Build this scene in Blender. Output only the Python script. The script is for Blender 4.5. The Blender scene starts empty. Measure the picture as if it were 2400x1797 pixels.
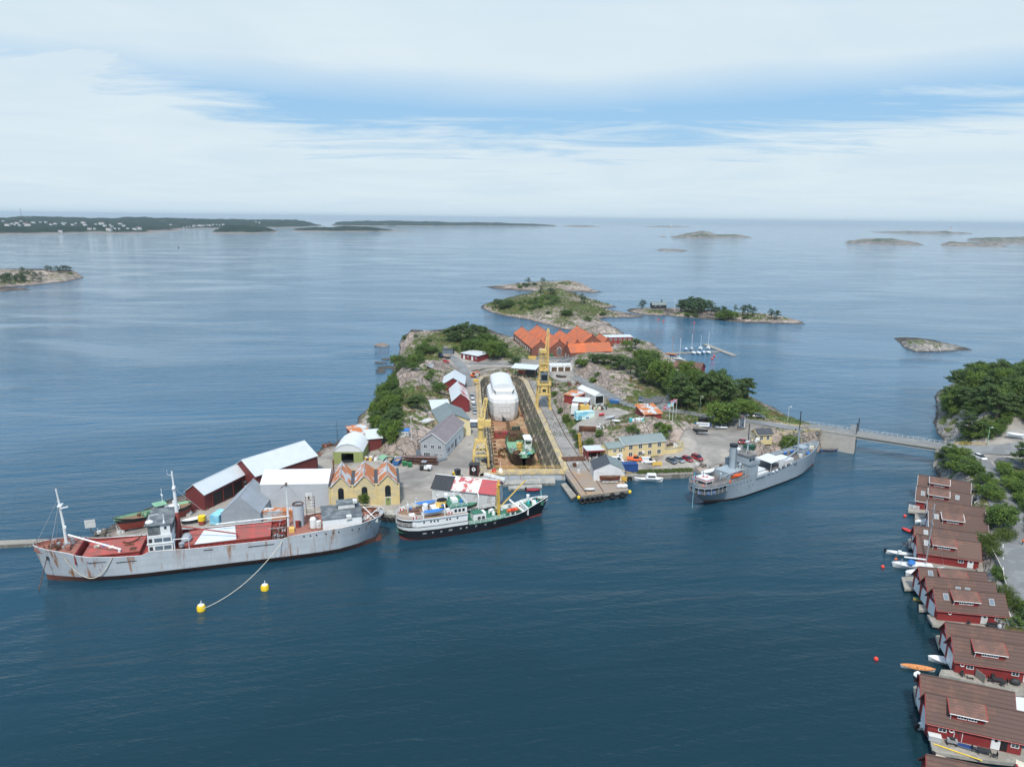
import bpy, math, random
import numpy as np
from mathutils import Vector, Matrix, noise, geometry
random.seed(7)
SC = bpy.context.scene
COL = SC.collection
R = math.radians
# ---------------------------------------------------------------- camera (aerial, 80 m up) and survey helpers
F = 1665.0; IW = 2400; IH = 1797; PITCH = R(13.06); ROLL = R(0.63); CH = 80.0
def ray(px, py):
 u = (px-IW/2)/F; v = -(py-IH/2)/F
 c, s = math.cos(ROLL), math.sin(ROLL)
 x = u*c-v*s; y = u*s+v*c
 cp, sp = math.cos(PITCH), math.sin(PITCH)
 return (x, cp+y*sp, -sp+y*cp)
def P(px, py, z=0.0):
 d = ray(px, py); t = (z-CH)/d[2]
 return Vector((d[0]*t, d[1]*t, z))
GRIDS = []          # terrain height grids: (x0, y0, res, array)
def gz(x, y):
 z = -9.0
 for x0, y0, res, A in GRIDS:
  i = (x-x0)/res; j = (y-y0)/res
  if 0 <= i < A.shape[0]-1 and 0 <= j < A.shape[1]-1:
   a = int(i); b = int(j); fi = i-a; fj = j-b
   z = max(z, float(A[a,b]*(1-fi)*(1-fj)+A[a+1,b]*fi*(1-fj)+A[a,b+1]*(1-fi)*fj+A[a+1,b+1]*fi*fj))
 return z
def at(px, py, far=None):
 """where the line of sight through a surveyed pixel meets the ground (or the water)"""
 d = ray(px, py); t = (26-CH)/d[2]; tend = (0-CH)/d[2]; dt = (tend-t)/260
 while t < tend:
  x, y, z = d[0]*t, d[1]*t, CH+d[2]*t
  if gz(x, y) >= z:
   lo = t-dt; hi = t
   for _ in range(8):
    m = (lo+hi)/2
    if gz(d[0]*m, d[1]*m) >= CH+d[2]*m: hi = m
    else: lo = m
   return Vector((d[0]*hi, d[1]*hi, CH+d[2]*hi))
  t += dt
 return P(px, py, 0)
# ---------------------------------------------------------------- materials
MATS = {}
def nodes_of(name):
 m = bpy.data.materials.new(name); m.use_nodes = True
 nt = m.node_tree; b = nt.nodes['Principled BSDF']
 MATS[name] = m
 return m, nt, b
def N(nt, t, **kw):
 n = nt.nodes.new(t)
 for k, v in kw.items():
  if k.startswith('_'): n.inputs[int(k[1:])].default_value = v
  else: setattr(n, k, v)
 return n
def mixc(nt, fac, a, b, mode='MIX'):
 n = nt.nodes.new('ShaderNodeMix'); n.data_type = 'RGBA'; n.blend_type = mode
 for s, v in ((0, fac), (6, a), (7, b)):
  if hasattr(v, 'is_linked') or isinstance(v, bpy.types.NodeSocket): nt.links.new(v, n.inputs[s])
  else: n.inputs[s].default_value = v if s == 0 else (*v[:3], 1)
 return n.outputs[2]
def mth(nt, op, a, b=None, c=None):
 n = nt.nodes.new('ShaderNodeMath'); n.operation = op
 for i, v in enumerate((a, b, c)):
  if v is None: continue
  if isinstance(v, bpy.types.NodeSocket): nt.links.new(v, n.inputs[i])
  else: n.inputs[i].default_value = v
 return n.outputs[0]
def mapr(nt, v, a, b, c=0.0, d=1.0):
 n = nt.nodes.new('ShaderNodeMapRange'); nt.links.new(v, n.inputs[0])
 for i, k in enumerate((a, b, c, d)): n.inputs[i+1].default_value = k
 return n.outputs[0]
def noi(nt, vec, scale, detail=4, rough=.55, dist=0):
 n = nt.nodes.new('ShaderNodeTexNoise')
 n.inputs['Scale'].default_value = scale; n.inputs['Detail'].default_value = detail
 n.inputs['Roughness'].default_value = rough; n.inputs['Distortion'].default_value = dist
 if vec is not None: nt.links.new(vec, n.inputs['Vector'])
 return n.outputs[0]
def vmul(nt, vec, k):
 n = nt.nodes.new('ShaderNodeVectorMath'); n.operation = 'MULTIPLY'
 nt.links.new(vec, n.inputs[0]); n.inputs[1].default_value = k
 return n.outputs[0]
def mk(name, c, v=.18, s=1.2, r=.65, m=0.0, c2=None, a2=.35, s2=.5, rust=0.0, rc=(.2,.065,.022), rs=(1.0,1.0,.14), band=None, bump=0.0, coat=0.0, plates=None):
 """weathered surface: fine and broad tone variation, optional second colour in patches, rust or dirt runs, ribs or boards"""
 mat, nt, b = nodes_of(name)
 tc = N(nt, 'ShaderNodeTexCoord').outputs['Object']
 f = noi(nt, tc, s, 6)
 f = mapr(nt, f, .3, .7)
 col = mixc(nt, f, [x*(1-v) for x in c], [min(1, x*(1+v)) for x in c])
 f2 = mapr(nt, noi(nt, tc, s*.13, 3), .35, .7)
 col = mixc(nt, mth(nt, 'MULTIPLY', f2, v*1.3), col, [x*.55 for x in c])
 if c2:
  col = mixc(nt, mapr(nt, noi(nt, tc, s2, 7, .65), .62-a2*.4, .66-a2*.4), col, c2)
 if rust:
  g = noi(nt, vmul(nt, tc, rs), 1.0, 7, .7)
  col = mixc(nt, mapr(nt, g, .72-rust*.35, .8-rust*.3), col, rc)
 if plates:
  sp = N(nt, 'ShaderNodeSeparateXYZ'); nt.links.new(tc, sp.inputs[0])
  row = mth(nt, 'FLOOR', mth(nt, 'DIVIDE', sp.outputs[2], plates[1]))
  gx = mth(nt, 'FRACT', mth(nt, 'ADD', mth(nt, 'DIVIDE', sp.outputs[0], plates[0]), mth(nt, 'MULTIPLY', row, .37)))
  gz_ = mth(nt, 'FRACT', mth(nt, 'DIVIDE', sp.outputs[2], plates[1]))
  ln = mth(nt, 'MAXIMUM', mapr(nt, gx, .0, .16/plates[0], 1, 0), mapr(nt, gz_, .0, .16/plates[1], 1, 0))
  wn = N(nt, 'ShaderNodeTexWhiteNoise'); cx_ = N(nt, 'ShaderNodeCombineXYZ')
  nt.links.new(mth(nt, 'FLOOR', mth(nt, 'ADD', mth(nt, 'DIVIDE', sp.outputs[0], plates[0]), mth(nt, 'MULTIPLY', row, .37))), cx_.inputs[0]); nt.links.new(row, cx_.inputs[1]); nt.links.new(cx_.outputs[0], wn.inputs['Vector'])
  col = mixc(nt, mth(nt, 'MULTIPLY', wn.outputs['Value'], .16), col, [x*.6 for x in c])
  col = mixc(nt, mth(nt, 'MULTIPLY', ln, .38), col, [x*.45 for x in c])
 hgt = None
 if band:
  ax, per, dark, hh = band
  sp = N(nt, 'ShaderNodeSeparateXYZ'); nt.links.new(tc, sp.inputs[0])
  w = mth(nt, 'SINE', mth(nt, 'MULTIPLY', sp.outputs[ax], 2*math.pi/per))
  w = mapr(nt, w, -1, -.55 if dark > .2 else .2)
  col = mixc(nt, mth(nt, 'MULTIPLY', mth(nt, 'SUBTRACT', 1.0, w), dark), col, [x*.35 for x in c])
  if hh: hgt = mth(nt, 'MULTIPLY', w, hh)
 nt.links.new(col, b.inputs['Base Color'])
 b.inputs['Roughness'].default_value = r; b.inputs['Metallic'].default_value = m
 if coat: b.inputs['Coat Weight'].default_value = coat
 if bump or hgt is not None:
  bn = N(nt, 'ShaderNodeBump'); bn.inputs['Distance'].default_value = 1.0; bn.inputs['Strength'].default_value = 1.0
  h = mth(nt, 'MULTIPLY', noi(nt, tc, s*2.5, 6), bump)
  if hgt is not None: h = mth(nt, 'ADD', h, hgt)
  nt.links.new(h, bn.inputs['Height']); nt.links.new(bn.outputs[0], b.inputs['Normal'])
 return mat
def M(n): return MATS[n]
# ---------------------------------------------------------------- mesh building
class MB:
 def __init__(self): self.v = []; self.f = []; self.m = []; self.mats = []; self.T = None; self.sm = False
 def mi(self, mat):
  mat = MATS[mat] if isinstance(mat, str) else mat
  if mat not in self.mats: self.mats.append(mat)
  return self.mats.index(mat)
 def add(self, vs, fs, mat):
  o = len(self.v); i = self.mi(mat)
  if self.T is not None: vs = [self.T @ Vector(p) for p in vs]
  self.v += [tuple(p) for p in vs]; self.f += [tuple(o+k for k in f) for f in fs]; self.m += [i]*len(fs)
  return self
 def box(self, x0, x1, y0, y1, z0, z1, mat):
  vs = [(x, y, z) for z in (z0, z1) for y in (y0, y1) for x in (x0, x1)]
  return self.add(vs, [(0,2,3,1), (4,5,7,6), (0,1,5,4), (1,3,7,5), (3,2,6,7), (2,0,4,6)], mat)
 def cbox(self, c, s, mat, rz=0, rx=0, ry=0):
  T = Matrix.Translation(c) @ Matrix.Rotation(rz, 4, 'Z') @ Matrix.Rotation(ry, 4, 'Y') @ Matrix.Rotation(rx, 4, 'X')
  o = self.T; self.T = T if o is None else o @ T
  x, y, z = s[0]/2, s[1]/2, s[2]/2
  self.box(-x, x, -y, y, -z, z, mat); self.T = o
  return self
 def poly(self, pts, mat): return self.add(pts, [tuple(range(len(pts)))], mat)
 def prism(self, pts, z0, z1, mat, top=None):
  n = len(pts)
  a = sum(pts[i][0]*pts[(i+1) % n][1]-pts[(i+1) % n][0]*pts[i][1] for i in range(n))
  if a < 0: pts = pts[::-1]
  vs = [(p[0], p[1], z0) for p in pts]+[(p[0], p[1], z1) for p in pts]
  self.add(vs, [(i, (i+1) % n, n+(i+1) % n, n+i) for i in range(n)]+[tuple(range(n))[::-1]], mat)
  return self.add([(p[0], p[1], z1) for p in pts], [tuple(range(n))], top or mat)
 def tube(self, pts, r, mat, n=6, r1=None):
  pts = [Vector(p) for p in pts]; rings = []
  for i, p in enumerate(pts):
   d = (pts[min(i+1, len(pts)-1)]-pts[max(i-1, 0)]).normalized()
   u = d.cross(Vector((0, 0, 1)) if abs(d.z) < .9 else Vector((1, 0, 0))).normalized(); w = d.cross(u)
   rr = r if r1 is None else r+(r1-r)*i/(len(pts)-1)
   rings.append([p+u*(rr*math.cos(2*math.pi*k/n))+w*(rr*math.sin(2*math.pi*k/n)) for k in range(n)])
  return self.loft(rings, mat, True, True)
 def cyl(self, x, y, z0, z1, r0, r1, mat, n=12, cap=True):
  rings = [[(x+r*math.cos(2*math.pi*k/n), y+r*math.sin(2*math.pi*k/n), z) for k in range(n)] for z, r in ((z0, r0), (z1, r1))]
  return self.loft(rings, mat, True, cap)
 def lathe(self, x, y, prof, mat, n=12):
  rings = [[(x+r*math.cos(2*math.pi*k/n), y+r*math.sin(2*math.pi*k/n), z) for k in range(n)] for r, z in prof]
  return self.loft(rings, mat, True, True)
 def loft(self, rings, mat, closed=True, caps=False):
  n = len(rings[0]); vs = [p for r in rings for p in r]; fs = []
  for i in range(len(rings)-1):
   for k in range(n if closed else n-1):
    a = i*n+k; b = i*n+(k+1) % n
    fs.append((a, b, b+n, a+n))
  if caps: fs.append(tuple(range(n))[::-1]); fs.append(tuple((len(rings)-1)*n+k for k in range(n)))
  return self.add(vs, fs, mat)
 def ell(self, c, r, mat, n=10, m=6, z0=-1.0):
  rings = []
  for j in range(m+1):
   a = math.asin(max(-1, z0))+(math.pi/2-math.asin(max(-1, z0)))*j/m
   rings.append([(c[0]+r[0]*max(.02, math.cos(a))*math.cos(2*math.pi*k/n), c[1]+r[1]*max(.02, math.cos(a))*math.sin(2*math.pi*k/n), c[2]+r[2]*math.sin(a)) for k in range(n)])
  return self.loft(rings, mat, True, True)
 def torus(self, c, R0, r, mat, axis='Z', n=14, k=6):
  rings = []
  for i in range(n+1):
   a = 2*math.pi*i/n; ring = []
   for j in range(k):
    b = 2*math.pi*j/k; q = R0+r*math.cos(b); h = r*math.sin(b)
    p = {'Z': (q*math.cos(a), q*math.sin(a), h), 'Y': (q*math.cos(a), h, q*math.sin(a)), 'X': (h, q*math.cos(a), q*math.sin(a))}[axis]
    ring.append((c[0]+p[0], c[1]+p[1], c[2]+p[2]))
   rings.append(ring)
  return self.loft(rings, mat, True)
 def mesh(self, name):
  me = bpy.data.meshes.new(name); me.from_pydata(self.v, [], self.f)
  for m in self.mats: me.materials.append(m)
  me.polygons.foreach_set('material_index', self.m)
  if self.sm:
   me.polygons.foreach_set('use_smooth', [True]*len(self.f))
   me.update(); me.set_sharp_from_angle(angle=R(38))
  me.update()
  return me
 def build(self, name, parent=None, loc=None, rz=0):
  o = bpy.data.objects.new(name, self.mesh(name)); COL.objects.link(o)
  if parent is not None: o.parent = parent
  if loc is not None: o.location = loc
  if rz: o.rotation_euler = (0, 0, rz)
  return o
def tag(o, label, cat, group=None):
 o['label'] = label; o['category'] = cat
 if group: o['group'] = group
 return o
def thing(name, label, cat, loc=(0,0,0), rz=0, group=None):
 o = bpy.data.objects.new(name, None); COL.objects.link(o)
 o.location = loc; o.rotation_euler = (0, 0, rz); o.empty_display_size = .2
 return tag(o, label, cat, group)
def struct(o, kind='structure'):
 o['kind'] = kind; return o
def lookfor(o): return list(o.children)
def dup(o, loc=None, rz=None, label=None, sc=None, parent=None):
 c = o.copy(); COL.objects.link(c)
 if parent is not None: c.parent = parent
 if loc is not None: c.location = loc
 if rz is not None: c.rotation_euler = (0, 0, rz)
 if sc is not None: c.scale = (sc, sc, sc) if not isinstance(sc, tuple) else sc
 if label: c['label'] = label
 for ch in lookfor(o): dup(ch, parent=c)
 return c
def heading(a, b): return math.atan2(b[1]-a[1], b[0]-a[0])
def arc(a, b, sag, n=10):
 a = Vector(a); b = Vector(b)
 return [a.lerp(b, i/n)-Vector((0, 0, sag*4*(i/n)*(1-i/n))) for i in range(n+1)]
# ---------------------------------------------------------------- colours
mk('white', (.74,.76,.77), .06, 1.0, .5)
mk('white_rust', (.70,.72,.72), .08, .8, .55, rust=.34)
mk('white_dirty', (.60,.61,.60), .16, .6, .65, c2=(.4,.4,.38), a2=.2)
mk('black', (.012,.012,.014), .2, 1, .5)
mk('dark', (.03,.032,.035), .25, 1, .6)
mk('glass', (.018,.025,.032), .3, .5, .12)
mk('glass_sky', (.12,.16,.20), .2, .4, .35)
mk('steel', (.30,.32,.34), .15, 1, .45)
mk('rusty', (.16,.062,.03), .4, 1.2, .85, c2=(.07,.03,.02), a2=.35, s2=.9)
mk('rust_deck', (.20,.085,.06), .3, .5, .85, c2=(.29,.12,.09), a2=.5, s2=.35, rust=.2, rs=(.5,.5,.5))
mk('hull_grey', (.45,.49,.53), .09, .35, .5, rust=.49, rs=(.75,.75,.07), rc=(.27,.115,.035), bump=.02, plates=(6.2,1.55))
mk('boot_red', (.19,.058,.047), .3, .6, .7, c2=(.11,.055,.04), a2=.45, s2=.6)
mk('ship_red', (.30,.055,.045), .18, .6, .6, rust=.12, rc=(.12,.04,.025))
mk('hatch_red', (.42,.085,.07), .16, .3, .6, c2=(.30,.09,.07), a2=.4, s2=.5)
mk('bulwark_red', (.25,.035,.03), .2, .6, .6)
mk('tarp_white', (.62,.66,.70), .06, .4, .6, bump=.05)
mk('tarp_grey', (.30,.33,.37), .1, .35, .65, bump=.12)
mk('roof_grey_slab', (.11,.125,.14), .22, .5, .8, c2=(.17,.19,.2), a2=.3)
mk('hull_black', (.012,.013,.017), .25, .4, .42, plates=(5.0,1.2))
mk('hull_rim', (.72,.74,.74), .06, .5, .5)
mk('boot_bright', (.28,.05,.035), .2, .5, .6)
mk('deck_green', (.035,.16,.10), .2, .7, .7)
mk('deck_green_pale', (.22,.42,.27), .2, .7, .7, rust=.26, rs=(.6,.6,.6))
mk('deck_wood', (.25,.15,.09), .22, .5, .75, band=('Y', .3, .25, 0))
mk('deck_dark', (.10,.095,.095), .2, .5, .8, c2=(.14,.12,.11), a2=.4)
mk('navy', (.32,.375,.42), .08, .4, .5, rust=.3, rs=(.8,.8,.08), rc=(.17,.17,.16), bump=.02, plates=(5.2,1.3))
mk('navy_dark', (.13,.165,.20), .14, .5, .55)
mk('yellow_paint', (.62,.40,.075), .14, .8, .55, rust=.2, rs=(.8,.8,.3))
mk('crane_yellow', (.62,.45,.16), .14, .8, .55, rust=.24, rs=(.7,.7,.35))
mk('funnel_yellow', (.70,.46,.12), .08, .8, .5)
mk('pale_yellow', (.66,.53,.28), .07, .4, .7)
mk('cream', (.70,.60,.36), .05, .4, .7)
mk('old_yellow', (.66,.52,.26), .1, .5, .8, c2=(.55,.46,.28), a2=.35, s2=.4)
mk('orange', (.72,.13,.03), .12, .8, .5)
mk('red_paint', (.50,.03,.03), .12, .8, .5)
mk('red_car', (.30,.015,.022), .05, .8, .25, coat=.6)
mk('blue', (.03,.15,.42), .12, .8, .5)
mk('tarp_blue', (.03,.17,.50), .1, .8, .5, bump=.08)
mk('sky_blue', (.17,.50,.68), .12, .5, .55, c2=(.3,.6,.72), a2=.4, s2=.4)
mk('container_blue', (.022,.07,.24), .1, .6, .5, band=('X', .3, .4, .05))
mk('container_red', (.34,.055,.06), .14, .6, .6, band=('X', .3, .4, .05), rust=.2)
mk('green_bin', (.02,.16,.06), .2, .8, .6)
mk('dark_green', (.015,.07,.045), .2, .8, .6)
mk('olive', (.26,.30,.11), .12, .5, .75)
mk('falu', (.155,.028,.026), .14, .8, .75, band=('X', .5, .35, .02))
mk('falu_y', (.155,.028,.026), .14, .8, .75, band=('Y', .5, .35, .02))
mk('barn_red', (.20,.024,.026), .12, .8, .7, band=('X', .4, .3, .02))
mk('cabin_red', (.235,.026,.026), .12, .8, .65, band=('X', .3, .22, .01))
mk('red_trim', (.36,.065,.055), .12, .8, .6)
mk('tile_brown', (.125,.066,.05), .16, .9, .75, c2=(.095,.055,.045), a2=.45, s2=.35, band=('Y', .46, .28, .035))
mk('tile_light', (.175,.088,.065), .16, .9, .75, c2=(.125,.07,.055), a2=.45, s2=.35, band=('Y', .46, .25, .035))
mk('tile_orange', (.54,.135,.045), .14, .8, .75, c2=(.40,.12,.055), a2=.38, s2=.16, band=('Y', .5, .22, .03))
mk('brick', (.23,.085,.055), .16, 1.5, .8, c2=(.17,.07,.05), a2=.35, s2=.3)
mk('roof_white', (.55,.59,.62), .05, .4, .5, band=('X', .9, .12, .02))
mk('roof_white_y', (.55,.59,.62), .05, .4, .5, band=('Y', .9, .12, .02))
mk('roof_rust_patch', (.50,.54,.57), .1, .5, .6, c2=(.48,.155,.04), a2=.44, s2=.30, band=('Y', .9, .2, .02))
mk('roof_red_white', (.40,.08,.09), .1, .5, .6, c2=(.62,.6,.58), a2=.45, s2=.28, rust=.33, rs=(.5,.25,.5), rc=(.40,.13,.04))
mk('roof_red', (.42,.075,.085), .1, .5, .6, band=('X', .8, .15, .02))
mk('roof_slate', (.055,.062,.075), .2, .5, .7)
mk('roof_black', (.03,.033,.04), .2, .8, .7, band=('X', 1.1, .4, .02))
mk('roof_mauve', (.22,.19,.20), .1, .5, .7, band=('X', .8, .12, .02))
mk('roof_grey', (.17,.21,.22), .1, .5, .7, band=('X', .8, .25, .02))
mk('roof_greygreen', (.20,.25,.25), .08, .5, .7, band=('X', .6, .3, .02))
mk('wall_grey', (.36,.38,.40), .08, .5, .7, band=('X', .5, .2, .01))
mk('wall_white', (.72,.74,.75), .06, .5, .7, band=('X', .5, .1, .01))
mk('metal_grey', (.36,.41,.44), .12, .5, .6, band=('X', .4, .25, .02))
mk('corr_white', (.62,.64,.65), .08, .5, .6, band=('X', .5, .18, .03), c2=(.46,.45,.43), a2=.25)
mk('concrete', (.36,.35,.32), .14, .6, .85, c2=(.26,.26,.24), a2=.3, bump=.03)
mk('concrete_stain', (.26,.255,.23), .2, .5, .85, c2=(.14,.135,.12), a2=.4, rust=.22, rs=(.6,.6,.1), rc=(.10,.09,.06))
mk('bridge_concrete', (.40,.38,.345), .12, .5, .85, rust=.22, rs=(1.2,1.2,.06), rc=(.20,.185,.165))
mk('dock_wall', (.31,.26,.195), .35, .5, .9, c2=(.11,.10,.075), a2=.42, s2=.3, rust=.3, rs=(.8,.8,.12), rc=(.035,.035,.028), bump=.25)
mk('dock_floor', (.40,.27,.16), .22, .25, .9, c2=(.30,.16,.085), a2=.4, s2=.12, bump=.03)
mk('coping', (.47,.37,.20), .2, .6, .85, c2=(.30,.26,.20), a2=.35)
mk('pier_deck', (.34,.24,.16), .25, .25, .9, c2=(.27,.22,.18), a2=.4, s2=.15)
mk('apron', (.27,.255,.24), .16, .3, .9, c2=(.20,.19,.18), a2=.35, s2=.1)
mk('asphalt', (.205,.21,.215), .1, .4, .9, c2=(.16,.165,.17), a2=.35, s2=.12)
mk('asphalt_dark', (.105,.11,.115), .14, .4, .9)
mk('road_line', (.62,.63,.62), .1, 1, .8)
mk('plank', (.33,.305,.27), .2, .7, .85, band=('X', .35, .35, .01), c2=(.25,.235,.2), a2=.3)
mk('plank_y', (.31,.285,.25), .2, .7, .85, band=('Y', .35, .35, .01), c2=(.25,.235,.2), a2=.3)
mk('timber', (.12,.075,.045), .3, .8, .85)
mk('timber_red', (.17,.05,.03), .3, .8, .75)
mk('varnish', (.55,.22,.07), .15, 1, .45, band=('X', .5, .2, 0))
mk('rubber', (.016,.016,.017), .2, 1, .8)
mk('stone', (.30,.255,.21), .35, .9, .9, c2=(.12,.105,.09), a2=.45, s2=1.2, bump=.3)
mk('boulder', (.22,.175,.15), .25, .4, .9, c2=(.20,.17,.155), a2=.4, s2=.35, bump=.25)
mk('boulder_dark', (.07,.066,.06), .3, .4, .9, bump=.25)
mk('rope', (.60,.56,.46), .1, 1, .9)
mk('rope_green', (.35,.45,.15), .1, 1, .9)
mk('rope_teal', (.25,.55,.48), .1, 1, .9)
mk('buoy_yellow', (.80,.55,.02), .08, 1, .5)
mk('buoy_red', (.75,.06,.04), .1, 1, .5)
mk('skin', (.50,.30,.22), .06, 2, .6)
mk('hair', (.05,.03,.02), .1, 2, .7)
mk('car_white', (.78,.79,.80), .03, 1, .25, coat=.6)
mk('car_silver', (.40,.43,.46), .03, 1, .3, m=.4, coat=.6)
mk('car_grey', (.13,.15,.18), .03, 1, .3, m=.3, coat=.6)
mk('car_black', (.014,.016,.02), .03, 1, .25, coat=.6)
mk('car_blue', (.16,.22,.32), .03, 1, .3, m=.3, coat=.6)
mk('shrink_wrap', (.66,.67,.68), .07, .35, .55, c2=(.60,.61,.62), a2=.3, s2=.25, bump=.14)
mk('cover_white', (.62,.645,.66), .05, .3, .5, bump=.04)
mk('cover_grey', (.42,.44,.47), .08, .3, .6, bump=.06)
mk('mural', (.22,.55,.70), .1, .5, .6, c2=(.55,.70,.66), a2=.42, s2=.3)
mk('lichen_rail', (.62,.50,.22), .1, 1, .7)
mk('plastic_teal', (.05,.40,.42), .1, 1, .5)
mk('bark', (.085,.055,.04), .25, 2, .9)
def leafmat(name, a, b, c):
 mat, nt, bs = nodes_of(name)
 tc = N(nt, 'ShaderNodeTexCoord').outputs['Object']
 oi = N(nt, 'ShaderNodeObjectInfo').outputs['Random']
 f = mapr(nt, noi(nt, tc, 5.5, 4, .6), .33, .68)
 col = mixc(nt, f, a, b)
 col = mixc(nt, mapr(nt, noi(nt, tc, 17, 3), .5, .75), col, c)
 col = mixc(nt, mth(nt, 'MULTIPLY', oi, .4), col, [x*.45 for x in a])
 nt.links.new(col, bs.inputs['Base Color']); bs.inputs['Roughness'].default_value = .7
 tl = N(nt, 'ShaderNodeBsdfTranslucent'); nt.links.new(col, tl.inputs[0]); ms = N(nt, 'ShaderNodeMixShader'); ms.inputs[0].default_value = .38
 nt.links.new(bs.outputs[0], ms.inputs[1]); nt.links.new(tl.outputs[0], ms.inputs[2]); nt.links.new(ms.outputs[0], nt.nodes['Material Output'].inputs[0])
 bs.inputs['Specular IOR Level'].default_value = .25
 return mat
leafmat('needles', (.078,.128,.048), (.122,.190,.060), (.170,.235,.075))
leafmat('needles_far', (.062,.112,.055), (.092,.150,.066), (.120,.175,.078))
leafmat('leaves', (.120,.190,.038), (.180,.270,.050), (.235,.320,.070))
leafmat('leaves_mid', (.092,.158,.040), (.140,.222,.050), (.185,.265,.065))
leafmat('heather', (.110,.115,.045), (.090,.140,.040), (.150,.140,.065))
leafmat('hedge', (.075,.12,.022), (.12,.17,.03), (.17,.2,.04))
# ---------------------------------------------------------------- ground material: rock, heather and gravel by cover attribute
def ground_material(name, rock_a=(.40,.315,.27), rock_b=(.235,.205,.185), pale=(.52,.44,.395)):
 mat, nt, b = nodes_of(name)
 tc = N(nt, 'ShaderNodeNewGeometry')
 pos = tc.outputs['Position']
 at_ = N(nt, 'ShaderNodeAttribute'); at_.attribute_name = 'cover'
 sp = N(nt, 'ShaderNodeSeparateColor'); nt.links.new(at_.outputs['Color'], sp.inputs[0])
 n1 = mapr(nt, noi(nt, pos, .14, 8, .62, .5), .33, .67)
 rock = mixc(nt, n1, rock_b, rock_a)
 rock = mixc(nt, mapr(nt, noi(nt, pos, .05, 5, .6), .5, .68), rock, pale)
 rock = mixc(nt, mapr(nt, noi(nt, vmul(nt, pos, (1, .35, 2.2)), .55, 6, .7), .54, .74), rock, (.075,.07,.062))
 vor = N(nt, 'ShaderNodeTexVoronoi'); vor.feature = 'DISTANCE_TO_EDGE'; vor.inputs['Scale'].default_value = .22
 wob = N(nt, 'ShaderNodeVectorMath'); wob.operation = 'ADD'
 nz = N(nt, 'ShaderNodeTexNoise'); nz.inputs['Scale'].default_value = .25; nt.links.new(pos, nz.inputs['Vector'])
 nt.links.new(vmul(nt, pos, (1, .45, 1.5)), wob.inputs[0]); nt.links.new(vmul(nt, nz.outputs['Color'], (11, 11, 11)), wob.inputs[1])
 nt.links.new(wob.outputs[0], vor.inputs['Vector'])
 rock = mixc(nt, mapr(nt, vor.outputs['Distance'], .0, .05, .5, 0), rock, (.05,.05,.042))
 # dark wet band along the water
 sz = N(nt, 'ShaderNodeSeparateXYZ'); nt.links.new(pos, sz.inputs[0])
 zz = mth(nt, 'ADD', sz.outputs[2], mth(nt, 'MULTIPLY', noi(nt, pos, .5, 4), .9))
 rock = mixc(nt, mapr(nt, zz, .55, 1.25, .9, 0), rock, (.04,.037,.03))
 n2 = noi(nt, pos, .3, 7, .65)
 veg = mixc(nt, mapr(nt, noi(nt, pos, .09, 4), .4, .62), (.100,.142,.034), (.140,.135,.050))
 veg = mixc(nt, mapr(nt, noi(nt, pos, 1.1, 5, .7), .45, .7), veg, (.055,.088,.028))
 veg = mixc(nt, mapr(nt, noi(nt, pos, .21, 4), .56, .7), veg, (.15,.085,.045))
 vf = mapr(nt, mth(nt, 'ADD', sp.outputs[0], mth(nt, 'MULTIPLY', mth(nt, 'SUBTRACT', n2, .5), 2.2)), .42, .58)
 col = mixc(nt, vf, rock, veg)
 grv = mixc(nt, mapr(nt, noi(nt, pos, .5, 8, .65), .3, .7), (.27,.25,.225), (.36,.335,.305))
 grv = mixc(nt, mapr(nt, noi(nt, vmul(nt, pos, (1, 1, 1)), .06, 5, .6, 1.0), .44, .66), grv, (.185,.175,.165))
 grv = mixc(nt, mapr(nt, noi(nt, pos, .17, 6, .7), .6, .74), grv, (.15,.122,.098))
 gf = mapr(nt, mth(nt, 'ADD', sp.outputs[1], mth(nt, 'MULTIPLY', mth(nt, 'SUBTRACT', noi(nt, pos, .6, 5), .5), .55)), .4, .6)
 col = mixc(nt, gf, col, grv)
 nt.links.new(col, b.inputs['Base Color']); b.inputs['Roughness'].default_value = .9
 b.inputs['Specular IOR Level'].default_value = .2
 bn = N(nt, 'ShaderNodeBump'); bn.inputs['Strength'].default_value = 1.0; bn.inputs['Distance'].default_value = 1.0
 h = mth(nt, 'ADD', mth(nt, 'MULTIPLY', noi(nt, pos, .35, 8, .65), mth(nt, 'SUBTRACT', 1.5, mth(nt, 'MULTIPLY', sp.outputs[1], 1.4))),
 mth(nt, 'MULTIPLY', mapr(nt, vor.outputs['Distance'], 0, .12), mth(nt, 'MULTIPLY', mth(nt, 'SUBTRACT', 1.0, gf), .5)))
 nt.links.new(h, bn.inputs['Height']); nt.links.new(bn.outputs[0], b.inputs['Normal'])
 return mat
ground_material('ground_rock')
ground_material('ground_far', (.22,.205,.19), (.14,.135,.125), (.30,.275,.25))
ground_material('ground_grey', (.34,.315,.295), (.20,.19,.178), (.43,.40,.375))
# ---------------------------------------------------------------- water
mat, nt, b = nodes_of('water')
pos = N(nt, 'ShaderNodeNewGeometry').outputs['Position']
spw = N(nt, 'ShaderNodeSeparateXYZ'); nt.links.new(pos, spw.inputs[0])
far_sheen = mapr(nt, mth(nt, 'ADD', mth(nt, 'ADD', spw.outputs[1], mth(nt, 'MULTIPLY', mth(nt, 'MINIMUM', spw.outputs[0], 0.0), -.55)), mth(nt, 'MULTIPLY', noi(nt, pos, .012, 3), 60)), 150, 390)
nt.links.new(mixc(nt, far_sheen, (.006,.027,.038), (.024,.096,.172)), b.inputs['Base Color'])  # base colour painted brighter and bluer farther out, standing in for reflected sky
b.inputs['Roughness'].default_value = .06
b.inputs['IOR'].default_value = 1.333
calm = mapr(nt, noi(nt, vmul(nt, pos, (.6, 1.5, 1)), .011, 4, .55, .8), .38, .62, .30, 1.45)
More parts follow.
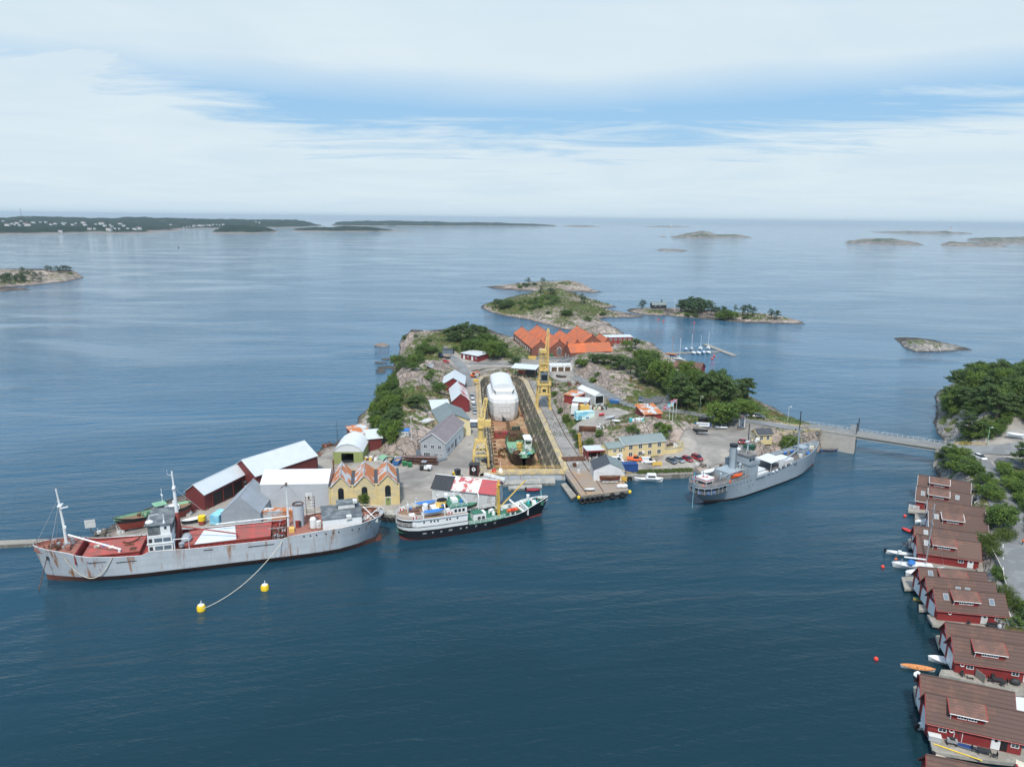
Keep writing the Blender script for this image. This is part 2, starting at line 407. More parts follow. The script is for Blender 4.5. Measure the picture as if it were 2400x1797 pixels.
broad = mapr(nt, noi(nt, vmul(nt, pos, (.5, 1.6, 1)), .0025, 3, .5), .35, .65, .8, 1.2)
rot = N(nt, 'ShaderNodeVectorRotate'); rot.rotation_type = 'Z_AXIS'; rot.inputs['Angle'].default_value = R(-12); nt.links.new(pos, rot.inputs['Vector'])
rot2 = N(nt, 'ShaderNodeVectorRotate'); rot2.rotation_type = 'Z_AXIS'; rot2.inputs['Angle'].default_value = R(14); nt.links.new(pos, rot2.inputs['Vector'])
w1 = noi(nt, vmul(nt, rot.outputs[0], (.045, .24, 1)), 1, 3, .55, .4)
w2 = noi(nt, vmul(nt, rot2.outputs[0], (.30, .95, 1)), 1, 4, .6, .3)
w3 = noi(nt, vmul(nt, rot.outputs[0], (1.4, 2.6, 1)), 1, 3, .6)
hh = mth(nt, 'ADD', mth(nt, 'MULTIPLY', w1, .62), mth(nt, 'ADD', mth(nt, 'MULTIPLY', w2, .21), mth(nt, 'MULTIPLY', w3, .07)))
hh = mth(nt, 'MULTIPLY', mth(nt, 'MULTIPLY', hh, calm), mth(nt, 'MULTIPLY', broad, mapr(nt, far_sheen, 0, .5, .62, 1.05)))
bn = N(nt, 'ShaderNodeBump'); bn.inputs['Strength'].default_value = 1.0; bn.inputs['Distance'].default_value = 1.0
nt.links.new(hh, bn.inputs['Height']); nt.links.new(bn.outputs[0], b.inputs['Normal'])
# ---------------------------------------------------------------- sky: clear air under thin high cloud with a blue gap
SUN_EL, SUN_AZ = R(54), R(186)       # azimuth clockwise from +Y
w = bpy.data.worlds.new('World'); SC.world = w; w.use_nodes = True
nt = w.node_tree; nt.nodes.clear()
out = N(nt, 'ShaderNodeOutputWorld'); bg = N(nt, 'ShaderNodeBackground'); bg.inputs['Strength'].default_value = .10
sky = N(nt, 'ShaderNodeTexSky'); sky.sky_type = 'NISHITA'; sky.sun_disc = False
sky.sun_elevation = SUN_EL; sky.sun_rotation = SUN_AZ; sky.altitude = 80; sky.air_density = 1.0; sky.dust_density = .6; sky.ozone_density = 1.5
tc = N(nt, 'ShaderNodeTexCoord').outputs['Generated']
sp = N(nt, 'ShaderNodeSeparateXYZ'); nt.links.new(tc, sp.inputs[0])
el = mth(nt, 'MULTIPLY', mth(nt, 'ARCSINE', sp.outputs[2]), 180/math.pi)
azi = mth(nt, 'MULTIPLY', mth(nt, 'ARCTAN2', sp.outputs[0], sp.outputs[1]), 180/math.pi)
den = mth(nt, 'ADD', mth(nt, 'MAXIMUM', sp.outputs[2], 0.0), .06)
cv = N(nt, 'ShaderNodeCombineXYZ')
nt.links.new(mth(nt, 'DIVIDE', sp.outputs[0], den), cv.inputs[0]); nt.links.new(mth(nt, 'DIVIDE', sp.outputs[1], den), cv.inputs[1])
n_b = noi(nt, cv.outputs[0], .32, 4, .5, .3)          # broad sheets
n_w = noi(nt, vmul(nt, cv.outputs[0], (.5, 1.25, 1)), 1.5, 9, .66, .7)   # wisps
# upper sheet begins about 9 degrees up; lower bank ends about 5 degrees up
sway = mth(nt, 'MULTIPLY', mth(nt, 'SUBTRACT', n_b, .5), 7.0)
tilt = mth(nt, 'MULTIPLY', azi, .015)
e_up = mth(nt, 'ADD', el, mth(nt, 'MULTIPLY', sway, .55))
up = mapr(nt, e_up, 8.0, 11.0)
e_lo = mth(nt, 'ADD', mth(nt, 'ADD', el, mth(nt, 'MULTIPLY', mth(nt, 'SUBTRACT', n_w, .5), 11.0)), tilt)
west = mapr(nt, azi, -30, -15, -4.2, 0.0)
east = mapr(nt, azi, 16, 34, 0.0, -1.6)
e_lo = mth(nt, 'ADD', mth(nt, 'ADD', e_lo, west), east)
lo = mapr(nt, e_lo, 7.2, 4.5)
cl = mth(nt, 'MAXIMUM', up, lo)
high = mapr(nt, mth(nt, 'ADD', el, mth(nt, 'MULTIPLY', sway, 2.0)), 15, 21, 1.0, .10)
cl = mth(nt, 'MULTIPLY', cl, high)
cl = mth(nt, 'MULTIPLY', cl, mapr(nt, n_w, .25, .7, .90, 1.0))
tone = mapr(nt, noi(nt, cv.outputs[0], .55, 6, .55, .8), .3, .7)
ccol = mixc(nt, tone, (6.7, 8.0, 8.9), (7.6, 8.7, 9.25))
blue = mixc(nt, mapr(nt, el, 0, 16), (4.1, 6.5, 8.7), (2.7, 5.8, 9.6))
blue = mixc(nt, .22, blue, sky.outputs[0])
ccol = mixc(nt, mapr(nt, el, 0.0, 1.6, .85, 0), ccol, (6.5, 8.0, 9.0))
col = mixc(nt, cl, blue, ccol)
col = mixc(nt, mapr(nt, el, 55, 78), col, (19.0, 19.4, 19.4))
col = mixc(nt, mapr(nt, sp.outputs[2], -.01, -.03), col, (1.5, 2.0, 2.4))
nt.links.new(col, bg.inputs[0]); nt.links.new(bg.outputs[0], out.inputs[0])
sd = bpy.data.lights.new('sun', 'SUN'); sd.energy = 4.0; sd.angle = R(6); sd.color = (1.0, .94, .85)
so = bpy.data.objects.new('sun', sd); COL.objects.link(so)
sdir = Vector((math.sin(SUN_AZ)*math.cos(SUN_EL), math.cos(SUN_AZ)*math.cos(SUN_EL), math.sin(SUN_EL)))
so.rotation_euler = sdir.to_track_quat('Z', 'Y').to_euler()
so.location = sdir*500
cd = bpy.data.cameras.new('camera'); cam = bpy.data.objects.new('camera', cd); COL.objects.link(cam)
cd.sensor_fit = 'HORIZONTAL'; cd.sensor_width = 36; cd.lens = 36*F/IW; cd.clip_start = 1; cd.clip_end = 60000
cam.matrix_world = Matrix.Translation((0, 0, CH)) @ Matrix.Rotation(math.pi/2-PITCH, 4, 'X') @ Matrix.Rotation(ROLL, 4, 'Z')
SC.camera = cam
SC.view_settings.view_transform = 'Standard'; SC.view_settings.look = 'None'; SC.view_settings.exposure = 0; SC.view_settings.gamma = 1
# ---------------------------------------------------------------- terrain from surveyed spot heights
def fbm(xs, ys, sc, seed, octv=5):
 out = np.zeros(xs.shape)
 for i in np.ndindex(xs.shape):
  out[i] = noise.fractal(Vector((xs[i]*sc+seed, ys[i]*sc-seed, seed*.37)), .9, 2.1, octv)
 return out
def vnoise(X, Y, sc, seed, octv=5, gain=.55):
 """cheap value noise on arrays, about -1..1"""
 rs = np.random.RandomState(seed); tot = np.zeros(X.shape); amp = 1; nrm = 0
 for o in range(octv):
  T = rs.rand(64, 64)*2-1
  x = X*sc+17.3*o; y = Y*sc-9.1*o
  i = np.floor(x).astype(int); j = np.floor(y).astype(int); fx = x-i; fy = y-j
  fx = fx*fx*(3-2*fx); fy = fy*fy*(3-2*fy)
  g = lambda a, b: T[a % 64, b % 64]
  tot += amp*((g(i, j)*(1-fx)+g(i+1, j)*fx)*(1-fy)+(g(i, j+1)*(1-fx)+g(i+1, j+1)*fx)*fy)
  nrm += amp; amp *= gain; sc *= 2.03
 return tot/nrm
def inpoly(X, Y, poly):
 ins = np.zeros(X.shape, bool); n = len(poly)
 for k in range(n):
  x1, y1 = poly[k][:2]; x2, y2 = poly[(k+1) % n][:2]
  if y1 == y2: continue
  c = ((y1 > Y) != (y2 > Y)) & (X < (x2-x1)*(Y-y1)/(y2-y1)+x1)
  ins ^= c
 return ins
def polydist(X, Y, poly, closed=True):
 d = np.full(X.shape, 1e9); n = len(poly)
 for k in range(n if closed else n-1):
  x1, y1 = poly[k][:2]; x2, y2 = poly[(k+1) % n][:2]
  dx, dy = x2-x1, y2-y1; q = dx*dx+dy*dy+1e-9
  t = np.clip(((X-x1)*dx+(Y-y1)*dy)/q, 0, 1)
  d = np.minimum(d, np.hypot(X-x1-t*dx, Y-y1-t*dy))
 return d
def tin(X, Y, pts):
 uv = [Vector((p[0], p[1])) for p in pts]
 vs, _, fs, ov, _, _ = geometry.delaunay_2d_cdt(uv, [], [], 0, 1e-4)
 zs = [np.mean([pts[k][2] for k in o]) if o else 0 for o in ov]
 Z = np.full(X.shape, -4.0)
 for f in fs:
  a, b, c = f; x1, y1 = vs[a]; x2, y2 = vs[b]; x3, y3 = vs[c]
  i0, i1 = np.searchsorted(X[:, 0], (min(x1, x2, x3), max(x1, x2, x3))); j0, j1 = np.searchsorted(Y[0], (min(y1, y2, y3), max(y1, y2, y3)))
  xs = X[i0:i1+1, j0:j1+1]; ys = Y[i0:i1+1, j0:j1+1]
  dt = (y2-y3)*(x1-x3)+(x3-x2)*(y1-y3)
  if abs(dt) < 1e-9 or xs.size == 0: continue
  u = ((y2-y3)*(xs-x3)+(x3-x2)*(ys-y3))/dt; v = ((y3-y1)*(xs-x3)+(x1-x3)*(ys-y3))/dt; w = 1-u-v
  m = (u >= -1e-6) & (v >= -1e-6) & (w >= -1e-6)
  Z[i0:i1+1, j0:j1+1][m] = (u*zs[a]+v*zs[b]+w*zs[c])[m]
 return Z
def blur(Z, n=1):
 for _ in range(n):
  Z = np.pad(Z, 1, mode='edge'); Z = (Z[:-2, 1:-1]+Z[2:, 1:-1]+Z[1:-1, :-2]+Z[1:-1, 2:]+4*Z[1:-1, 1:-1])/8
 return Z
COVER = {}
def terrain(name, coast, spots, res, seed, rough=1.0, veg=.5, pads=(), paved=(), bare=(), hole=None, mat='ground_rock', vegblobs=(), shore=.9, ways=()):
 """coast: world ring at sea level; spots: (x, y, z) heights; pads: (poly, z) levelled ground; paved: gravel polygons"""
 xs = [p[0] for p in coast]; ys = [p[1] for p in coast]; mg = 6*res
 x0, y0 = min(xs)-mg, min(ys)-mg
 nx = int((max(xs)-x0+mg)/res)+1; ny = int((max(ys)-y0+mg)/res)+1
 X, Y = np.meshgrid(x0+np.arange(nx)*res, y0+np.arange(ny)*res, indexing='ij')
 ins = inpoly(X, Y, coast); d = polydist(X, Y, coast); sd = np.where(ins, d, -d)
 sd = sd+vnoise(X, Y, .12/max(1, res*.7), seed+5, 3)*1.2*min(rough, 1.3)*max(1, res*.6)
 Z = blur(tin(X, Y, [(p[0], p[1], 0.0) for p in coast]+list(spots)), 2)
 soft = np.ones(X.shape); G = np.zeros(X.shape)
 for poly in paved:
  q = polydist(X, Y, poly); s = np.where(inpoly(X, Y, poly), q, -q)
  soft *= np.clip(.5-s/4, .0, 1); G = np.maximum(G, np.clip(.5+s/3, 0, 1))
 for pts, hw in ways:
  best = np.full(X.shape, 1e9); ZR = np.zeros(X.shape)
  for a, b in zip(pts[:-1], pts[1:]):
   dx, dy = b.x-a.x, b.y-a.y; t = np.clip(((X-a.x)*dx+(Y-a.y)*dy)/(dx*dx+dy*dy), 0, 1); q = np.hypot(X-a.x-t*dx, Y-a.y-t*dy)
   m_ = q < best; best[m_] = q[m_]; ZR[m_] = (a.z+t*(b.z-a.z))[m_]
  k = np.clip(1-(best-hw)/3.0, 0, 1); Z = Z*(1-k)+ZR*k; soft *= 1-k
 for poly, z in pads:
  q = polydist(X, Y, poly); s = np.where(inpoly(X, Y, poly), q, -q)
  k = np.clip(1+s/3.0, 0, 1); Z = Z*(1-k)+z*k; soft *= 1-k
 k = np.clip((Z+1)/3, 0, 1)*soft
 n1 = vnoise(X, Y, .045/max(1, res*.45), seed, 4); n2 = vnoise(X, Y, .16/max(1, res*.45), seed+1, 5, .6); rd = 1-np.abs(vnoise(X*.75+Y*.35, Y*.5-X*.2, .11/max(1, res*.45), seed+2, 4))*2
 bump = (n1*1.3+n2*1.0+(rd-.4)*.9)*rough
 Z = Z+bump*k
 Z = np.minimum(Z, np.maximum(sd, 0)*shore*(1.2+.8*n2)+.25+np.where(soft < .4, 3, 0))
 Z = np.where(sd > 0, np.maximum(Z, .12), np.maximum(-4, sd*.8))
 gx, gy = np.gradient(Z, res); sl = np.hypot(gx, gy)
 V = np.full(X.shape, veg)-np.clip(sl-.45, 0, 1)*.55+vnoise(X, Y, .05/max(1, res*.4), seed+9, 4)*.35
 V -= np.clip(1.6-Z, 0, 1.6)*.5
 for (bx, by, br, bv) in vegblobs: V += bv*np.exp(-((X-bx)**2+(Y-by)**2)/(br*br))
 V = np.clip(V, 0, 1)
 keep = np.maximum.reduce([Z[:-1, :-1], Z[1:, :-1], Z[:-1, 1:], Z[1:, 1:]]) > -3.0
 if hole is not None:
  cx = X[:-1, :-1]+res/2; cy = Y[:-1, :-1]+res/2
  keep &= ~inpoly(cx, cy, hole)
 idx = np.arange(nx*ny).reshape(nx, ny)
 q = np.stack([idx[:-1, :-1], idx[1:, :-1], idx[1:, 1:], idx[:-1, 1:]], -1)[keep]
 used = np.unique(q); remap = np.full(nx*ny, -1); remap[used] = np.arange(len(used)); q = remap[q]
 co = np.stack([X.ravel(), Y.ravel(), Z.ravel()], -1)[used]
 me = bpy.data.meshes.new(name)
 me.vertices.add(len(co)); me.vertices.foreach_set('co', co.ravel())
 me.loops.add(q.size); me.loops.foreach_set('vertex_index', q.ravel())
 me.polygons.add(len(q)); me.polygons.foreach_set('loop_start', np.arange(0, q.size, 4)); me.polygons.foreach_set('loop_total', np.full(len(q), 4))
 me.polygons.foreach_set('use_smooth', np.ones(len(q), bool))
 ca = me.color_attributes.new('cover', 'FLOAT_COLOR', 'POINT')
 c = np.stack([V.ravel()[used], G.ravel()[used], np.zeros(len(used)), np.ones(len(used))], -1)
 ca.data.foreach_set('color', c.ravel().astype(np.float32))
 me.materials.append(MATS[mat]); me.update(); me.validate()
 o = bpy.data.objects.new(name, me); COL.objects.link(o); struct(o)
 A = Z.copy()
 GRIDS.append((x0, y0, res, A)); COVER[o.name] = (x0, y0, res, V, G, Z, sl)
 return o
def PX(lst, z=0.0): return [P(a, b, z) for a, b in lst]
def PY(px, py, Y):
 d = ray(px, py); t = Y/d[1]
 return Vector((d[0]*t, Y, CH+d[2]*t))
def SP(lst): return [PY(*t[:3]) if len(t) == 4 else P(*t) for t in lst]
# ---- dry dock outline (world): near gate end to the far head
DK_L0, DK_R0 = Vector((-7.6, 211.5, 0)), Vector((16.6, 213.0, 0))
DK_L1, DK_R1 = Vector((-15.6, 338, 0)), Vector((5.6, 341, 0))
DOCK = [DK_L0, DK_R0, DK_R1, Vector((3.6, 348, 0)), Vector((-1.5, 353.0, 0)), Vector((-8.5, 353.5, 0)), Vector((-14.0, 349, 0)), DK_L1]
def offset(poly, d):
 n = len(poly); out = []
 a = sum(poly[i][0]*poly[(i+1) % n][1]-poly[(i+1) % n][0]*poly[i][1] for i in range(n)); s = 1 if a > 0 else -1
 for i in range(n):
  p = Vector(poly[i-1][:2]); q = Vector(poly[i][:2]); r_ = Vector(poly[(i+1) % n][:2])
  e1 = (q-p).normalized(); e2 = (r_-q).normalized()
  n1 = Vector((e1.y, -e1.x))*s; n2 = Vector((e2.y, -e2.x))*s
  m = (n1+n2).normalized(); k = d/max(.35, m.dot(n1))
  out.append(Vector((q.x+m.x*k, q.y+m.y*k, 0)))
 return out
# ---- main island
RD_MAIN = [P(*t) for t in ((1348,884,3.5),(1385,903,4.3),(1420,922,4.8),(1453,941,5.2),(1494,953,5.2),(1540,959,5.1),(1589,964,5),(1657,975,4.8),(1700,980,5),(1760,987,5.5),(1850,1002,6.5),(1919,1009,6.9))]
RD_SIDE = [P(*t) for t in ((1535,957,5.1),(1556,948,5.2),(1566,936,5.5),(1578,920,5.6),(1600,905,5.4))]
RD_UP = [P(*t) for t in ((1095,905,2.3),(1092,885,2.6),(1088,868,3.4),(1076,852,4.4),(1062,840,5.2),(1048,832,5.8))]
RD_LANE = [P(*t) for t in ((1100,852,4.4),(1150,852,4.5),(1200,854,4.5),(1240,853,4.4))]
RD_E = [P(*t) for t in ((2236,1047,6.4),(2262,1058,6.3),(2290,1082,6.2),(2322,1122,5.6),(2350,1160,5.0),(2374,1205,4.6),(2390,1260,4.2),(2396,1330,3.8),(2400,1400,3.4),(2430,1480,3.0))]
QUAY_L = [Vector(p+(0,)) for p in ((-112, 156.2), (-104, 158.0), (-38.6, 179.6), (-31.5, 178.2), (-6.5, 190.0), (-6.0, 197.0))]
PIER = [P(1318, 1101, 2), P(1363, 1160, 2), P(1474, 1142, 2), P(1452, 1112, 2)]
coast_main = QUAY_L+[Vector((-8.2, 205, 0)), DK_L0, DK_R0, P(1330, 1118), P(1368, 1160), P(1470, 1148), P(1458, 1116),
 P(1545, 1112), P(1624, 1106), P(1640, 1112), P(1690, 1108), P(1760, 1088), P(1815, 1074), P(1862, 1066), P(1920, 1060), P(1925, 1000),
 P(1870, 985), P(1848, 974), P(1808, 951), P(1768, 933), P(1720, 905), P(1660, 878), P(1610, 862), P(1592, 850), P(1552, 822), P(1529, 803), P(1498, 798), P(1470, 788),
 P(1461, 785), P(1440, 780), P(1345, 778), P(1300, 786), P(1200, 790), P(1185, 786), P(1150, 772), P(1090, 766), P(1040, 772), P(1000, 775), P(965, 772), P(944, 790), P(936, 805), P(938, 815), P(935, 832),
 P(924, 846), P(921, 864), P(924, 880), P(917, 897), P(899, 914), P(879, 933), P(862, 955), P(846, 972), P(829, 1001), P(812, 1022), P(788, 1036), P(752, 1053), P(735, 1064),
 P(700, 1062), P(640, 1078), P(560, 1098), P(500, 1120), P(455, 1150), P(430, 1160), P(400, 1170), P(330, 1196), P(270, 1228), P(232, 1252)]
sp_main = SP([
 (950,784,7.5),(955,778,8.5),(985,776,9.5),(943,800,6),(1000,800,9),(960,800,7),(945,825,2.5),(965,825,6.5),(1005,838,11),(985,860,9.5),(1030,868,5.5),(1020,845,8),(1045,858,4.2),
 (950,868,9.5),(932,872,3),(940,866,5),(957,892,10),(985,886,8),(1010,897,6.5),(1035,905,3.2),(925,920,3.8),(945,922,8.5),(975,927,8.5),(1005,925,6.5),(1018,945,3.5),
 (908,960,3.2),(940,955,8.8),(975,962,8),(1010,965,5),(892,1000,2.6),(930,996,8.3),(960,1001,8.4),(990,1003,7),(1012,1012,3.6),(925,1028,6),(945,1016,7.2),(965,1030,7.4),(982,1030,6.4),
 (990,1045,2.6),(935,1055,3.6),(955,1066,2.2),(985,1064,2.2),(915,1062,2.3),(870,970,1.8),(850,1000,1.8),(890,940,1.8),(912,915,1.6),(884,968,2),(868,1002,2),(866,1032,2.1),(895,1030,2.6),(885,1060,2.2),
 (1012,792,9.5),(1060,783,10),(1040,812,8),(1075,818,6.5),(1100,795,9.5),(1150,803,8.5),(1185,803,6),(1090,828,5.4),(1160,828,6),(1205,836,4.6),(1040,832,6),(1035,845,5),(1080,850,4.4),(1130,852,4.4),(1095,870,3.0),(1095,892,2.3),
 (1120,866,3.2),(1180,862,4.4),(1225,866,4),(1140,876,2.3),(1240,880,2.3),(1240,835,4.5),(1330,835,4.5),(1300,850,4.4),(1400,828,6),(1290,869,3.5),(1340,869,3.5),(1320,885,3.2),(1200,800,4.5),(1340,790,4.2),(1430,785,4.5),
 (1357,835,6.5),(1362,848,9),(1372,828,9.5),(1400,836,9.5),(1450,832,9),(1480,812,8.5),(1515,808,7),(1535,826,4.5),(1470,800,7),
 (1395,862,8),(1430,866,10.5),(1480,874,10.5),(1500,896,8),(1470,908,7),(1420,898,7),(1395,886,6),(1550,912,6),(1520,930,5.8),
 (1345,880,3.5),(1380,895,4),(1420,915,4.8),(1460,945,5.2),(1500,962,5.2),(1550,965,5),(1600,965,5),(1650,978,4.8),(1700,980,5),(1760,988,5.5),(1850,1003,6.5),(1912,1010,7),
 (1318,922,6),(1350,960,6),(1400,960,6),(1350,990,6),(1420,985,6),(1460,970,5.5),(1302,898,4.6),(1308,945,6),(1333,998,6),(1362,1032,5.5),(1294,957,2.2),(1262,890,2.3),(1321,1001,2.2),(1347,1050,2.2),(1367,1078,2.2),
 (1400,1022,5.5),(1440,1018,6),(1480,1003,7.5),(1520,985,8.2),(1555,984,9.2),(1582,990,8.8),(1600,975,5.2),(1622,988,6.4),(1618,1008,5.2),(1626,1020,2.7),(1400,1055,4.2),(1385,1066,2.3),
 (1650,1003,3),(1700,1008,3.2),(1640,1050,2.5),(1600,1070,2.2),(1700,1060,2.5),(1740,1014,3.8),(1765,1030,4.2),(1790,1042,4.6),(1800,1010,5.5),(1810,1058,3.4),(1770,1062,3.2),(1862,1016,5.6),
 (1765,943,3),(1800,963,3.6),(1740,950,5),(1700,935,6),(1650,930,6.5),(1600,925,6),(1620,897,6),(1680,893,5),(1560,830,1.6),(1592,854,1.6)
 ])+[Vector(p) for p in ((-95,162,1.8),(-70,171,1.8),(-45,182,2.1),(-20,187,2.1),(-10,200,2.1),(-85,180,1.8),(-60,200,2.1),(-25,215,2.2),(-12,240,2.2),(-20,260,2.2),(-22,300,2.2),(-21,330,2.3),(-45,225,2.2),
 (22,220,2.2),(18,260,2.2),(13,300,2.2),(9,340,2.2),(30,214,2.2),(45,216,2.2),(60,222,2.2),(40,235,2.4),(52,241,2.6),(33,229,2.3))]
gravel = [
 [Vector(p) for p in ((-21,211,0),(-7,211,0),(-16,345,0),(-21,345,0))],
 PX([(735,1062),(790,1040),(830,1030),(868,1035),(900,1070),(985,1068),(1010,1050),(1100,1010),(1090,900),(1118,900),(1150,1110),(1120,1150),(930,1215),(860,1190),(700,1160),(620,1110)], 2.1),
 PX([(838,1000),(860,965),(888,940),(915,905),(922,912),(893,960),(872,1000),(862,1030),(820,1032)], 1.8),
 PX([(250,1262),(330,1205),(420,1180),(470,1150),(640,1120),(760,1200),(500,1290)], 1.8),
 PX([(1040,825),(1085,838),(1130,845),(1240,850),(1240,862),(1130,865),(1110,885),(1118,905),(1090,905),(1085,870),(1035,850)], 4.0),
 PX([(1240,838),(1345,838),(1345,850),(1345,870),(1350,905),(1310,890),(1280,870),(1240,858)], 4.0),
 PX([(1395,960),(1450,955),(1480,965),(1440,985),(1395,1005),(1350,1000),(1340,985)], 6),
 PX([(1600,1035),(1640,1003),(1720,1003),(1840,1000),(1920,1000),(1920,1015),(1790,1020),(1760,1045),(1700,1075),(1640,1085),(1560,1090),(1470,1095),(1440,1090),(1540,1075)], 2.6),
 PX([(1550,818),(1575,830),(1612,858),(1598,862),(1550,830)], 1.6)]
def wpoly(A, ang, L, D, mg=1.0):
 c, s = math.cos(ang), math.sin(ang)
 return [Vector((A[0]+c*u-s*v, A[1]+s*u+c*v, 0)) for u, v in ((-mg,-mg),(L+mg,-mg),(L+mg,D+mg),(-mg,D+mg))]
apron_pad = [V2 for V2 in (Vector((16,212,0)),Vector((27,213,0)),Vector((22,250,0)),Vector((15.5,341,0)),Vector((10,356,0)),Vector((-16,358,0)),Vector((-22,341,0)),Vector((-22,211,0)))]
pads = [(apron_pad, 2.15), (wpoly((32,221), R(29), 24, 8.5, 1.5), 2.2), (wpoly(P(1200,795,4.4), R(-2), 44, 10, 0), 4.4)]
terrain('island_ground', coast_main, sp_main, 1.15, 3, 1.0, .43, pads=pads, paved=gravel, ways=[(RD_MAIN,3.2),(RD_SIDE,2.6),(RD_UP,3),(RD_LANE,2.6)], hole=offset(DOCK, 1.6),
 vegblobs=[(P(905,960,3).x, P(905,960,3).y, 16, .7), (P(880,1010,3).x, P(880,1010,3).y, 14, .7), (P(1450,885,9).x, P(1450,885,9).y, 22, -.35), (P(950,890,8).x, P(950,890,8).y, 14, -.25), (P(1060,800,8).x, P(1060,800,8).y, 45, .4), (P(1620,920,6).x, P(1620,920,6).y, 45, .5), (P(1555,1000,7).x, P(1555,1000,7).y, 12, -.15), (P(968,785,8).x, P(968,785,8).y, 26, -.5), (P(1003,845,9).x, P(1003,845,9).y, 12, -.3), (P(950,1003,8).x, P(950,1003,8).y, 10, -.25), (P(1420,1030,5).x, P(1420,1030,5).y, 10, -.3), (P(1330,985,5).x, P(1330,985,5).y, 14, .4)])
# ---- outer islets beyond the brick works
neck = PX([(1345,777),(1306,769),(1272,758),(1240,750),(1190,742),(1150,733),(1128,722),(1130,714),(1148,709),(1175,704),(1210,700),(1232,693),(1330,690),(1380,699),(1419,711),(1446,718),(1430,721),(1396,722),(1440,728),(1475,734),(1512,741),(1500,745),(1423,744),(1405,748),(1433,759),(1451,770),(1462,783),(1462,790)])
terrain('islet_ground', neck, SP([(1165,712,5),(1200,712,6),(1240,712,9),(1216,699,690,1),(1255,684,715,1),(1306,676,715,1),(1335,685,705,1),(1351,697,690,1),(1374,700,700,1),(1290,700,650,1),(1330,708,640,1),(1250,705,650,1),(1300,722,9),(1250,728,6),(1300,740,5),(1340,730,7),(1390,730,3),(1440,735,2.5),(1360,755,4),(1400,765,3),(1430,775,4),(1290,733,6),(1380,712,6)]), 2.2, 11, 1.1, .55, mat='ground_rock', vegblobs=[(P(1200,715,6).x, P(1200,715,6).y, 30, .3), (P(1260,705,8).x, P(1260,705,8).y, 35, .3), (P(1390,760,3).x, P(1390,760,3).y, 22, -.3)])
islet2 = PX([(1105,675),(1135,672),(1155,676),(1180,679),(1240,683),(1300,684),(1350,684),(1414,685),(1395,680),(1382,675),(1360,665),(1320,660),(1270,660),(1215,663),(1160,670),(1130,672)])
terrain('islet_ground', islet2, SP([(1165,671,860,1),(1200,667,870,1),(1225,664,880,1),(1270,662,890,1),(1300,659,880,1),(1326,657.5,870,1),(1350,662,860,1),(1375,671,840,1),(1390,679,2.5),(1130,674,1.5),(1260,676,6),(1330,677,6),(1210,675,5)]), 2.6, 21, 1.2, .45)
islet3 = PX([(1465,728),(1480,734),(1520,739),(1560,740),(1620,745),(1680,750),(1745,757),(1800,758),(1850,760),(1889,759),(1880,753),(1850,745),(1800,736),(1740,732),(1680,728),(1620,724),(1560,722),(1500,722),(1475,723)])
terrain('islet_ground', islet3, SP([(1498,713,680,1),(1529,715,675,1),(1585,717,665,1),(1630,722,655,1),(1669,729,640,1),(1731,737,618,1),(1773,735,605,1),(1825,742,590,1),(1866,749,578,1),(1600,733,3.5),(1700,748,4),(1540,731,3)]), 2.2, 31, 1.0, .5, vegblobs=[(P(1640,735,6).x, P(1640,735,6).y, 28, .3)])
# rocks off the western shore
def rock(px, py, rx, ry, h, label, seed, mat='boulder'):
 rn = random.Random(seed); mb = MB(); rings = []
 for j in range(6):
  a = j/5*math.pi/2; rings.append([(rx*math.cos(a)*(1+.22*rn.uniform(-1, 1))*math.cos(2*math.pi*k/12)+.02, ry*math.cos(a)*(1+.22*rn.uniform(-1, 1))*math.sin(2*math.pi*k/12), -.4+(h+.4)*math.sin(a)*(1+.15*rn.uniform(-1, 1))) for k in range(12)])
 mb.loft(rings, mat, True, True); mb.sm = True
 o = mb.build('shore_rock', None, at(px, py)); o.rotation_euler = (0, 0, rn.uniform(-.4, .4))
 return tag(o, label, 'rock', 'bare rocks breaking the water off the western shore')
for i, t in enumerate([(895,811,4.6,3.4,2.0,'largest rounded pink rock standing alone off the western cape'),(905,843,3.4,2.0,.8,'small flat rock off the western shore just below the lone round rock'),(891,851,4,2,.7,'low dark sliver of rock farthest from the western shore'),(907,862,6,3,1.0,'broad flat rock nearest the wooded western shore'),(893,868,3.2,2.4,1.0,'small round rock beside the broad flat rock'),(891,874,3,1.6,.7,'low dark rock nearest the camera off the western shore')]):
 rock(*t[:5], t[5], i+3, 'boulder' if i == 0 else 'boulder_dark')
# ---- island at the left edge, two skerries in the fairway
isl_l = PX([(-260,640),(-140,690),(-60,688),(0,684),(30,681),(80,679),(60,676),(40,674),(0,673),(30,672),(90,668),(150,661),(198,651),(185,643),(160,637),(100,630),(0,630),(-120,628)])
terrain('island_ground', isl_l, SP([(20,678,3),(60,677,1.8),(168,631,940,1),(119,635,925,1),(190,645,935,1),(140,638,890,1),(60,637,900,1),(0,638,880,1),(-100,636,860,1),(40,655,850,1),(0,662,800,1),(90,653,870,1),(-20,679,4),(150,650,900,1)]), 3.0, 41, 1.3, .42, shore=1.3)
sk1 = PX([(2094,792),(2105,802),(2120,815),(2145,825),(2200,824),(2245,822),(2281,820),(2265,814),(2230,806),(2190,797),(2150,791),(2115,790)])
terrain('skerry_ground', sk1, SP([(2120,800,3.6),(2150,806,4),(2190,809,4),(2220,814,3),(2250,818,2),(2150,797,4.5)]), 1.6, 51, .7, .48, mat='ground_grey')
mat, nt, b = nodes_of('skerry_rock')
pos = N(nt, 'ShaderNodeNewGeometry').outputs['Position']
c_ = mixc(nt, mapr(nt, noi(nt, pos, .02, 7, .7), .38, .62), (.13,.12,.108), (.33,.29,.255))
c_ = mixc(nt, mapr(nt, noi(nt, vmul(nt, pos, (1,1,3)), .05, 5, .7), .52, .62), c_, (.06,.06,.05))
sz = N(nt, 'ShaderNodeSeparateXYZ'); nt.links.new(pos, sz.inputs[0])
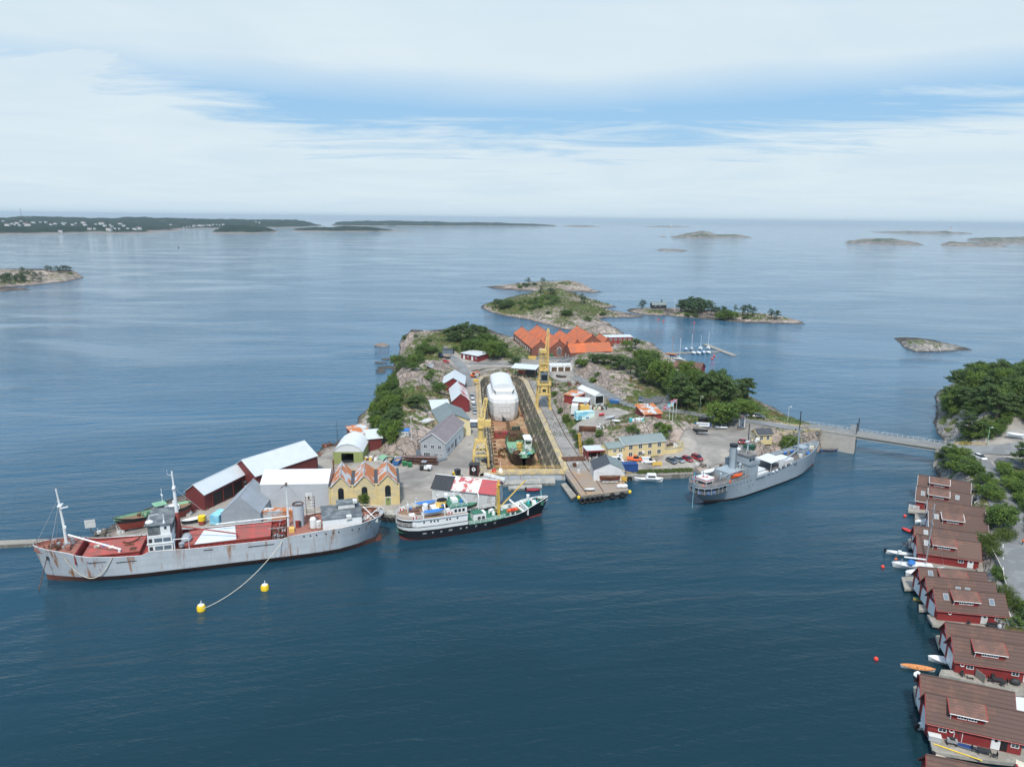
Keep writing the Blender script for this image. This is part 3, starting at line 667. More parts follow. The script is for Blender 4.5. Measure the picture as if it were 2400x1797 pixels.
c_ = mixc(nt, mth(nt, 'MULTIPLY', mapr(nt, noi(nt, pos, .012, 6, .7), .46, .54), mapr(nt, sz.outputs[2], 4, 9)), c_, (.045,.075,.030))
nt.links.new(c_, b.inputs['Base Color']); b.inputs['Roughness'].default_value = 1
bn = N(nt, 'ShaderNodeBump'); bn.inputs['Distance'].default_value = 1
nt.links.new(mth(nt, 'MULTIPLY', noi(nt, pos, .06, 6, .7), 9), bn.inputs['Height']); nt.links.new(bn.outputs[0], b.inputs['Normal'])
for i, (cs, sps) in enumerate([
 ([(1568,556),(1600,558),(1690,558),(1750,557),(1765,557),(1740,553),(1700,551),(1640,550),(1590,553)], [(1580,553,3600,1),(1600,551.5,3560,1),(1622,545,3600,1),(1638,540,3620,1),(1660,543,3640,1),(1679,550,3640,1),(1700,552,3640,1),(1728,550.5,3660,1),(1645,550,3450,1)]),
 ([(1532,587),(1560,588),(1600,590),(1618,587),(1590,584),(1550,583)], [(1545,584,1890,1),(1565,583.5,1890,1),(1590,586,1890,1)]),
 ([(1977,569),(2020,572),(2060,573),(2120,575),(2168,575),(2150,570),(2100,566),(2030,565),(2000,567)], [(1990,565,2900,1),(2020,560.5,2950,1),(2040,559.5,2980,1),(2090,560,3000,1),(2120,565,2950,1),(2151,568,2930,1)]),
 ([(2200,575),(2240,578),(2300,579),(2370,578),(2340,573),(2290,571),(2220,571)], [(2215,569,2830,1),(2235,564.5,2850,1),(2260,567.5,2850,1),(2285,568,2850,1),(2310,570.5,2850,1),(2350,572,2850,1)]),
 ([(2262,562),(2330,571),(2420,573),(2480,570),(2420,561),(2320,560)], [(2290,560,3400,1),(2314,557,3450,1),(2335,561,3400,1),(2379,557,3450,1),(2420,556,3450,1)]),
 ([(2030,544),(2100,547),(2200,548),(2290,548),(2260,545),(2180,543),(2090,542)], [(2080,544,5600,1),(2151,541.5,5700,1),(2190,543.5,5700,1),(2228,541,5700,1),(2255,544.5,5600,1)]),
 ([(1500,532),(1560,533),(1630,533),(1600,531),(1540,530)], [(1540,530.5,9300,1),(1573,530,9400,1)]),
 ([(1310,531),(1360,533),(1410,532),(1380,529),(1330,529)], [(1345,528.5,8500,1),(1385,529,8500,1)]),
 ([(1540,555),(1556,556),(1566,555),(1553,553.5)], [(1553,553.6,3650,1)])]):
 c = PX(cs); dd = max(p.y for p in c)
 terrain('skerry_ground', c, SP(sps), max(3.0, dd/420), 61+i, 3.6, .5, mat='skerry_rock')
# ---- eastern mainland
coast_e = PX([(2420,862),(2330,880),(2260,888),(2215,905),(2200,917),(2190,929),(2197,956),(2187,990),(2197,1014),(2214,1033),(2205,1058),(2196,1075),(2190,1100),(2200,1122),(2225,1150),(2235,1200),(2240,1260),(2255,1330),(2290,1400),(2330,1480),(2370,1580),(2440,1700),(2600,1800),(2900,1500),(2900,900)])
sp_e = SP([(2235,925,6),(2280,910,10),(2350,905,14),(2250,960,8),(2320,960,14),(2400,950,16),(2240,1000,6),(2225,1020,4.5),(2300,1010,9),(2380,1000,12),(2245,1045,6.4),(2300,1040,6.8),(2380,1030,7),(2240,1060,6.2),(2290,1065,6.3),(2380,1065,6.3),
 (2215,1085,2.5),(2260,1090,4.8),(2320,1110,5.6),(2225,1110,2),(2290,1140,3),(2340,1150,5),(2300,1180,2.2),(2365,1230,4.3),(2320,1250,2.3),(2345,1310,2.6),(2400,1300,4),(2400,1420,3.2),(2370,1450,2.2),(2420,1160,7),(2420,1500,3),(2450,1620,3),(2600,1400,5),(2600,1200,9),(2600,1000,14)])
road_e = [PX([(2225,1036),(2300,1042),(2420,1040),(2420,1085),(2345,1075),(2330,1085),(2365,1150),(2400,1215),(2440,1340),(2440,1460),(2370,1400),(2345,1320),(2335,1250),(2325,1190),(2305,1130),(2285,1085),(2250,1062)], 5.8), PX([(2360,1012),(2420,1000),(2420,1045),(2350,1042)], 6.8)]
terrain('mainland_ground', coast_e, sp_e, 1.2, 71, 1.0, .66, paved=road_e, ways=[(RD_E,5.2)], mat='ground_grey')
# ---- wooded hills of the far coast
def far_land(name, cs, sps, seed, res, mat, rough=1.4):
 c = PX(cs); return terrain(name, c, SP(sps), res, seed, rough, .8, mat=mat, shore=.5)
mat, nt, b = nodes_of('far_wood')
pos = N(nt, 'ShaderNodeNewGeometry').outputs['Position']
c_ = mixc(nt, mapr(nt, noi(nt, pos, .012, 8, .7), .35, .65), (.014,.034,.022), (.030,.056,.032))
c_ = mixc(nt, mapr(nt, noi(nt, pos, .09, 3), .48, .66), c_, (.010,.022,.014))
c_ = mixc(nt, mapr(nt, noi(nt, pos, .006, 6, .7), .60, .68), c_, (.20,.18,.16))
sz = N(nt, 'ShaderNodeSeparateXYZ'); nt.links.new(pos, sz.inputs[0])
c_ = mixc(nt, mapr(nt, mth(nt, 'ADD', sz.outputs[2], mth(nt, 'MULTIPLY', noi(nt, pos, .01, 5), 12)), 8, 12, 1, 0), c_, (.30,.26,.23))
nt.links.new(c_, b.inputs['Base Color']); b.inputs['Roughness'].default_value = 1; b.inputs['Specular IOR Level'].default_value = .0
bn = N(nt, 'ShaderNodeBump'); bn.inputs['Distance'].default_value = 1
nt.links.new(mth(nt, 'MULTIPLY', noi(nt, pos, .07, 5, .7), 16), bn.inputs['Height']); nt.links.new(bn.outputs[0], b.inputs['Normal'])
far_land('hills', [(-300,552),(-60,550),(0,549),(120,548),(200,546),(290,548),(380,546),(330,543),(420,541),(425,537),(440,536),(520,535.5),(700,533),(760,529),(600,522),(300,519),(-300,518)],
 [(-200,511,4800,1),(0,511,5000,1),(20,511,5000,1),(50,507,5000,1),(75,508.5,5000,1),(100,511,5000,1),(150,513.5,5000,1),(220,512.5,5200,1),(300,515,5200,1),(345,510,5200,1),(370,512.5,5200,1),(450,513.5,5400,1),(560,514.5,5500,1),(620,515.5,5600,1),(700,516.5,5800,1),(740,519,5900,1),
 (0,535,3100,1),(60,536,3100,1),(140,536,3150,1),(220,535,3300,1),(300,534,3600,1),(0,524,3900,1),(100,525,3900,1),(200,526,4000,1),(300,527,4200,1),(400,528,4500,1),(500,527,4800,1),(600,527,5000,1),(-200,530,3600,1)], 81, 15, 'far_wood', 7)
far_land('hills', [(500,546.5),(540,547.5),(600,547),(650,544),(655,541),(620,537),(560,536),(510,539),(498,543)], [(510,535,3480,1),(530,529.5,3500,1),(560,528.5,3560,1),(600,530,3600,1),(625,534,3650,1),(645,541,3800,1)], 82, 8, 'far_wood', 4)
far_land('hills', [(680,541.5),(730,543),(850,543),(930,542),(975,541.5),(920,539),(850,536.5),(760,537),(700,539)], [(700,536,4150,1),(740,533,4150,1),(790,532,4150,1),(825,531,4150,1),(860,532,4150,1),(890,534,4150,1),(930,539,4200,1)], 83, 8, 'far_wood', 4)
far_land('hills', [(775,528.5),(850,530),(960,530),(1080,530),(1200,530),(1280,530.5),(1310,531),(1290,528),(1200,526.5),(1080,525),(960,524),(860,523.5),(790,525)], [(790,520,6900,1),(860,517.2,6850,1),(920,517.6,7000,1),(960,518.2,7150,1),(1000,519.2,7300,1),(1060,520.8,7450,1),(1080,523,7500,1),(1110,521,7600,1),(1160,522.3,7800,1),(1250,525.2,8100,1),(1285,528,8200,1)], 84, 16, 'far_wood', 5)
# ---- the sea, cut out where the dry dock lies below it
SEA = 32000.0
outer = [Vector((SEA*math.cos(2*math.pi*k/96), SEA*math.sin(2*math.pi*k/96))) for k in range(96)]
hole = [Vector(p[:2]) for p in offset(DOCK, .6)]
vs, es, fs, _, _, of = geometry.delaunay_2d_cdt(outer+hole, [], [list(range(96)), list(range(96, 96+len(hole)))], 1, 1e-4, True)
cx = [sum((vs[i] for i in f), Vector((0, 0)))/len(f) for f in fs]
keep = [f for f, c in zip(fs, cx) if not bool(inpoly(np.array([[c.x]]), np.array([[c.y]]), hole)[0, 0])]
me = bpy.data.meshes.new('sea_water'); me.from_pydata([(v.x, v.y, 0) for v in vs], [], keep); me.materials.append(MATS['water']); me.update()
me.polygons.foreach_set('use_smooth', [True]*len(keep))
if me.polygons[0].normal.z < 0: me.flip_normals()
struct_o = bpy.data.objects.new('sea_water', me); COL.objects.link(struct_o); struct(struct_o)
# ---------------------------------------------------------------- buildings
def wallT(side, L, D):
 o, d = {'f': ((0, 0), (1, 0)), 'r': ((L, 0), (0, 1)), 'b': ((L, D), (-1, 0)), 'l': ((0, D), (0, -1))}[side]
 return Matrix(((d[0], -d[1], 0, o[0]), (d[1], d[0], 0, o[1]), (0, 0, 1, 0), (0, 0, 0, 1)))
def opening(root, side, L, D, u, z, w, h, kind='w', frame='white', pane='glass'):
 """window or door set on a wall: frame with bars, glass or leaf as its own piece; (u, z) is the centre of its foot"""
 T = wallT(side, L, D)
 m = MB(); m.T = T; t = min(.10, w*.08); x0, x1 = u-w/2, u+w/2
 if kind in 'wa':
  m.box(x0, x0+t, -.07, .05, z, z+h, frame); m.box(x1-t, x1, -.07, .05, z, z+h, frame)
  m.box(x0+t, x1-t, -.07, .05, z, z+t, frame); m.box(x0+t, x1-t, -.07, .05, z+h-t, z+h, frame)
  nb = 0 if w < .7 else 1 if w < 1.6 else (3 if w > 3 else 2)
  for k in range(nb):
   c = x0+(k+1)*w/(nb+1); m.box(c-.03, c+.03, -.065, .05, z+t, z+h-t, frame)
  for k in range(1, 1 if w < .7 else 2 if h < 2.2 else 4):
   c = z+k*h/(2 if h < 2.2 else 4); m.box(x0+t, x1-t, -.06, .05, c-.025, c+.025, frame)
  if kind == 'a':
   pts = [(u+w/2*math.cos(a), z+h+w/2*math.sin(a)) for a in [math.pi*k/10 for k in range(11)]]
   m.loft([[(p[0], -.07, p[1]), (u+(p[0]-u)*.78, -.07, z+h+(p[1]-z-h)*.78)] for p in pts], frame, False)
  f = m.build('window', root)
  g = MB(); g.T = T; g.box(x0+t*.5, x1-t*.5, -.03, .02, z+t*.5, z+h-t*.5, pane)
  if kind == 'a': g.poly([(u+(p[0]-u)*.8, -.04, z+h+(p[1]-z-h)*.8) for p in pts][::-1], pane)
  g.build('pane', f)
  return f
 if kind == 'd':
  m.box(x0-.1, x1+.1, -.06, .05, z, z+h+.1, 'white'); m.box(x0, x1, -.1, .0, z, z+h, frame)
  m.box(u-.2, u+.2, -.12, 0, z+h*.62, z+h*.82, 'glass')
  return m.build('door', root)
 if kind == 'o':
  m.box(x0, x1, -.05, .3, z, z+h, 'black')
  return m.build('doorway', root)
 m.box(x0, x1, -.06, .1, z, z+h, frame)
 for k in range(1, int(h/.55)+1): m.box(x0, x1, -.075, -.05, z+k*.55-.03, z+k*.55, 'dark')
 return m.build('garage_door', root)
def house(name, label, cat, A, rz, L, D, h, rise, wall, roof, axis='x', over=.35, wins=(), trim=None, group=None, gable=None, thick=.16, base=1.0, roof2=None):
 """walls with gables (axis x or y: ridge direction), or a shed roof (m: higher at the back, n: higher in front)"""
 root = thing(name, label, cat, A, rz, group)
 w = MB(); g = gable or wall
 def quad(a, b, mat): w.poly(a, mat)
 if axis == 'x':
  w.poly([(0,0,-base), (L,0,-base), (L,0,h), (0,0,h)], wall); w.poly([(L,D,-base), (0,D,-base), (0,D,h), (L,D,h)], wall)
  w.poly([(L,0,-base), (L,D,-base), (L,D,h), (L,D/2,h+rise), (L,0,h)], g); w.poly([(0,D,-base), (0,0,-base), (0,0,h), (0,D/2,h+rise), (0,D,h)], g)
 elif axis == 'y':
  w.poly([(0,0,-base), (L,0,-base), (L,0,h), (L/2,0,h+rise), (0,0,h)], g); w.poly([(L,D,-base), (0,D,-base), (0,D,h), (L/2,D,h+rise), (L,D,h)], g)
  w.poly([(L,0,-base), (L,D,-base), (L,D,h), (L,0,h)], wall); w.poly([(0,D,-base), (0,0,-base), (0,0,h), (0,D,h)], wall)
 else:
  hb = h+rise if axis == 'm' else h; hf = h if axis == 'm' else h+rise
  w.poly([(0,0,-base), (L,0,-base), (L,0,hf), (0,0,hf)], wall); w.poly([(L,D,-base), (0,D,-base), (0,D,hb), (L,D,hb)], wall)
  w.poly([(L,0,-base), (L,D,-base), (L,D,hb), (L,0,hf)], g); w.poly([(0,D,-base), (0,0,-base), (0,0,hf), (0,D,hb)], g)
 w.build('wall', root)
 r = MB(); o = over; t = thick
 def slab(p, mat):
  r.add(list(p)+[(x, y, z+t) for x, y, z in p], [(3,2,1,0), (4,5,6,7), (0,1,5,4), (1,2,6,5), (2,3,7,6), (3,0,4,7)], mat)
 e = .02
 if axis == 'x':
  k = rise/(D/2); zl = h-o*k+e; zr = h+rise+e
  slab([(-o,-o,zl), (L+o,-o,zl), (L+o,D/2,zr), (-o,D/2,zr)], roof); slab([(L+o,D+o,zl), (-o,D+o,zl), (-o,D/2,zr), (L+o,D/2,zr)], roof2 or roof)
  r.tube([(-o,D/2,zr+t), (L+o,D/2,zr+t)], .12, roof, 6)
 elif axis == 'y':
  k = rise/(L/2); zl = h-o*k+e; zr = h+rise+e
  slab([(L+o,-o,zl), (L+o,D+o,zl), (L/2,D+o,zr), (L/2,-o,zr)], roof2 or roof); slab([(-o,D+o,zl), (-o,-o,zl), (L/2,-o,zr), (L/2,D+o,zr)], roof)
  r.tube([(L/2,-o,zr+t), (L/2,D+o,zr+t)], .12, roof, 6)
 else:
  k = rise/D*(1 if axis == 'm' else -1); h0 = h if axis == 'm' else h+rise
  slab([(-o,-o,h0-o*k+e), (L+o,-o,h0-o*k+e), (L+o,D+o,h0+(D+o)*k+e), (-o,D+o,h0+(D+o)*k+e)], roof)
 r.build('roof', root)
 if trim and axis in 'xy':
  b = MB()
  if axis == 'x':
   for x in (-o, L+o):
    for y0 in (-o, D+o): b.tube([(x, y0, zl+.02), (x, D/2, zr+.02)], .095, trim, 4)
   for y0 in (-o, D+o): b.tube([(-o, y0, zl), (L+o, y0, zl)], .07, trim, 4)
  else:
   for y in (-o, D+o):
    for x0 in (-o, L+o): b.tube([(x0, y, zl+.02), (L/2, y, zr+.02)], .095, trim, 4)
   for x0 in (-o, L+o): b.tube([(x0, -o, zl), (x0, D+o, zl)], .07, trim, 4)
  b.build('bargeboard', root)
 for q in wins: opening(root, q[0], L, D, *q[1:])
 return root
V = lambda *p: Vector(p)
# red sheds on the western spit
s1 = house('boat_shed', 'low dark red shed with open bays and white metal roof beside the green fishing boat', 'shed', V(-83.0,180.2,1.9), R(72), 19, 6.2, 4.6, 2.3, 'falu', 'roof_white', wins=[('f', 5+4.2*k, .1, 3.9, 3.4, 'o') for k in range(3)], gable='falu_y')
for k in range(4): m = MB(); m.box(5+4.2*k-2.2, 5+4.2*k-1.95, -.25, .0, -.5, 4.4, 'falu'); m.build('post', s1)
house('storage_shed', 'tall dark red shed with white metal roof, largest of the red sheds on the spit', 'shed', V(-73.6,193.2,2.0), R(56), 22.5, 11.5, 5.0, 3.6, 'falu', 'roof_white', wins=[('l', 7.5, 0, 2.2, 2.6, 'g', 'falu')], gable='falu_y')
# fabric covered halls
house('tarpaulin_tent', 'steep grey tarpaulin tent with dented gable between the blue box and the grey hall', 'tent', V(-75.0,171.3,1.9), R(4), 10, 13, 2.9, 4.6, 'tarp_grey', 'tarp_grey', axis='y', over=.05, thick=.08)
house('fabric_hall', 'long grey fabric hall with a pale roof beside the rusty triple gabled building', 'hall', V(-68.0,181.2,2.0), R(4), 18.2, 10, 7.0, 2.4, 'cover_grey', 'cover_white', over=.06, thick=.1, wins=[('f', 12.8, 0, 1.4, 4.3, 'd', 'white_dirty')])
# triple gabled workshop: three equal bays
L3 = 19.0; bw = L3/3
ws = thing('workshop', 'pale yellow workshop with three rusty gabled roofs and tall arched windows', 'workshop', (-49.6,181.9,2.0), R(11))
w = MB(); Dw = 12.5; hw_, rs_ = 6.2, 2.7
pts = [(0,0,-1), (L3,0,-1), (L3,0,hw_)]
for k in (2, 1, 0): pts += [((k+.83)*bw,0,hw_+.4), ((k+.5)*bw,0,hw_+rs_), ((k+.17)*bw,0,hw_+.4)]
pts += [(0,0,hw_)]
w.poly(pts, 'old_yellow'); w.poly([(p[0], Dw, p[2]) for p in pts][::-1], 'old_yellow')
w.poly([(L3,0,-1), (L3,Dw,-1), (L3,Dw,hw_), (L3,0,hw_)], 'old_yellow'); w.poly([(0,Dw,-1), (0,0,-1), (0,0,hw_), (0,Dw,hw_)], 'old_yellow')
for k in range(4): w.box(k*bw-.25 if k else -.05, k*bw+.25 if k < 3 else L3+.05, -.18, .02, -1, hw_+.1, 'old_yellow')
w.build('wall', ws)
for k in range(3):
 r = MB(); x0, xm, x1 = (k+.08)*bw, (k+.5)*bw, (k+.92)*bw; z0, z1 = hw_+.02, hw_+rs_+.15
 for a, b_, c_, d_ in (((x0,-.3,z0), (x0,Dw,z0), (xm,Dw,z1), (xm,-.3,z1)), ((xm,-.3,z1), (xm,Dw,z1), (x1,Dw,z0), (x1,-.3,z0))):
  q = [a, d_, c_, b_] if a[0] == x0 else [a, d_, c_, b_]
  r.add(q+[(p[0], p[1], p[2]+.14) for p in q], [(3,2,1,0), (4,5,6,7), (0,1,5,4), (1,2,6,5), (2,3,7,6), (3,0,4,7)], 'roof_rust_patch')
 r.tube([(xm,-.3,z1+.14), (xm,Dw,z1+.14)], .16, 'steel', 6)
 r.tube([(x0,-.3,z0+.12), (xm,-.32,z1+.12), (x1,-.3,z0+.12)], .12, 'white_dirty', 4)
 r.build('roof', ws)
 opening(ws, 'f', L3, Dw, (k+.5)*bw, .6 if k < 2 else 2.6, 1.55, 4.5 if k < 2 else 2.5, 'a', 'dark')
opening(ws, 'f', L3, Dw, 2.5*bw, 0, 1.5, 2.3, 'd', 'olive')
m = MB()
for k in range(4): m.box(max(-.2, k*bw-.62), min(L3+.2, k*bw+.62), -.1, Dw, hw_-.25, hw_+.06, 'roof_slate')
m.build('gutter', ws)
m = MB(); m.cyl(.9, 9.5, hw_, hw_+4.2, .22, .2, 'rusty', 8); m.cyl(.9, 9.5, hw_+4.2, hw_+4.5, .34, .3, 'rusty', 8); m.build('flue', ws)
# olive tent with white vault roof
def vault(name, label, A, rz, L, D, h, prof, wall, roof, openw=None):
 root = thing(name, label, 'tent', A, rz)
 w = MB()
 face = [(0,-.6), (L,-.6), (L,h)]+[(L*(1-u), h+z) for u, z in prof]+[(0,h)]
 w.poly([(x, D, z) for x, z in face][::-1], wall)
 w.poly([(L,0,-.6), (L,D,-.6), (L,D,h), (L,0,h)], wall); w.poly([(0,D,-.6), (0,0,-.6), (0,0,h), (0,D,h)], wall)
 if openw:
  a, b_, t = openw
  w.poly([(0,0,-.6), (a,0,-.6), (a,0,t), (0,0,t)], wall); w.poly([(b_,0,-.6), (L,0,-.6), (L,0,t), (b_,0,t)], wall)
  w.poly([(0,0,t), (L,0,t), (L,0,h), (0,0,h)], wall)
  w.poly([(x, .01, z) for x, z in [(L,h)]+face[3:-1]+[(0,h)]], roof)
 else: w.poly([(x, 0, z) for x, z in face], wall)
 w.build('wall', root)
 r = MB(); sec = [(L+.08, h-.05)]+[(L*(1-u), h+z+.05) for u, z in prof]+[(-.08, h-.05)]
 r.loft([[(x, y, z) for x, z in sec] for y in (-.25, D+.25)], roof, False); r.sm = True; r.build('roof', root)
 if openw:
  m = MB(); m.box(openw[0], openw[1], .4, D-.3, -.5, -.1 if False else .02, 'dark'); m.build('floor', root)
 return root
PROF = [(.12,1.35), (.3,2.35), (.5,2.75), (.7,2.35), (.88,1.35)]
vault('storage_tent', 'olive green storage tent with white vaulted roof and open front', V(-57.9,219.6,2.1), R(2), 9.6, 13, 3.5, PROF, 'olive', 'cover_white', (2.6, 6.6, 3.0))
house('rusty_shed', 'dark red shed with orange rusted roof behind the olive tent', 'shed', P(833,1050,2.2), R(35), 6, 7, 4.2, 1.6, 'falu', 'roof_rust_patch', axis='m', over=.4)
house('lean_to_shed', 'low red shed with pale metal roof under the trees behind the olive tent', 'shed', P(864,1056,2.2), R(20), 4.5, 6, 4.2, 1.2, 'falu', 'roof_white', axis='m', over=.5)
# white and grey office house
house('office_house', 'white house with grey boarded gable and mauve metal roof beside the dock', 'house', V(-22.0,224.0,2.2), R(79), 24, 8.4, 5.6, 2.9, 'wall_white', 'roof_mauve', trim='white', gable='wall_grey', over=.45,
 wins=[('l', 1.7, 3.2, 1.3, 1.3), ('l', 4.2, 3.2, 1.3, 1.3), ('l', 6.6, 3.2, 1.3, 1.3), ('l', 2.2, .2, 2.4, 1.5), ('l', 4.9, 1.0, .5, .5), ('l', 6.0, 1.0, .5, .5), ('l', 7.1, 1.0, .5, .5)]+[('f', 2+2.2*k, 4.2, .8, .55) for k in range(10)]+[('f', 4.5, .9, 3.2, 1.6), ('f', 9, .9, 3.2, 1.6), ('f', 13.5, 0, 1.6, 2.6, 'o'), ('f', 18.5, 1, 2.0, 1.4)])
house('workshop_shed', 'cream shed with grey roof standing behind the white office house', 'shed', V(-26.0,247.5,2.2), R(16), 11.5, 17, 5.6, 2.6, 'cream', 'roof_grey', axis='y', over=.4, wins=[('r', 4, .2, 2.4, 3.0, 'g', 'metal_grey')])
house('metal_shed', 'small grey corrugated shed with pale lean-to roof below the rocky ridge', 'shed', V(-31.6,272.8,2.2), R(14), 7.4, 9, 3.6, 1.3, 'metal_grey', 'roof_white', axis='m', over=.3)
house('red_barn', 'bright red barn with one white and one rust red roof slope along the dock road', 'barn', V(-24.4,282.0,2.3), R(8), 7.0, 22, 4.6, 3.1, 'barn_red', 'roof_white_y', axis='y', over=.4, roof2='roof_red_white')
house('red_barn', 'red barn with all white gabled roof, the far one along the dock road', 'barn', V(-31.5,313.5,2.6), R(2), 9.8, 17, 3.9, 3.0, 'barn_red', 'roof_white_y', axis='y', over=.4, wins=[('f', 7.2, 1.5, .8, 1.2)], trim=None)
lr = house('garage_row', 'long low red hut with flat white roof on the upper yard', 'hut', P(1081,839.5,4.9), R(-40), 12.6, 9, 2.9, .5, 'barn_red', 'roof_white', axis='m', over=.5, wins=[('f', 2.2, 0, 1.1, 2.1, 'd'), ('f', 5.0, 1, 1.1, 1.0), ('f', 8.3, 0, 1.1, 2.1, 'd'), ('f', 11, 1, 1.1, 1.0)])
house('storage_box', 'dark grey storage box standing at the far end of the upper yard', 'container', P(1037,830,5.6), R(-12), 6, 3, 2.6, .1, 'navy_dark', 'dark', axis='m', over=.05)
# brick works: halls with orange tiled roofs
BW = 4.4
def hall(label, A, rz, L, D, h, rise, wins, dormer=None, sky=None):
 r = house('brick_hall', label, 'hall', A, rz, L, D, h, rise, 'brick', 'tile_orange', axis='y', over=.18, wins=wins, group='brick halls of the old works', thick=.2)
 for y in (0, D): m = MB(); m.cbox((L/2, y, h+rise+.45), (.9, .5, .9), 'brick'); m.build('gable_cap', r)
 if sky:
  k = rise/(L/2); m = MB(); u0, u1, y0, y1 = sky
  z = lambda u: h+(L-u)*k+.3
  m.add([(u0,y0,z(u0)), (u1,y0,z(u1)), (u1,y1,z(u1)), (u0,y1,z(u0))], [(0,1,2,3)], 'glass_sky')
  for q in range(5):
   y = y0+(y1-y0)*q/4; m.tube([(u0,y,z(u0)+.05), (u1,y,z(u1)+.05)], .08, 'white', 4)
  m.build('skylight', r)
 return r
hall('westernmost orange roofed brick hall, with windows all along its side', V(11.0,395.6,BW), R(11), 10.4, 54, 4.3, 3.9, [('f', 5.2, .3, 2.2, 3.0, 'a')]+[('l', 6+5.2*k, 1.2, 2.0, 1.9) for k in range(9)])
hall('orange roofed brick hall, second from the western end, with tall arched window', V(21.3,397.2,BW), R(11), 11.2, 58, 4.3, 4.3, [('f', 5.4, .3, 2.4, 3.2, 'a')], sky=(6.6, 10.6, 30, 38))
hall('orange roofed brick hall in the middle, its front behind the wing gable', V(32.4,399.2,BW), R(11), 9.4, 40, 4.3, 3.7, [], sky=None)
hall('orange roofed brick hall behind the front wing, with big glass skylight', V(40.6,408,BW), R(11), 12.5, 34, 5.2, 4.8, [('f', 6.2, 3.6, 2.0, 1.4, 'a')], sky=(7.5, 11.5, 6, 16))
hall('smallest orange roofed brick hall, at the eastern end behind the front wing', V(52.6,413,BW), R(11), 7.4, 16, 4.0, 3.4, [('f', 4, 3.2, 1.4, 1.0, 'a')])
wing = house('brick_wing', 'low brick wing with broad orange roof turned across the other halls', 'hall', V(32.2,385.6,BW), R(18), 25.5, 10.5, 3.6, 4.2, 'brick', 'tile_orange', over=.15, wins=[('l', 3.2, .4, 1.6, 1.8), ('l', 7.2, .4, 1.2, 1.8), ('f', 19.5, .9, 1.2, 1.1), ('f', 23, .9, 1.2, 1.1)], thick=.2, group='brick halls of the old works')
m = MB(); m.cbox((0, 5.25, 8.4), (.6, 1.1, 1.6), 'brick'); m.build('gable_cap', wing)
house('cabin_block', 'two storey dark red cabin block with white roof behind the brick halls', 'cabin', V(55,428,BW), R(10), 19, 6, 5.6, .4, 'bulwark_red', 'roof_white', axis='m', over=.3, wins=[('f', 2.2+3*k, z, 1.5, 1.3) for k in range(7) for z in (.7, 3.6)])
house('garage_block', 'flat white garage block with three dark doors on the upper yard', 'garage', V(19.6,358.4,3.4), R(6), 11.2, 6, 2.8, .25, 'white', 'white_dirty', axis='m', over=.1, wins=[('f', 2.1+3.5*k, 0, 2.8, 2.3, 'g', 'timber') for k in range(3)])
# open shelter with white roof at the head of the dock
sh = thing('open_shelter', 'open sided shelter with sloping white metal roof at the head of the dock', 'shelter', P(1225,876,4.0), R(-18))
m = MB(); m.add([(-5.5,-2.2,3.0), (7.5,-2.2,3.0), (7.5,4.5,4.1), (-5.5,4.5,4.1), (-5.5,-2.2,3.14), (7.5,-2.2,3.14), (7.5,4.5,4.24), (-5.5,4.5,4.24)], [(3,2,1,0), (4,5,6,7), (0,1,5,4), (1,2,6,5), (2,3,7,6), (3,0,4,7)], 'roof_white'); m.build('roof', sh)
for x in (-5, 1, 7):
 for y in (-1.8, 4): m = MB(); m.box(x-.12, x+.12, y-.12, y+.12, -1, 3.1+(.9 if y > 0 else 0), 'timber'); m.build('post', sh)
m = MB(); m.box(1.5, 6.5, 1.0, 4, -.6, 2.6, 'dark'); m.box(-3, 1, 2, 3.5, -.6, 1.2, 'ship_red'); m.build('back_wall', sh)
# white tunnel tent and small red sheds on the upper junk yard
wt = house('tunnel_tent', 'long white tunnel tent with open end facing the junk yard', 'tent', V(34.3,284.6,5.8), R(24), 4.4, 15, 3.2, 1.3, 'cover_white', 'cover_white', axis='y', over=.06, thick=.06, wins=[('f', 2.2, 0, 3.6, 3.0, 'o')]+[('l', 2+3.2*k, 2.2, .3, .5, 'o') for k in range(4)])
house('red_shed', 'small dark red shed with rust patched white roof above the crane road', 'shed', P(1322,941,6.0), R(-38), 6.4, 6, 3.0, .7, 'bulwark_red', 'roof_rust_patch', axis='m', over=.3)
house('red_shed', 'small dark red shed with plain white roof beside the mural container', 'shed', P(1342,957,6.0), R(-16), 6, 5.2, 2.9, .5, 'bulwark_red', 'roof_white', axis='m', over=.3)
rs = house('rust_roof_shed', 'dark red shed with bright rusted roof below the road bend', 'shed', V(50.0,258.0,5.6), R(14), 7.0, 8.2, 3.2, 1.5, 'bulwark_red', 'roof_rust_patch', axis='m', over=.5, wins=[('f', 2.6, .2, 3, 2.1, 'o')])
m = MB(); m.cyl(4.6, 6.2, 4.0, 5.7, .16, .16, 'dark', 8); m.build('flue', rs)
# yellow quay house in two parts with terrace, red carport
yh = house('quay_house', 'pale yellow two storey house with grey roof and many white windows on the quay', 'house', V(37.4,225.3,2.2), R(19), 15.6, 6.4, 5.2, 1.5, 'pale_yellow', 'roof_greygreen', trim='white', over=.4,
 wins=[('f', 2.6+3.6*k, z, 1.5, 1.5) for k in range(4) for z in (.7, 3.2)]+[('l', 3.2, 3.4, 1.2, 1.1)])
m = MB(); m.cbox((7.2, -.4, 1.9), (.8, .6, .7), 'white'); m.build('air_unit', yh)
house('quay_annex', 'lower yellow annex with grey roof joined to the western end of the quay house', 'house', V(31.9,222.8,2.2), R(19), 5.75, 5.4, 4.5, 1.0, 'pale_yellow', 'roof_greygreen', over=.3, wins=[('f', 2.4, 3.0, 1.4, 1.0), ('f', 4.5, 3.0, 1.4, 1.0), ('f', 4.3, 0, 2.0, 2.3, 'd')])
tr = thing('terrace', 'yellow walled terrace with wooden railing at the eastern end of the quay house', 'terrace', (52.3,230.4,2.2), R(19))
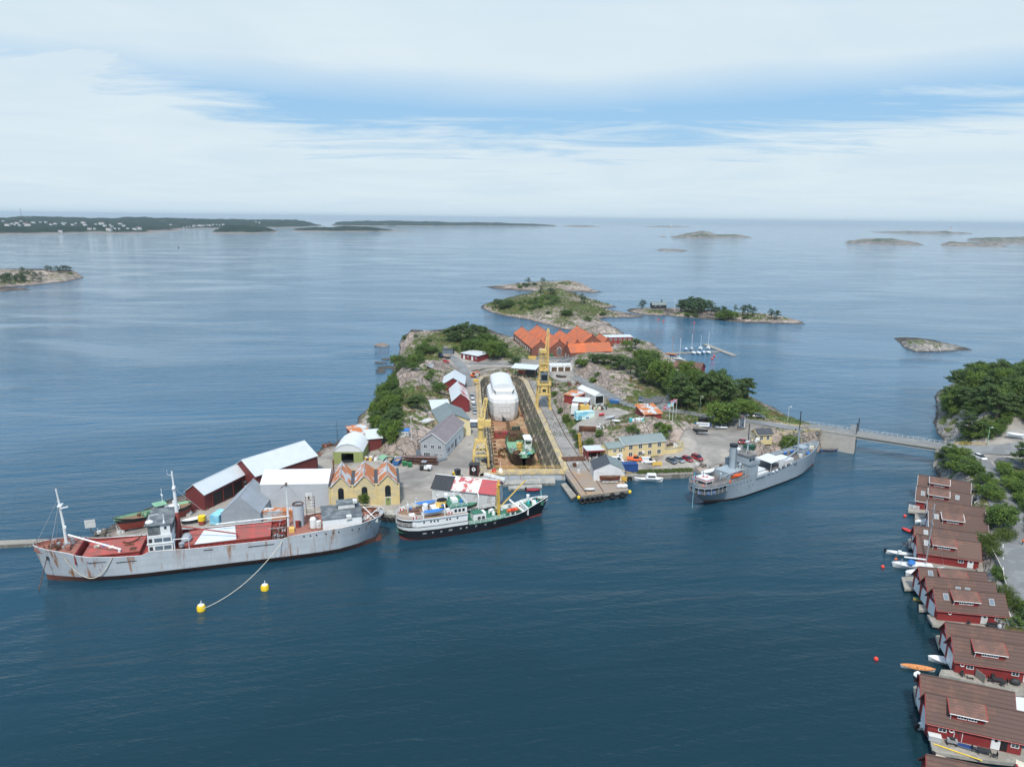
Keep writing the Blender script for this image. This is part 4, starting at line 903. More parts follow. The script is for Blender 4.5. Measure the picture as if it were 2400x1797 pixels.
m = MB(); tp = [(0.05,.6), (5,.4), (8.2,1.6), (9.2,4.2), (8.4,6.5), (0.05,6.5)]; m.prism(tp, -.8, 1.6, 'pale_yellow', 'plank'); m.build('wall', tr)
m = MB()
for i in range(4):
 a, b_ = tp[i], tp[i+1]
 for z in (2.0, 2.35, 2.7): m.tube([(a[0], a[1], z), (b_[0], b_[1], z)], .05, 'lichen_rail', 4)
 for k in range(3): m.box(a[0]+(b_[0]-a[0])*k/3-.05, a[0]+(b_[0]-a[0])*k/3+.05, a[1]+(b_[1]-a[1])*k/3-.05, a[1]+(b_[1]-a[1])*k/3+.05, 1.6, 2.75, 'lichen_rail')
m.build('railing', tr)
m = MB(); m.tube([(9.2,4.2,1.0), (13,9,1.4), (16,13,1.6)], .32, 'pale_yellow', 4); m.build('ramp_wall', tr)
cp = thing('carport', 'open dark red carport with white roof beside the yellow quay house', 'carport', (25.2,224.0,2.2), R(10))
m = MB(); m.box(-.3, 6.4, -.3, 5.2, 3.2, 3.4, 'roof_white'); m.build('roof', cp)
m = MB(); m.box(0, .15, 0, 5, -.6, 3.2, 'bulwark_red'); m.box(.15, 6, 4.85, 5, -.6, 3.2, 'bulwark_red'); m.box(-.3, 6.4, -.38, -.3, 2.9, 3.35, 'bulwark_red'); m.box(.0, .35, -.2, .15, -.6, 3.2, 'bulwark_red'); m.build('wall', cp)
# shrouded boat shelter on the pier
bs = house('boat_shelter', 'white sheeted shelter with blue grey roof standing on the pier', 'tent', V(25.2,204.6,2.25), R(1), 9.4, 8.2, 3.6, 2.1, 'shrink_wrap', 'roof_slate', axis='y', over=.15, roof2='roof_grey', gable='shrink_wrap')
# striped quay shed beside the black ship
qs = thing('quay_shed', 'grey sided quay shed with part black, part rusty and part red roof', 'shed', P(1013.5,1170,2.1), R(-14))
Lq, Dq, hq, rq = 18.5, 8.2, 3.6, 2.3
w = MB(); w.poly([(0,0,-1), (Lq,0,-1), (Lq,0,hq), (0,0,hq)], 'corr_white'); w.poly([(Lq,Dq,-1), (0,Dq,-1), (0,Dq,hq), (Lq,Dq,hq)], 'corr_white')
w.poly([(Lq,0,-1), (Lq,Dq,-1), (Lq,Dq,hq), (Lq,Dq/2,hq+rq), (Lq,0,hq)], 'corr_white'); w.poly([(0,Dq,-1), (0,0,-1), (0,0,hq), (0,Dq/2,hq+rq), (0,Dq,hq)], 'corr_white'); w.build('wall', qs)
r = MB(); k = rq/(Dq/2)
def strip(x0, x1, far, mat, lab):
 r = MB(); y0 = Dq+.4 if far else -.4; z0 = hq-.4*k+.02; q = [(x0,y0,z0), (x1,y0,z0), (x1,Dq/2,hq+rq+.02), (x0,Dq/2,hq+rq+.02)]
 r.add(q+[(a, b_, c+.14) for a, b_, c in q], [(3,2,1,0), (4,5,6,7), (0,1,5,4), (1,2,6,5), (2,3,7,6), (3,0,4,7)], mat)
 o = r.build('roof_panel', qs); o['label'] = lab
strip(-.4, 5.6, False, 'roof_black', 'black roof panel'); strip(5.6, 13.6, False, 'roof_red_white', 'rusty and white roof panel'); strip(13.6, Lq+.4, False, 'roof_red', 'red roof panel on the near slope'); strip(-.4, Lq+.4, True, 'roof_red', 'red far slope of the roof')
m = MB(); m.tube([(-.4,Dq/2,hq+rq+.2), (Lq+.4,Dq/2,hq+rq+.2)], .16, 'white_dirty', 4); m.build('ridge', qs)
# yellow hut by the bridge
house('yellow_hut', 'small yellow hut with grey roof and white windows above the grey ship', 'hut', V(86.2,238.0,4.6), R(12), 5.6, 4.2, 2.8, 1.3, 'pale_yellow', 'roof_slate', trim='pale_yellow', over=.4, wins=[('f', 1.4, .8, 1.2, 1.5), ('f', 3.9, .8, 1.2, 1.5), ('l', 1.2, .8, .9, 1.4), ('l', 3.0, .8, .9, 1.4)])
house('red_harbour_shed', 'long shed with brick red tiled roof at the marina behind the trees', 'shed', P(1578,872,3.4), R(-32), 14, 8, 3.0, 2.6, 'barn_red', 'tile_light', over=.4)
dc = house('sea_cabin', 'dark brown cabin with grey roof among rocks on the eastern islet', 'cabin', P(1529,721,4.2), R(8), 13, 6, 2.4, 2.2, 'dark', 'roof_grey', over=.4, wins=[('f', 3, 1, 1.2, 1.2), ('f', 7, 1, 1.2, 1.2)])
m = MB(); m.box(9, 9.8, 2.6, 3.4, 4, 6.8, 'dark'); m.build('chimney', dc)
# ---------------------------------------------------------------- dry dock, quays, bridge, roads
def ring_wall(mb, a, za, b, zb, mat):
 n = len(a)
 for i in range(n):
  j = (i+1) % n
  mb.poly([(a[i][0], a[i][1], za), (a[j][0], a[j][1], za), (b[j][0], b[j][1], zb), (b[i][0], b[i][1], zb)], mat)
DF = -6.5
dd = thing('dry_dock', 'long stone dry dock with sloping dark walls and pale coping cut into the island', 'dry dock')
m = MB(); st = [(0, 2.1), (-.9, -1.2), (-1.6, -1.2), (-2.4, -4), (-3.0, -4), (-3.6, DF)]
for (d0, z0), (d1, z1) in zip(st[:-1], st[1:]): ring_wall(m, offset(DOCK, d0), z0, offset(DOCK, d1), z1, 'dock_wall')
m.build('wall', dd)
m = MB(); m.poly([(p.x, p.y, DF+.05) for p in offset(DOCK, -3.0)], 'dock_floor'); m.build('floor', dd)
m = MB(); o2, o0 = offset(DOCK, 2.2), offset(DOCK, -.05); n = len(DOCK)
for i in range(n):
 if i == 0: continue
 j = (i+1) % n
 for a, b, za, zb in ((o0, o2, 2.42, 2.42), (o0, o0, 2.0, 2.42), (o2, o2, 1.6, 2.42)):
  q = [(a[i].x, a[i].y, za), (a[j].x, a[j].y, za), (b[j].x, b[j].y, zb), (b[i].x, b[i].y, zb)]; m.poly(q, 'coping')
m.build('coping', dd)
m = MB()
for k in range(26):
 t = k/26; p = DK_L0.lerp(DK_L1, .04+t*.9); m.cbox((p.x+4.4, p.y, DF+.4), (1.2, .5, .7), 'timber')
for k in range(34):
 p = DK_L0.lerp(DK_R0, .5).lerp(DK_L1.lerp(DK_R1, .5), .1+k*.024); m.cbox((p.x, p.y, DF+.35), (1.6, .7, .7), 'timber')
b_ = m.build('keel_block', dd); b_['kind'] = 'stuff'
# caisson gate
cg = thing('dock_gate', 'floating grey blue steel dock gate with yellow deck closing the dry dock', 'dock gate', (-8.4,209.6,0), R(3.6))
m = MB(); m.box(0, 26.2, 0, 4.2, -4, 1.9, 'hull_grey'); m.build('hull', cg)
m = MB(); m.box(-.15, 26.4, -.2, 4.4, 1.9, 2.25, 'coping'); m.build('deck', cg)
for y in (.0, 4.2):
 m = MB()
 for z in (2.8, 3.3): m.tube([(3, y, z), (25.5, y, z)], .05, 'yellow_paint', 4)
 for k in range(16): m.box(3+1.5*k-.04, 3+1.5*k+.04, y-.04, y+.04, 2.25, 3.3, 'yellow_paint')
 m.build('railing', cg)
m = MB(); m.torus((4.2, -.28, 1.0), .45, .16, 'rubber', 'Y'); m.build('tyre_fender', cg)
m = MB(); m.cyl(5.2, 1.8, 2.25, 3.3, .9, .5, 'white', 10); m.tube([(5.2,1.8,3.3), (5.2,1.8,6)], .06, 'white', 5); m.build('hatch_dome', cg)
m = MB(); m.cyl(3.2, 2.0, 2.25, 3.1, .8, .6, 'red_paint', 10); m.build('buoy_float', cg)
# crane road along the eastern side, with rails and a rust plate
mr = MB()
ax = [(17.6,212.5), (14.6,250), (11.2,290), (7.4,341)]; bx = [(27.5,213), (22.0,250), (19.0,290), (15.5,341)]
for i in range(3): mr.poly([(*ax[i],2.30), (*bx[i],2.30), (*bx[i+1],2.30), (*ax[i+1],2.30)], 'apron')
struct(mr.build('crane_road'))
for nm, k, mat in (('crane_rail', .12, 'rusty'), ('crane_rail', .72, 'rusty')):
 m = MB()
 pts = [(a[0]+(b_[0]-a[0])*k, a[1]+(b_[1]-a[1])*k) for a, b_ in zip(ax, bx)]
 for p, q in zip(pts[:-1], pts[1:]): m.tube([(p[0], p[1], 2.36), (q[0], q[1], 2.36)], .14, mat, 4)
 tag(m.build(nm), 'rusty steel crane rail on the dock road, %s' % ('beside the pale coping' if k < .3 else 'nearer the rock wall'), 'rail', 'crane rails along the dock')
m = MB(); m.cbox((20.8,224.5,2.55), (7.6,3.6,.28), 'rusty', R(8)); tag(m.build('steel_plate'), 'rust brown steel plate bridging the dock road below the yellow house', 'plate')
# pier head
pp = [P(*q, 2.25) for q in ((1316,1098),(1362,1163),(1474,1149),(1452,1109))]
pr = thing('pier', 'broad brown decked pier with black tyre fenders beside the dock entrance', 'pier')
m = MB(); m.prism(pp, 1.35, 2.36, 'concrete_stain', 'pier_deck'); m.build('deck', pr)
m = MB(); m.prism(offset(pp, -.5), -4, 1.4, 'dark'); m.build('pile_wall', pr)
f0, f1 = pp[1], pp[2]
for k, t in enumerate([.02,.13,.235,.33,.42,.64,.85]):
 p = f0.lerp(f1, t); m = MB(); m.torus((p.x+.1, p.y-.45, 1.0 if k < 5 else 1.5), .72 if k < 5 else .55, .3, 'rubber', 'Y', 16, 8); m.build('tyre_fender', pr)
m = MB(); p = f0.lerp(pp[0], .03); m.ell((p.x-.5, p.y-.1, 1.7), (.5,.5,.6), 'buoy_yellow'); m.build('yellow_fender', pr)
m = MB(); m.ell((pp[2].x+.3, pp[2].y, 1.8), (.5,.5,.6), 'buoy_yellow'); m.build('yellow_fender', pr)
for t, lab in ((.12, 'rusty crane rail on the pier deck, nearer the dock entrance'), (.47, 'rusty crane rail on the pier deck, nearer the sheeted shelter')):
 a = pp[0].lerp(pp[3], t*1.05); b_ = f0.lerp(f1, t); m = MB(); m.tube([(a.x,a.y,2.42), (b_.x,b_.y+.9,2.42)], .13, 'rusty', 4); m.build('deck_rail', pr)['label'] = lab
def slab(name, label, cat, px, z, th, top, side='concrete_stain', group=None):
 q = [P(*p, z) for p in px]; c = sum(q, Vector())/len(q); m = MB(); m.prism([(p.x-c.x, p.y-c.y) for p in q], z-th, z, side, top)
 return tag(m.build(name, None, (c.x, c.y, 0)), label, cat, group)
slab('pontoon', 'long concrete pontoon floating in front of the dock gate', 'pontoon', [(1146.6,1126),(1299.7,1119),(1301.7,1131.5),(1146.6,1136)], .75, 1.6, 'concrete')
slab('pontoon', 'short concrete pontoon floating beside the red inflatable', 'pontoon', [(1191,1138),(1269,1134),(1271,1141.5),(1192,1146)], .6, 1.4, 'concrete')
slab('landing_stage', 'narrow wooden landing stage along the western side of the pier', 'landing stage', [(1314,1133),(1326,1131),(1352,1161),(1339,1168)], .8, .6, 'plank')
slab('barge', 'black flat barge moored between the dock gate and the pier', 'barge', [(1316,1100),(1324,1099),(1340,1118),(1341,1124),(1322,1116)], 1.0, 1.6, 'deck_dark', 'black')
slab('jetty', 'grey wooden jetty reaching in from the left edge behind the rusty ship', 'jetty', [(-60,1268),(112,1262),(112,1271),(-60,1280)], .9, 1.2, 'plank_y')
qw = MB(); q = QUAY_L[1:6]; oq = [Vector((p.x-.3, p.y+3.2, 0)) for p in q]
for i in range(len(q)-1): qw.prism([q[i], q[i+1], oq[i+1], oq[i]], -3.5, 2.0+.004*i, 'concrete_stain', 'concrete')
o = tag(qw.build('quay_wall'), 'long concrete quay wall behind the rusty and the black ship', 'quay')
for k in range(6):
 p = Vector((-38.4,179.4,0)).lerp(Vector((-31.7,178.0,0)), k/5); m = MB(); m.torus((p.x, p.y-.35, .9), .5, .2, 'rubber', 'Y'); m.build('tyre_fender', o)
a, b_ = P(1453,1116,1.5), P(1627,1109,1.5); m = MB(); dv = (b_-a).normalized(); nv = Vector((-dv.y, dv.x, 0))
m.prism([a, b_, b_+nv*2.2, a+nv*2.2], -3.5, 1.5, 'concrete_stain', 'plank'); a2, b2 = a+nv*2.2+dv*.1, b_+nv*2.2-dv*.1; m.prism([a2, b2, b2+nv*.6, a2+nv*.6], -1, 2.0, 'concrete')
o = tag(m.build('grass_quay'), 'low timber faced quay below the grass strip and the blue container', 'quay')
for t, dz in ((.13, .6),): p = a.lerp(b_, t); m = MB(); m.torus((p.x, p.y-.3, dz), .6, .25, 'rubber', 'Y'); m.build('tyre_fender', o)
# bridge
br = thing('road_bridge', 'concrete road bridge with pale railing crossing the sound to the mainland', 'bridge')
A = P(1921.7,1006.7,7); B = P(2196,1048,7); B2 = P(2238,1053.8,7.0); dv = (B-A).normalized(); nv = Vector((-dv.y, dv.x, 0)); mid = P(2006,1020,7)
L1 = (mid-A).dot(dv); LB = (B-A).dot(dv); LE = (B2-A).dot(dv)
TB = Matrix.Translation(A) @ Matrix.Rotation(heading(A, B), 4, 'Z')
def bb(name, mats):
 m = MB(); m.T = TB
 for q in mats: m.box(*q)
 return m.build(name, br)
WB = 5.6
bb('abutment', [(-3, L1, .15, WB-.2, -11, -.5, 'bridge_concrete')]); bb('abutment', [(LB-.3, LE+3, .15, WB-.2, -11, -.5, 'bridge_concrete')])
bb('deck', [(-4, LE+2.5, 0, WB, -.5, -.02, 'bridge_concrete')]); bb('girder', [(L1, LB, .5, 1.1, -1.5, -.5, 'bridge_concrete'), (L1, LB, WB-1.1, WB-.5, -1.5, -.5, 'bridge_concrete')])
bb('roadway', [(-4, LE+2.5, .35, WB-.35, -.02, .04, 'asphalt')]); bb('kerb', [(-4, LE+2.5, 0, .3, -.02, .22, 'concrete'), (-4, LE+2.5, WB-.3, WB, -.02, .22, 'concrete')])
for y, mat in ((WB-.1, 'white_dirty'), (.1, 'steel')):
 m = MB(); m.T = TB
 for z in (.65, 1.1): m.tube([(-6, y, z), (LE+1, y, z)], .035, mat, 4)
 for k in range(int((LE+6)/1.6)): m.box(-6+1.6*k-.035, -6+1.6*k+.035, y-.035, y+.035, 0, 1.1, mat)
 m.build('railing', br)
for y in (.3, WB-.2):
 m = MB(); m.T = TB; m.box(L1-.15, L1+.15, y-.12, y+.12, 0, 4.8 if y > 1 else 3.8, 'dark'); m.cyl(L1, y, 3.8, 4.3, .2, .2, 'dark', 8); m.build('barrier_post', br)
m = MB(); m.T = TB; m.box(L1-2.6, L1-.2, WB-.35, WB-.28, .2, 2.2, 'steel'); m.build('barrier_leaf', br)
sw = MB(); pw = [P(1862,1016,6), P(1925,1008,7)]; bw_ = [P(1858,1062,0), P(1919,1056,0)]
n_ = 14; rows = []
rn = random.Random(4)
for i in range(n_+1):
 t = i/n_; a, b_ = bw_[0].lerp(bw_[1], t), pw[0].lerp(pw[1], t); rows.append([a.lerp(b_, k/6)+Vector((rn.uniform(-.2,.2), rn.uniform(-.25,.25), 0)) for k in range(7)]+[b_+Vector((0,4,-.2))])
sw.loft(rows, 'stone', False); tag(sw.build('stone_wall'), 'rough stone retaining wall under the bridge road behind the grey ship', 'wall')
# ---- roads laid on the ground
def road(name, pts, w, mat, lift=.10, lines=False, ext=None):
 c = []
 for i in range(len(pts)-1):
  n = max(2, int((pts[i+1]-pts[i]).length/2))
  p0, p1, p2, p3 = pts[max(0, i-1)], pts[i], pts[i+1], pts[min(len(pts)-1, i+2)]
  for k in range(n):
   t = k/n; c.append(.5*((2*p1)+(p2-p0)*t+(2*p0-5*p1+4*p2-p3)*t*t+(3*p1-p0-3*p2+p3)*t**3))
 c.append(pts[-1]); prof = []
 nrm = []
 for i, p in enumerate(c):
  d = (c[min(i+1, len(c)-1)]-c[max(i-1, 0)]); d.z = 0; d.normalize(); nrm.append(Vector((-d.y, d.x, 0)))
 W = w if not callable(w) else None
 for i, p in enumerate(c):
  ww = W if W else w(i/(len(c)-1)); row = []
  for k in range(7):
   q = p+nrm[i]*((k/6-.5)*ww); row.append(Vector((q.x, q.y, max(gz(q.x, q.y), gz(q.x+.6, q.y), gz(q.x, q.y+.6), gz(q.x-.6, q.y), gz(q.x, q.y-.6)))))
  prof.append(row)
 for _ in range(3): prof = [[Vector((r[k].x, r[k].y, (prof[max(i-1,0)][k].z+r[k].z*2+prof[min(i+1,len(prof)-1)][k].z)/4)) for k in range(7)] for i, r in enumerate(prof)]
 m = MB(); m.loft([[q+Vector((0,0,lift)) for q in r] for r in prof], mat, False); m.sm = True
 o = struct(m.build(name))
 if lines:
  m = MB()
  for side in lines:
   for i in range(0, len(prof)-2, 3):
    def pt(j): r = prof[j]; return r[0].lerp(r[6], side)+Vector((0,0,lift+.02))
    a, b_ = pt(i), pt(i+1); nn = nrm[i]*.08; m.poly([a-nn, b_-nn, b_+nn, a+nn], 'road_line')
  struct(m.build('road_marking'))
 return c
road('island_road', RD_MAIN, 5.2, 'asphalt')
road('side_road', RD_SIDE, 4.0, 'asphalt', .12)
pk = [P(*t) for t in ((1506,948,5.3),(1505,931,5.6),(1558,931,5.6),(1548,947,5.3))]
m = MB(); pz = max(gz(p.x, p.y) for p in pk)+.1; m.prism(pk, pz-.6, pz, 'asphalt_dark'); struct(m.build('parking_ground'))
road('yard_road', [P(*t) for t in ((1300,862,4.0),(1325,850,4.4),(1330,843,4.5),(1290,842,4.5),(1255,842,4.5))], 8, 'asphalt_dark', .12)
road('upper_road', RD_UP, 5, 'asphalt', .12)
road('lane', RD_LANE, 4, 'asphalt', .12)
road('mainland_road', RD_E, lambda t: 8 if t < .4 else 9.5, 'asphalt', .12, lines=(.12,))
road('mainland_road', [P(*t) for t in ((2250,1049,6.5),(2300,1054,6.6),(2360,1058,6.5),(2430,1062,6.5))], 7.5, 'asphalt', .16)
road('traffic_island', [P(*t) for t in ((2338,1078,6.4),(2366,1085,6.4),(2400,1092,6.4))], 5.0, 'asphalt_dark', .22)
# ---------------------------------------------------------------- ships
def interp(secs, x, k):
 for a, b in zip(secs[:-1], secs[1:]):
  if a[0] <= x <= b[0]:
   t = (x-a[0])/max(1e-6, b[0]-a[0]); return a[k]+(b[k]-a[k])*t
 return secs[0][k] if x < secs[0][0] else secs[-1][k]
def densify(secs, step=1.6):
 out = []
 for i in range(len(secs)-1):
  p0, p1, p2, p3 = secs[max(0, i-1)], secs[i], secs[i+1], secs[min(len(secs)-1, i+2)]
  n = max(1, int((p2[0]-p1[0])/step))
  for k in range(n):
   t = k/n
   out.append(tuple(p1[j]+(p2[j]-p1[j])*t if j == 0 else p1[j]+(p2[j]-p1[j])*t for j in range(5)))
 return out+[secs[-1]]
def hull_mesh(mb, secs, levels, mats, power=1.6, zk=-2.0):
 """secs: (x at top, x at waterline, half width at top, at waterline, top height); levels: heights, or ('t', drop) below the top edge"""
 for li in range(len(levels)-1):
  strip = []
  for xt, xw, ht, hw, zt in secs:
   def pt(lv):
    z = zt-lv[1] if isinstance(lv, tuple) else min(lv, zt)
    f = max(0, z/zt); q = f**power
    h = hw+(ht-hw)*q if z >= 0 else hw*(1+z*.25)
    return xw+(xt-xw)*(f if z >= 0 else 0)+(0), max(h, .02), z
   a, b = pt(levels[li]), pt(levels[li+1])
   strip.append((a, b))
  for s in (1, -1):
   r = [[(a[0], s*a[1], a[2]), (b[0], s*b[1], b[2])] for a, b in strip]
   if s < 0: r = [q[::-1] for q in r]
   mb.loft(r, mats[li], False)
 return mb
def deck_mesh(mb, secs, x0, x1, z, mat, inset=.12, n=None):
 xs = sorted(set([x0, x1]+[s[0] for s in secs if x0 < s[0] < x1]))
 rows = []
 for x in xs:
  h = max(.02, interp(secs, x, 2)-inset); zz = z(x) if callable(z) else z
  zt = interp(secs, x, 4); hw = interp(secs, x, 3); h = max(.02, hw+(h-hw)*min(1, (zz/zt)**1.6)-.0)
  rows.append([(x, -h, zz), (x, h, zz)])
 return mb.loft(rows, mat, False)
def bulwark_mesh(mb, secs, x0, x1, z, mat, rim=None, inset=.14):
 xs = sorted(set([x0, x1]+[s[0] for s in secs if x0 < s[0] < x1]))
 for s in (1, -1):
  rows = []; top = []
  for x in xs:
   zt = interp(secs, x, 4); ht = interp(secs, x, 2); hi = max(.02, ht-inset); zz = z(x) if callable(z) else z
   hw = interp(secs, x, 3); hb = max(.02, hw+(hi-hw)*min(1, (zz/zt)**1.6))
   rows.append([(x, s*hb, zz), (x, s*hi, zt+.03)]); top.append([(x, s*(ht+.05), zt+.03), (x, s*max(.01, hi-.05), zt+.03)])
  mb.loft(rows, mat, False); mb.loft(top, rim or mat, False)
 return mb
def portlights(mb, secs, xs, z, side, r=.18, mat='black', ring=None):
 for x in xs:
  zt = interp(secs, x, 4); ht = interp(secs, x, 2); hw = interp(secs, x, 3); h = hw+(ht-hw)*(z/zt)**1.6
  if ring: mb.cbox((x, side*(h+.01), z), (r*2.8, .1, r*2.8), ring)
  mb.cbox((x, side*(h+.02), z), (r*2, .14, r*2), mat)
 return mb
def rails(mb, pts, h=1.0, mat='white', nr=3, post=1.6, r=.04):
 for a, b in zip(pts[:-1], pts[1:]):
  a, b = Vector(a), Vector(b)
  for k in range(nr): dz = Vector((0, 0, h*(k+1)/nr)); mb.tube([a+dz, b+dz], r, mat, 4)
  n = max(1, int((b-a).length/post))
  for k in range(n+1): p = a.lerp(b, k/n); mb.box(p.x-r, p.x+r, p.y-r, p.y+r, p.z, p.z+h, mat)
 return mb
PT = None
def part(root, name, fn, label=None, sm=False):
 m = MB(); m.sm = sm; m.T = PT; fn(m); o = m.build(name, root)
 if label: o['label'] = label
 return o
def ring_rail(mb, secs, x0, x1, z, inset, h, mat, nr=3, step=1.4):
 xs = [x0]+[s[0] for s in secs if x0 < s[0] < x1]+[x1]
 pts = [(x, (interp(secs, x, 2)-inset), z) for x in xs]; pts = [(x, -y, zz) for x, y, zz in pts[::-1]]+pts
 return rails(mb, pts, h, mat, nr, step)
# ======== rusty cargo ship
RS = densify([(-2.2,.5,.25,.1,8.0),(-1.9,.7,1.3,.4,8.0),(-1.0,1.4,2.7,.8,7.9),(.8,2.8,3.9,1.6,7.7),(4,5.2,5.0,3.2,7.3),(9,9.4,5.55,4.9,7.0),(14,14,5.7,5.5,6.9),(20.6,20.6,5.7,5.7,6.4),(22.5,22.5,5.7,5.7,5.9),(42,42,5.7,5.7,6.05),(50.6,50.6,5.7,5.65,6.5),(52.4,52.4,5.7,5.6,5.75),(58,58,5.55,5.2,6.05),(63,62.8,5.15,4.3,6.5),(65.2,64.8,4.85,3.8,7.0),(66.8,66.2,4.5,3.3,7.6),(69,68,3.85,2.5,8.05),(71.5,70,2.9,1.6,8.4),(73.3,71.5,1.8,.8,8.65),(74.4,72.4,.8,.3,8.78),(74.9,72.8,.06,.04,8.8)])
rusty = thing('cargo_ship', 'long rust streaked grey cargo ship with red hatches and white bridge tower', 'ship', P(*(450+1790/4.14, 1000+1105/4.14), 0), R(197.09))
part(rusty, 'hull', lambda m: hull_mesh(m, RS, [-2.0, 1.45, ('t', 0)], ['boot_red', 'hull_grey']), sm=True)
part(rusty, 'deck', lambda m: deck_mesh(m, RS, -2.1, 21.5, 6.55, 'rust_deck'), 'rust brown after deck')
part(rusty, 'deck', lambda m: deck_mesh(m, RS, 21.5, 52.2, 5.1, 'ship_red'), 'red main deck around the long hatch')
part(rusty, 'deck', lambda m: deck_mesh(m, RS, 52.2, 65.8, 5.0, 'bulwark_red'), 'red well deck before the bridge')
part(rusty, 'deck', lambda m: deck_mesh(m, RS, 65.8, 74.7, lambda x: 7.2+(x-65.8)*.09, 'rust_deck'), 'rust brown forecastle deck')
part(rusty, 'bulwark', lambda m: (bulwark_mesh(m, RS, 21.6, 65.8, 5.0, 'bulwark_red', 'white_rust'), bulwark_mesh(m, RS, -2.1, 21.5, 6.5, 'rusty', 'white_rust'), bulwark_mesh(m, RS, 65.8, 74.7, 7.2, 'rust_deck', 'white_rust')))
def stays(m):
 for x in [23+1.9*k for k in range(12)]+[53.2+1.7*k for k in range(7)]: m.cbox((x, interp(RS, x, 2)-.5, 5.5), (.12, .7, .9), 'bulwark_red'); m.cbox((x, -interp(RS, x, 2)+.5, 5.5), (.12, .7, .9), 'bulwark_red')
st_ = part(rusty, 'bulwark_stay', stays); st_['kind'] = 'stuff'
part(rusty, 'bulkhead', lambda m: (m.box(21.3, 21.6, -5.6, 5.6, 5.0, 6.55, 'rusty'), m.box(65.6, 65.85, -4.7, 4.7, 4.9, 7.3, 'bulwark_red')))
def slot(m):
 for x0, x1, z in ((37.6,39.6,5.35),(24.3,30,4.95),(53.5,57.6,4.7),(59.6,63.2,5.1)):
  m.cbox(((x0+x1)/2, interp(RS, (x0+x1)/2, 3)+(interp(RS, (x0+x1)/2, 2)-interp(RS, (x0+x1)/2, 3))*.75+.02, z), (x1-x0, .1, .16), 'dark', heading((x0, interp(RS, x0, 2)), (x1, interp(RS, x1, 2))))
part(rusty, 'freeing_port', slot)
for x in (4.5,6.2,9.4,10.8,12.4,14.6,16,17.5): part(rusty, 'portlight', lambda m: portlights(m, RS, [x], 6.0, 1, .16))
part(rusty, 'hatch', lambda m: (m.box(53.2, 64.4, -3.7, 3.7, 4.9, 6.0, 'bulwark_red'), m.box(53.0, 64.6, -3.9, 3.9, 6.0, 6.25, 'hatch_red'), m.box(54, 55.2, 2, 3.2, 6.25, 6.5, 'rusty')), 'short red forward hatch')
part(rusty, 'hatch', lambda m: (m.box(25.2, 43.6, -3.8, 3.8, 5.0, 6.1, 'ship_red'), m.box(25, 43.8, -4.0, 4.0, 6.1, 6.35, 'hatch_red')), 'long red after hatch')
part(rusty, 'hatch_cover', lambda m: m.add([(33.4,-3.9,6.37),(32.6,4.0,6.37),(41.6,4.2,6.37),(40.2,-3.9,6.37),(33.4,-3.9,6.47),(32.6,4.0,6.47),(41.6,4.2,6.47),(40.2,-3.9,6.47)], [(3,2,1,0),(4,5,6,7),(0,1,5,4),(1,2,6,5),(2,3,7,6),(3,0,4,7)], 'tarp_white'), 'white tarpaulin over the long hatch')
def ribs(m):
 for k in range(15): m.box(25.6+1.25*k, 25.75+1.25*k, 3.75, 4.05, 5.0, 6.1, 'bulwark_red')
rb_ = part(rusty, 'hatch_rib', ribs); rb_['kind'] = 'stuff'
br_ = part(rusty, 'bridge', lambda m: (m.box(46.0, 51.0, -5.0, 5.1, 5.0, 9.9, 'white_rust'), m.box(45.8, 51.2, -5.2, 5.25, 7.9, 8.05, 'white_rust')))
def arches(m):
 for z in (6.35, 8.3):
  for x0, x1 in ((46.2,47.6),(47.9,49.5),(50.0,50.7)): m.box(x0, x1, 5.0, 5.16, z, z+.95, 'concrete_stain' if x0 < 49.8 else 'dark')
MBx = MB()
for z in (6.45, 8.35):
 for x0, x1, mt in ((46.25,47.75,'glass_sky'),(48.0,49.6,'glass_sky'),(50.05,50.75,'dark')):
  part(br_, 'window', lambda m: m.box(x0, x1, 5.05, 5.16, z, z+.9, mt))
wh = part(rusty, 'wheelhouse', lambda m: (m.box(46.2, 50.8, -4.6, 4.8, 9.9, 12.3, 'roof_grey_slab'), m.box(46.2, 48.2, 4.7, 4.86, 9.95, 12.2, 'white')))
part(wh, 'roof', lambda m: m.box(45.6, 51.4, -5.0, 5.2, 12.3, 12.55, 'roof_grey_slab'))
part(wh, 'window', lambda m: m.box(46.9, 47.4, 4.84, 4.92, 11.2, 11.8, 'dark'))
part(wh, 'radar_arch', lambda m: (m.tube([(50.5,3.5,12.5),(50.5,3.5,14.2),(48.5,3.5,14.4)], .07, 'white', 5), m.ell((50.4,4.2,12.9), (.9,.6,.5), 'white'), m.tube([(47.4,4.4,12.5),(47.4,4.4,14.6)], .09, 'white', 5), m.cyl(47.4,4.4,12.5,13.3,.3,.1,'white',6)))
part(rusty, 'foremast', lambda m: (m.tube([(68.3,0,7.3),(68.4,0,13),(68.7,0,18.5)], .36, 'white_rust', 8, .22), m.tube([(68.7,0,18.4),(68.9,0,21.2)], .16, 'white_rust', 6), m.box(68.1,68.9,-.9,.9,17.2,17.5,'white'), m.cbox((68,.6,12.3),(.5,.5,.5),'white'), m.cbox((67.6,.9,17),(1.6,.25,.25),'white',.5)))
part(rusty, 'derrick_boom', lambda m: (m.tube([(67.8,0,10.2),(56.8,3.6,6.9)], .2, 'white', 6), m.cyl(57.2,3.5,6.2,7.2,.28,.2,'white',6)), 'white boom resting over the forward hatch')
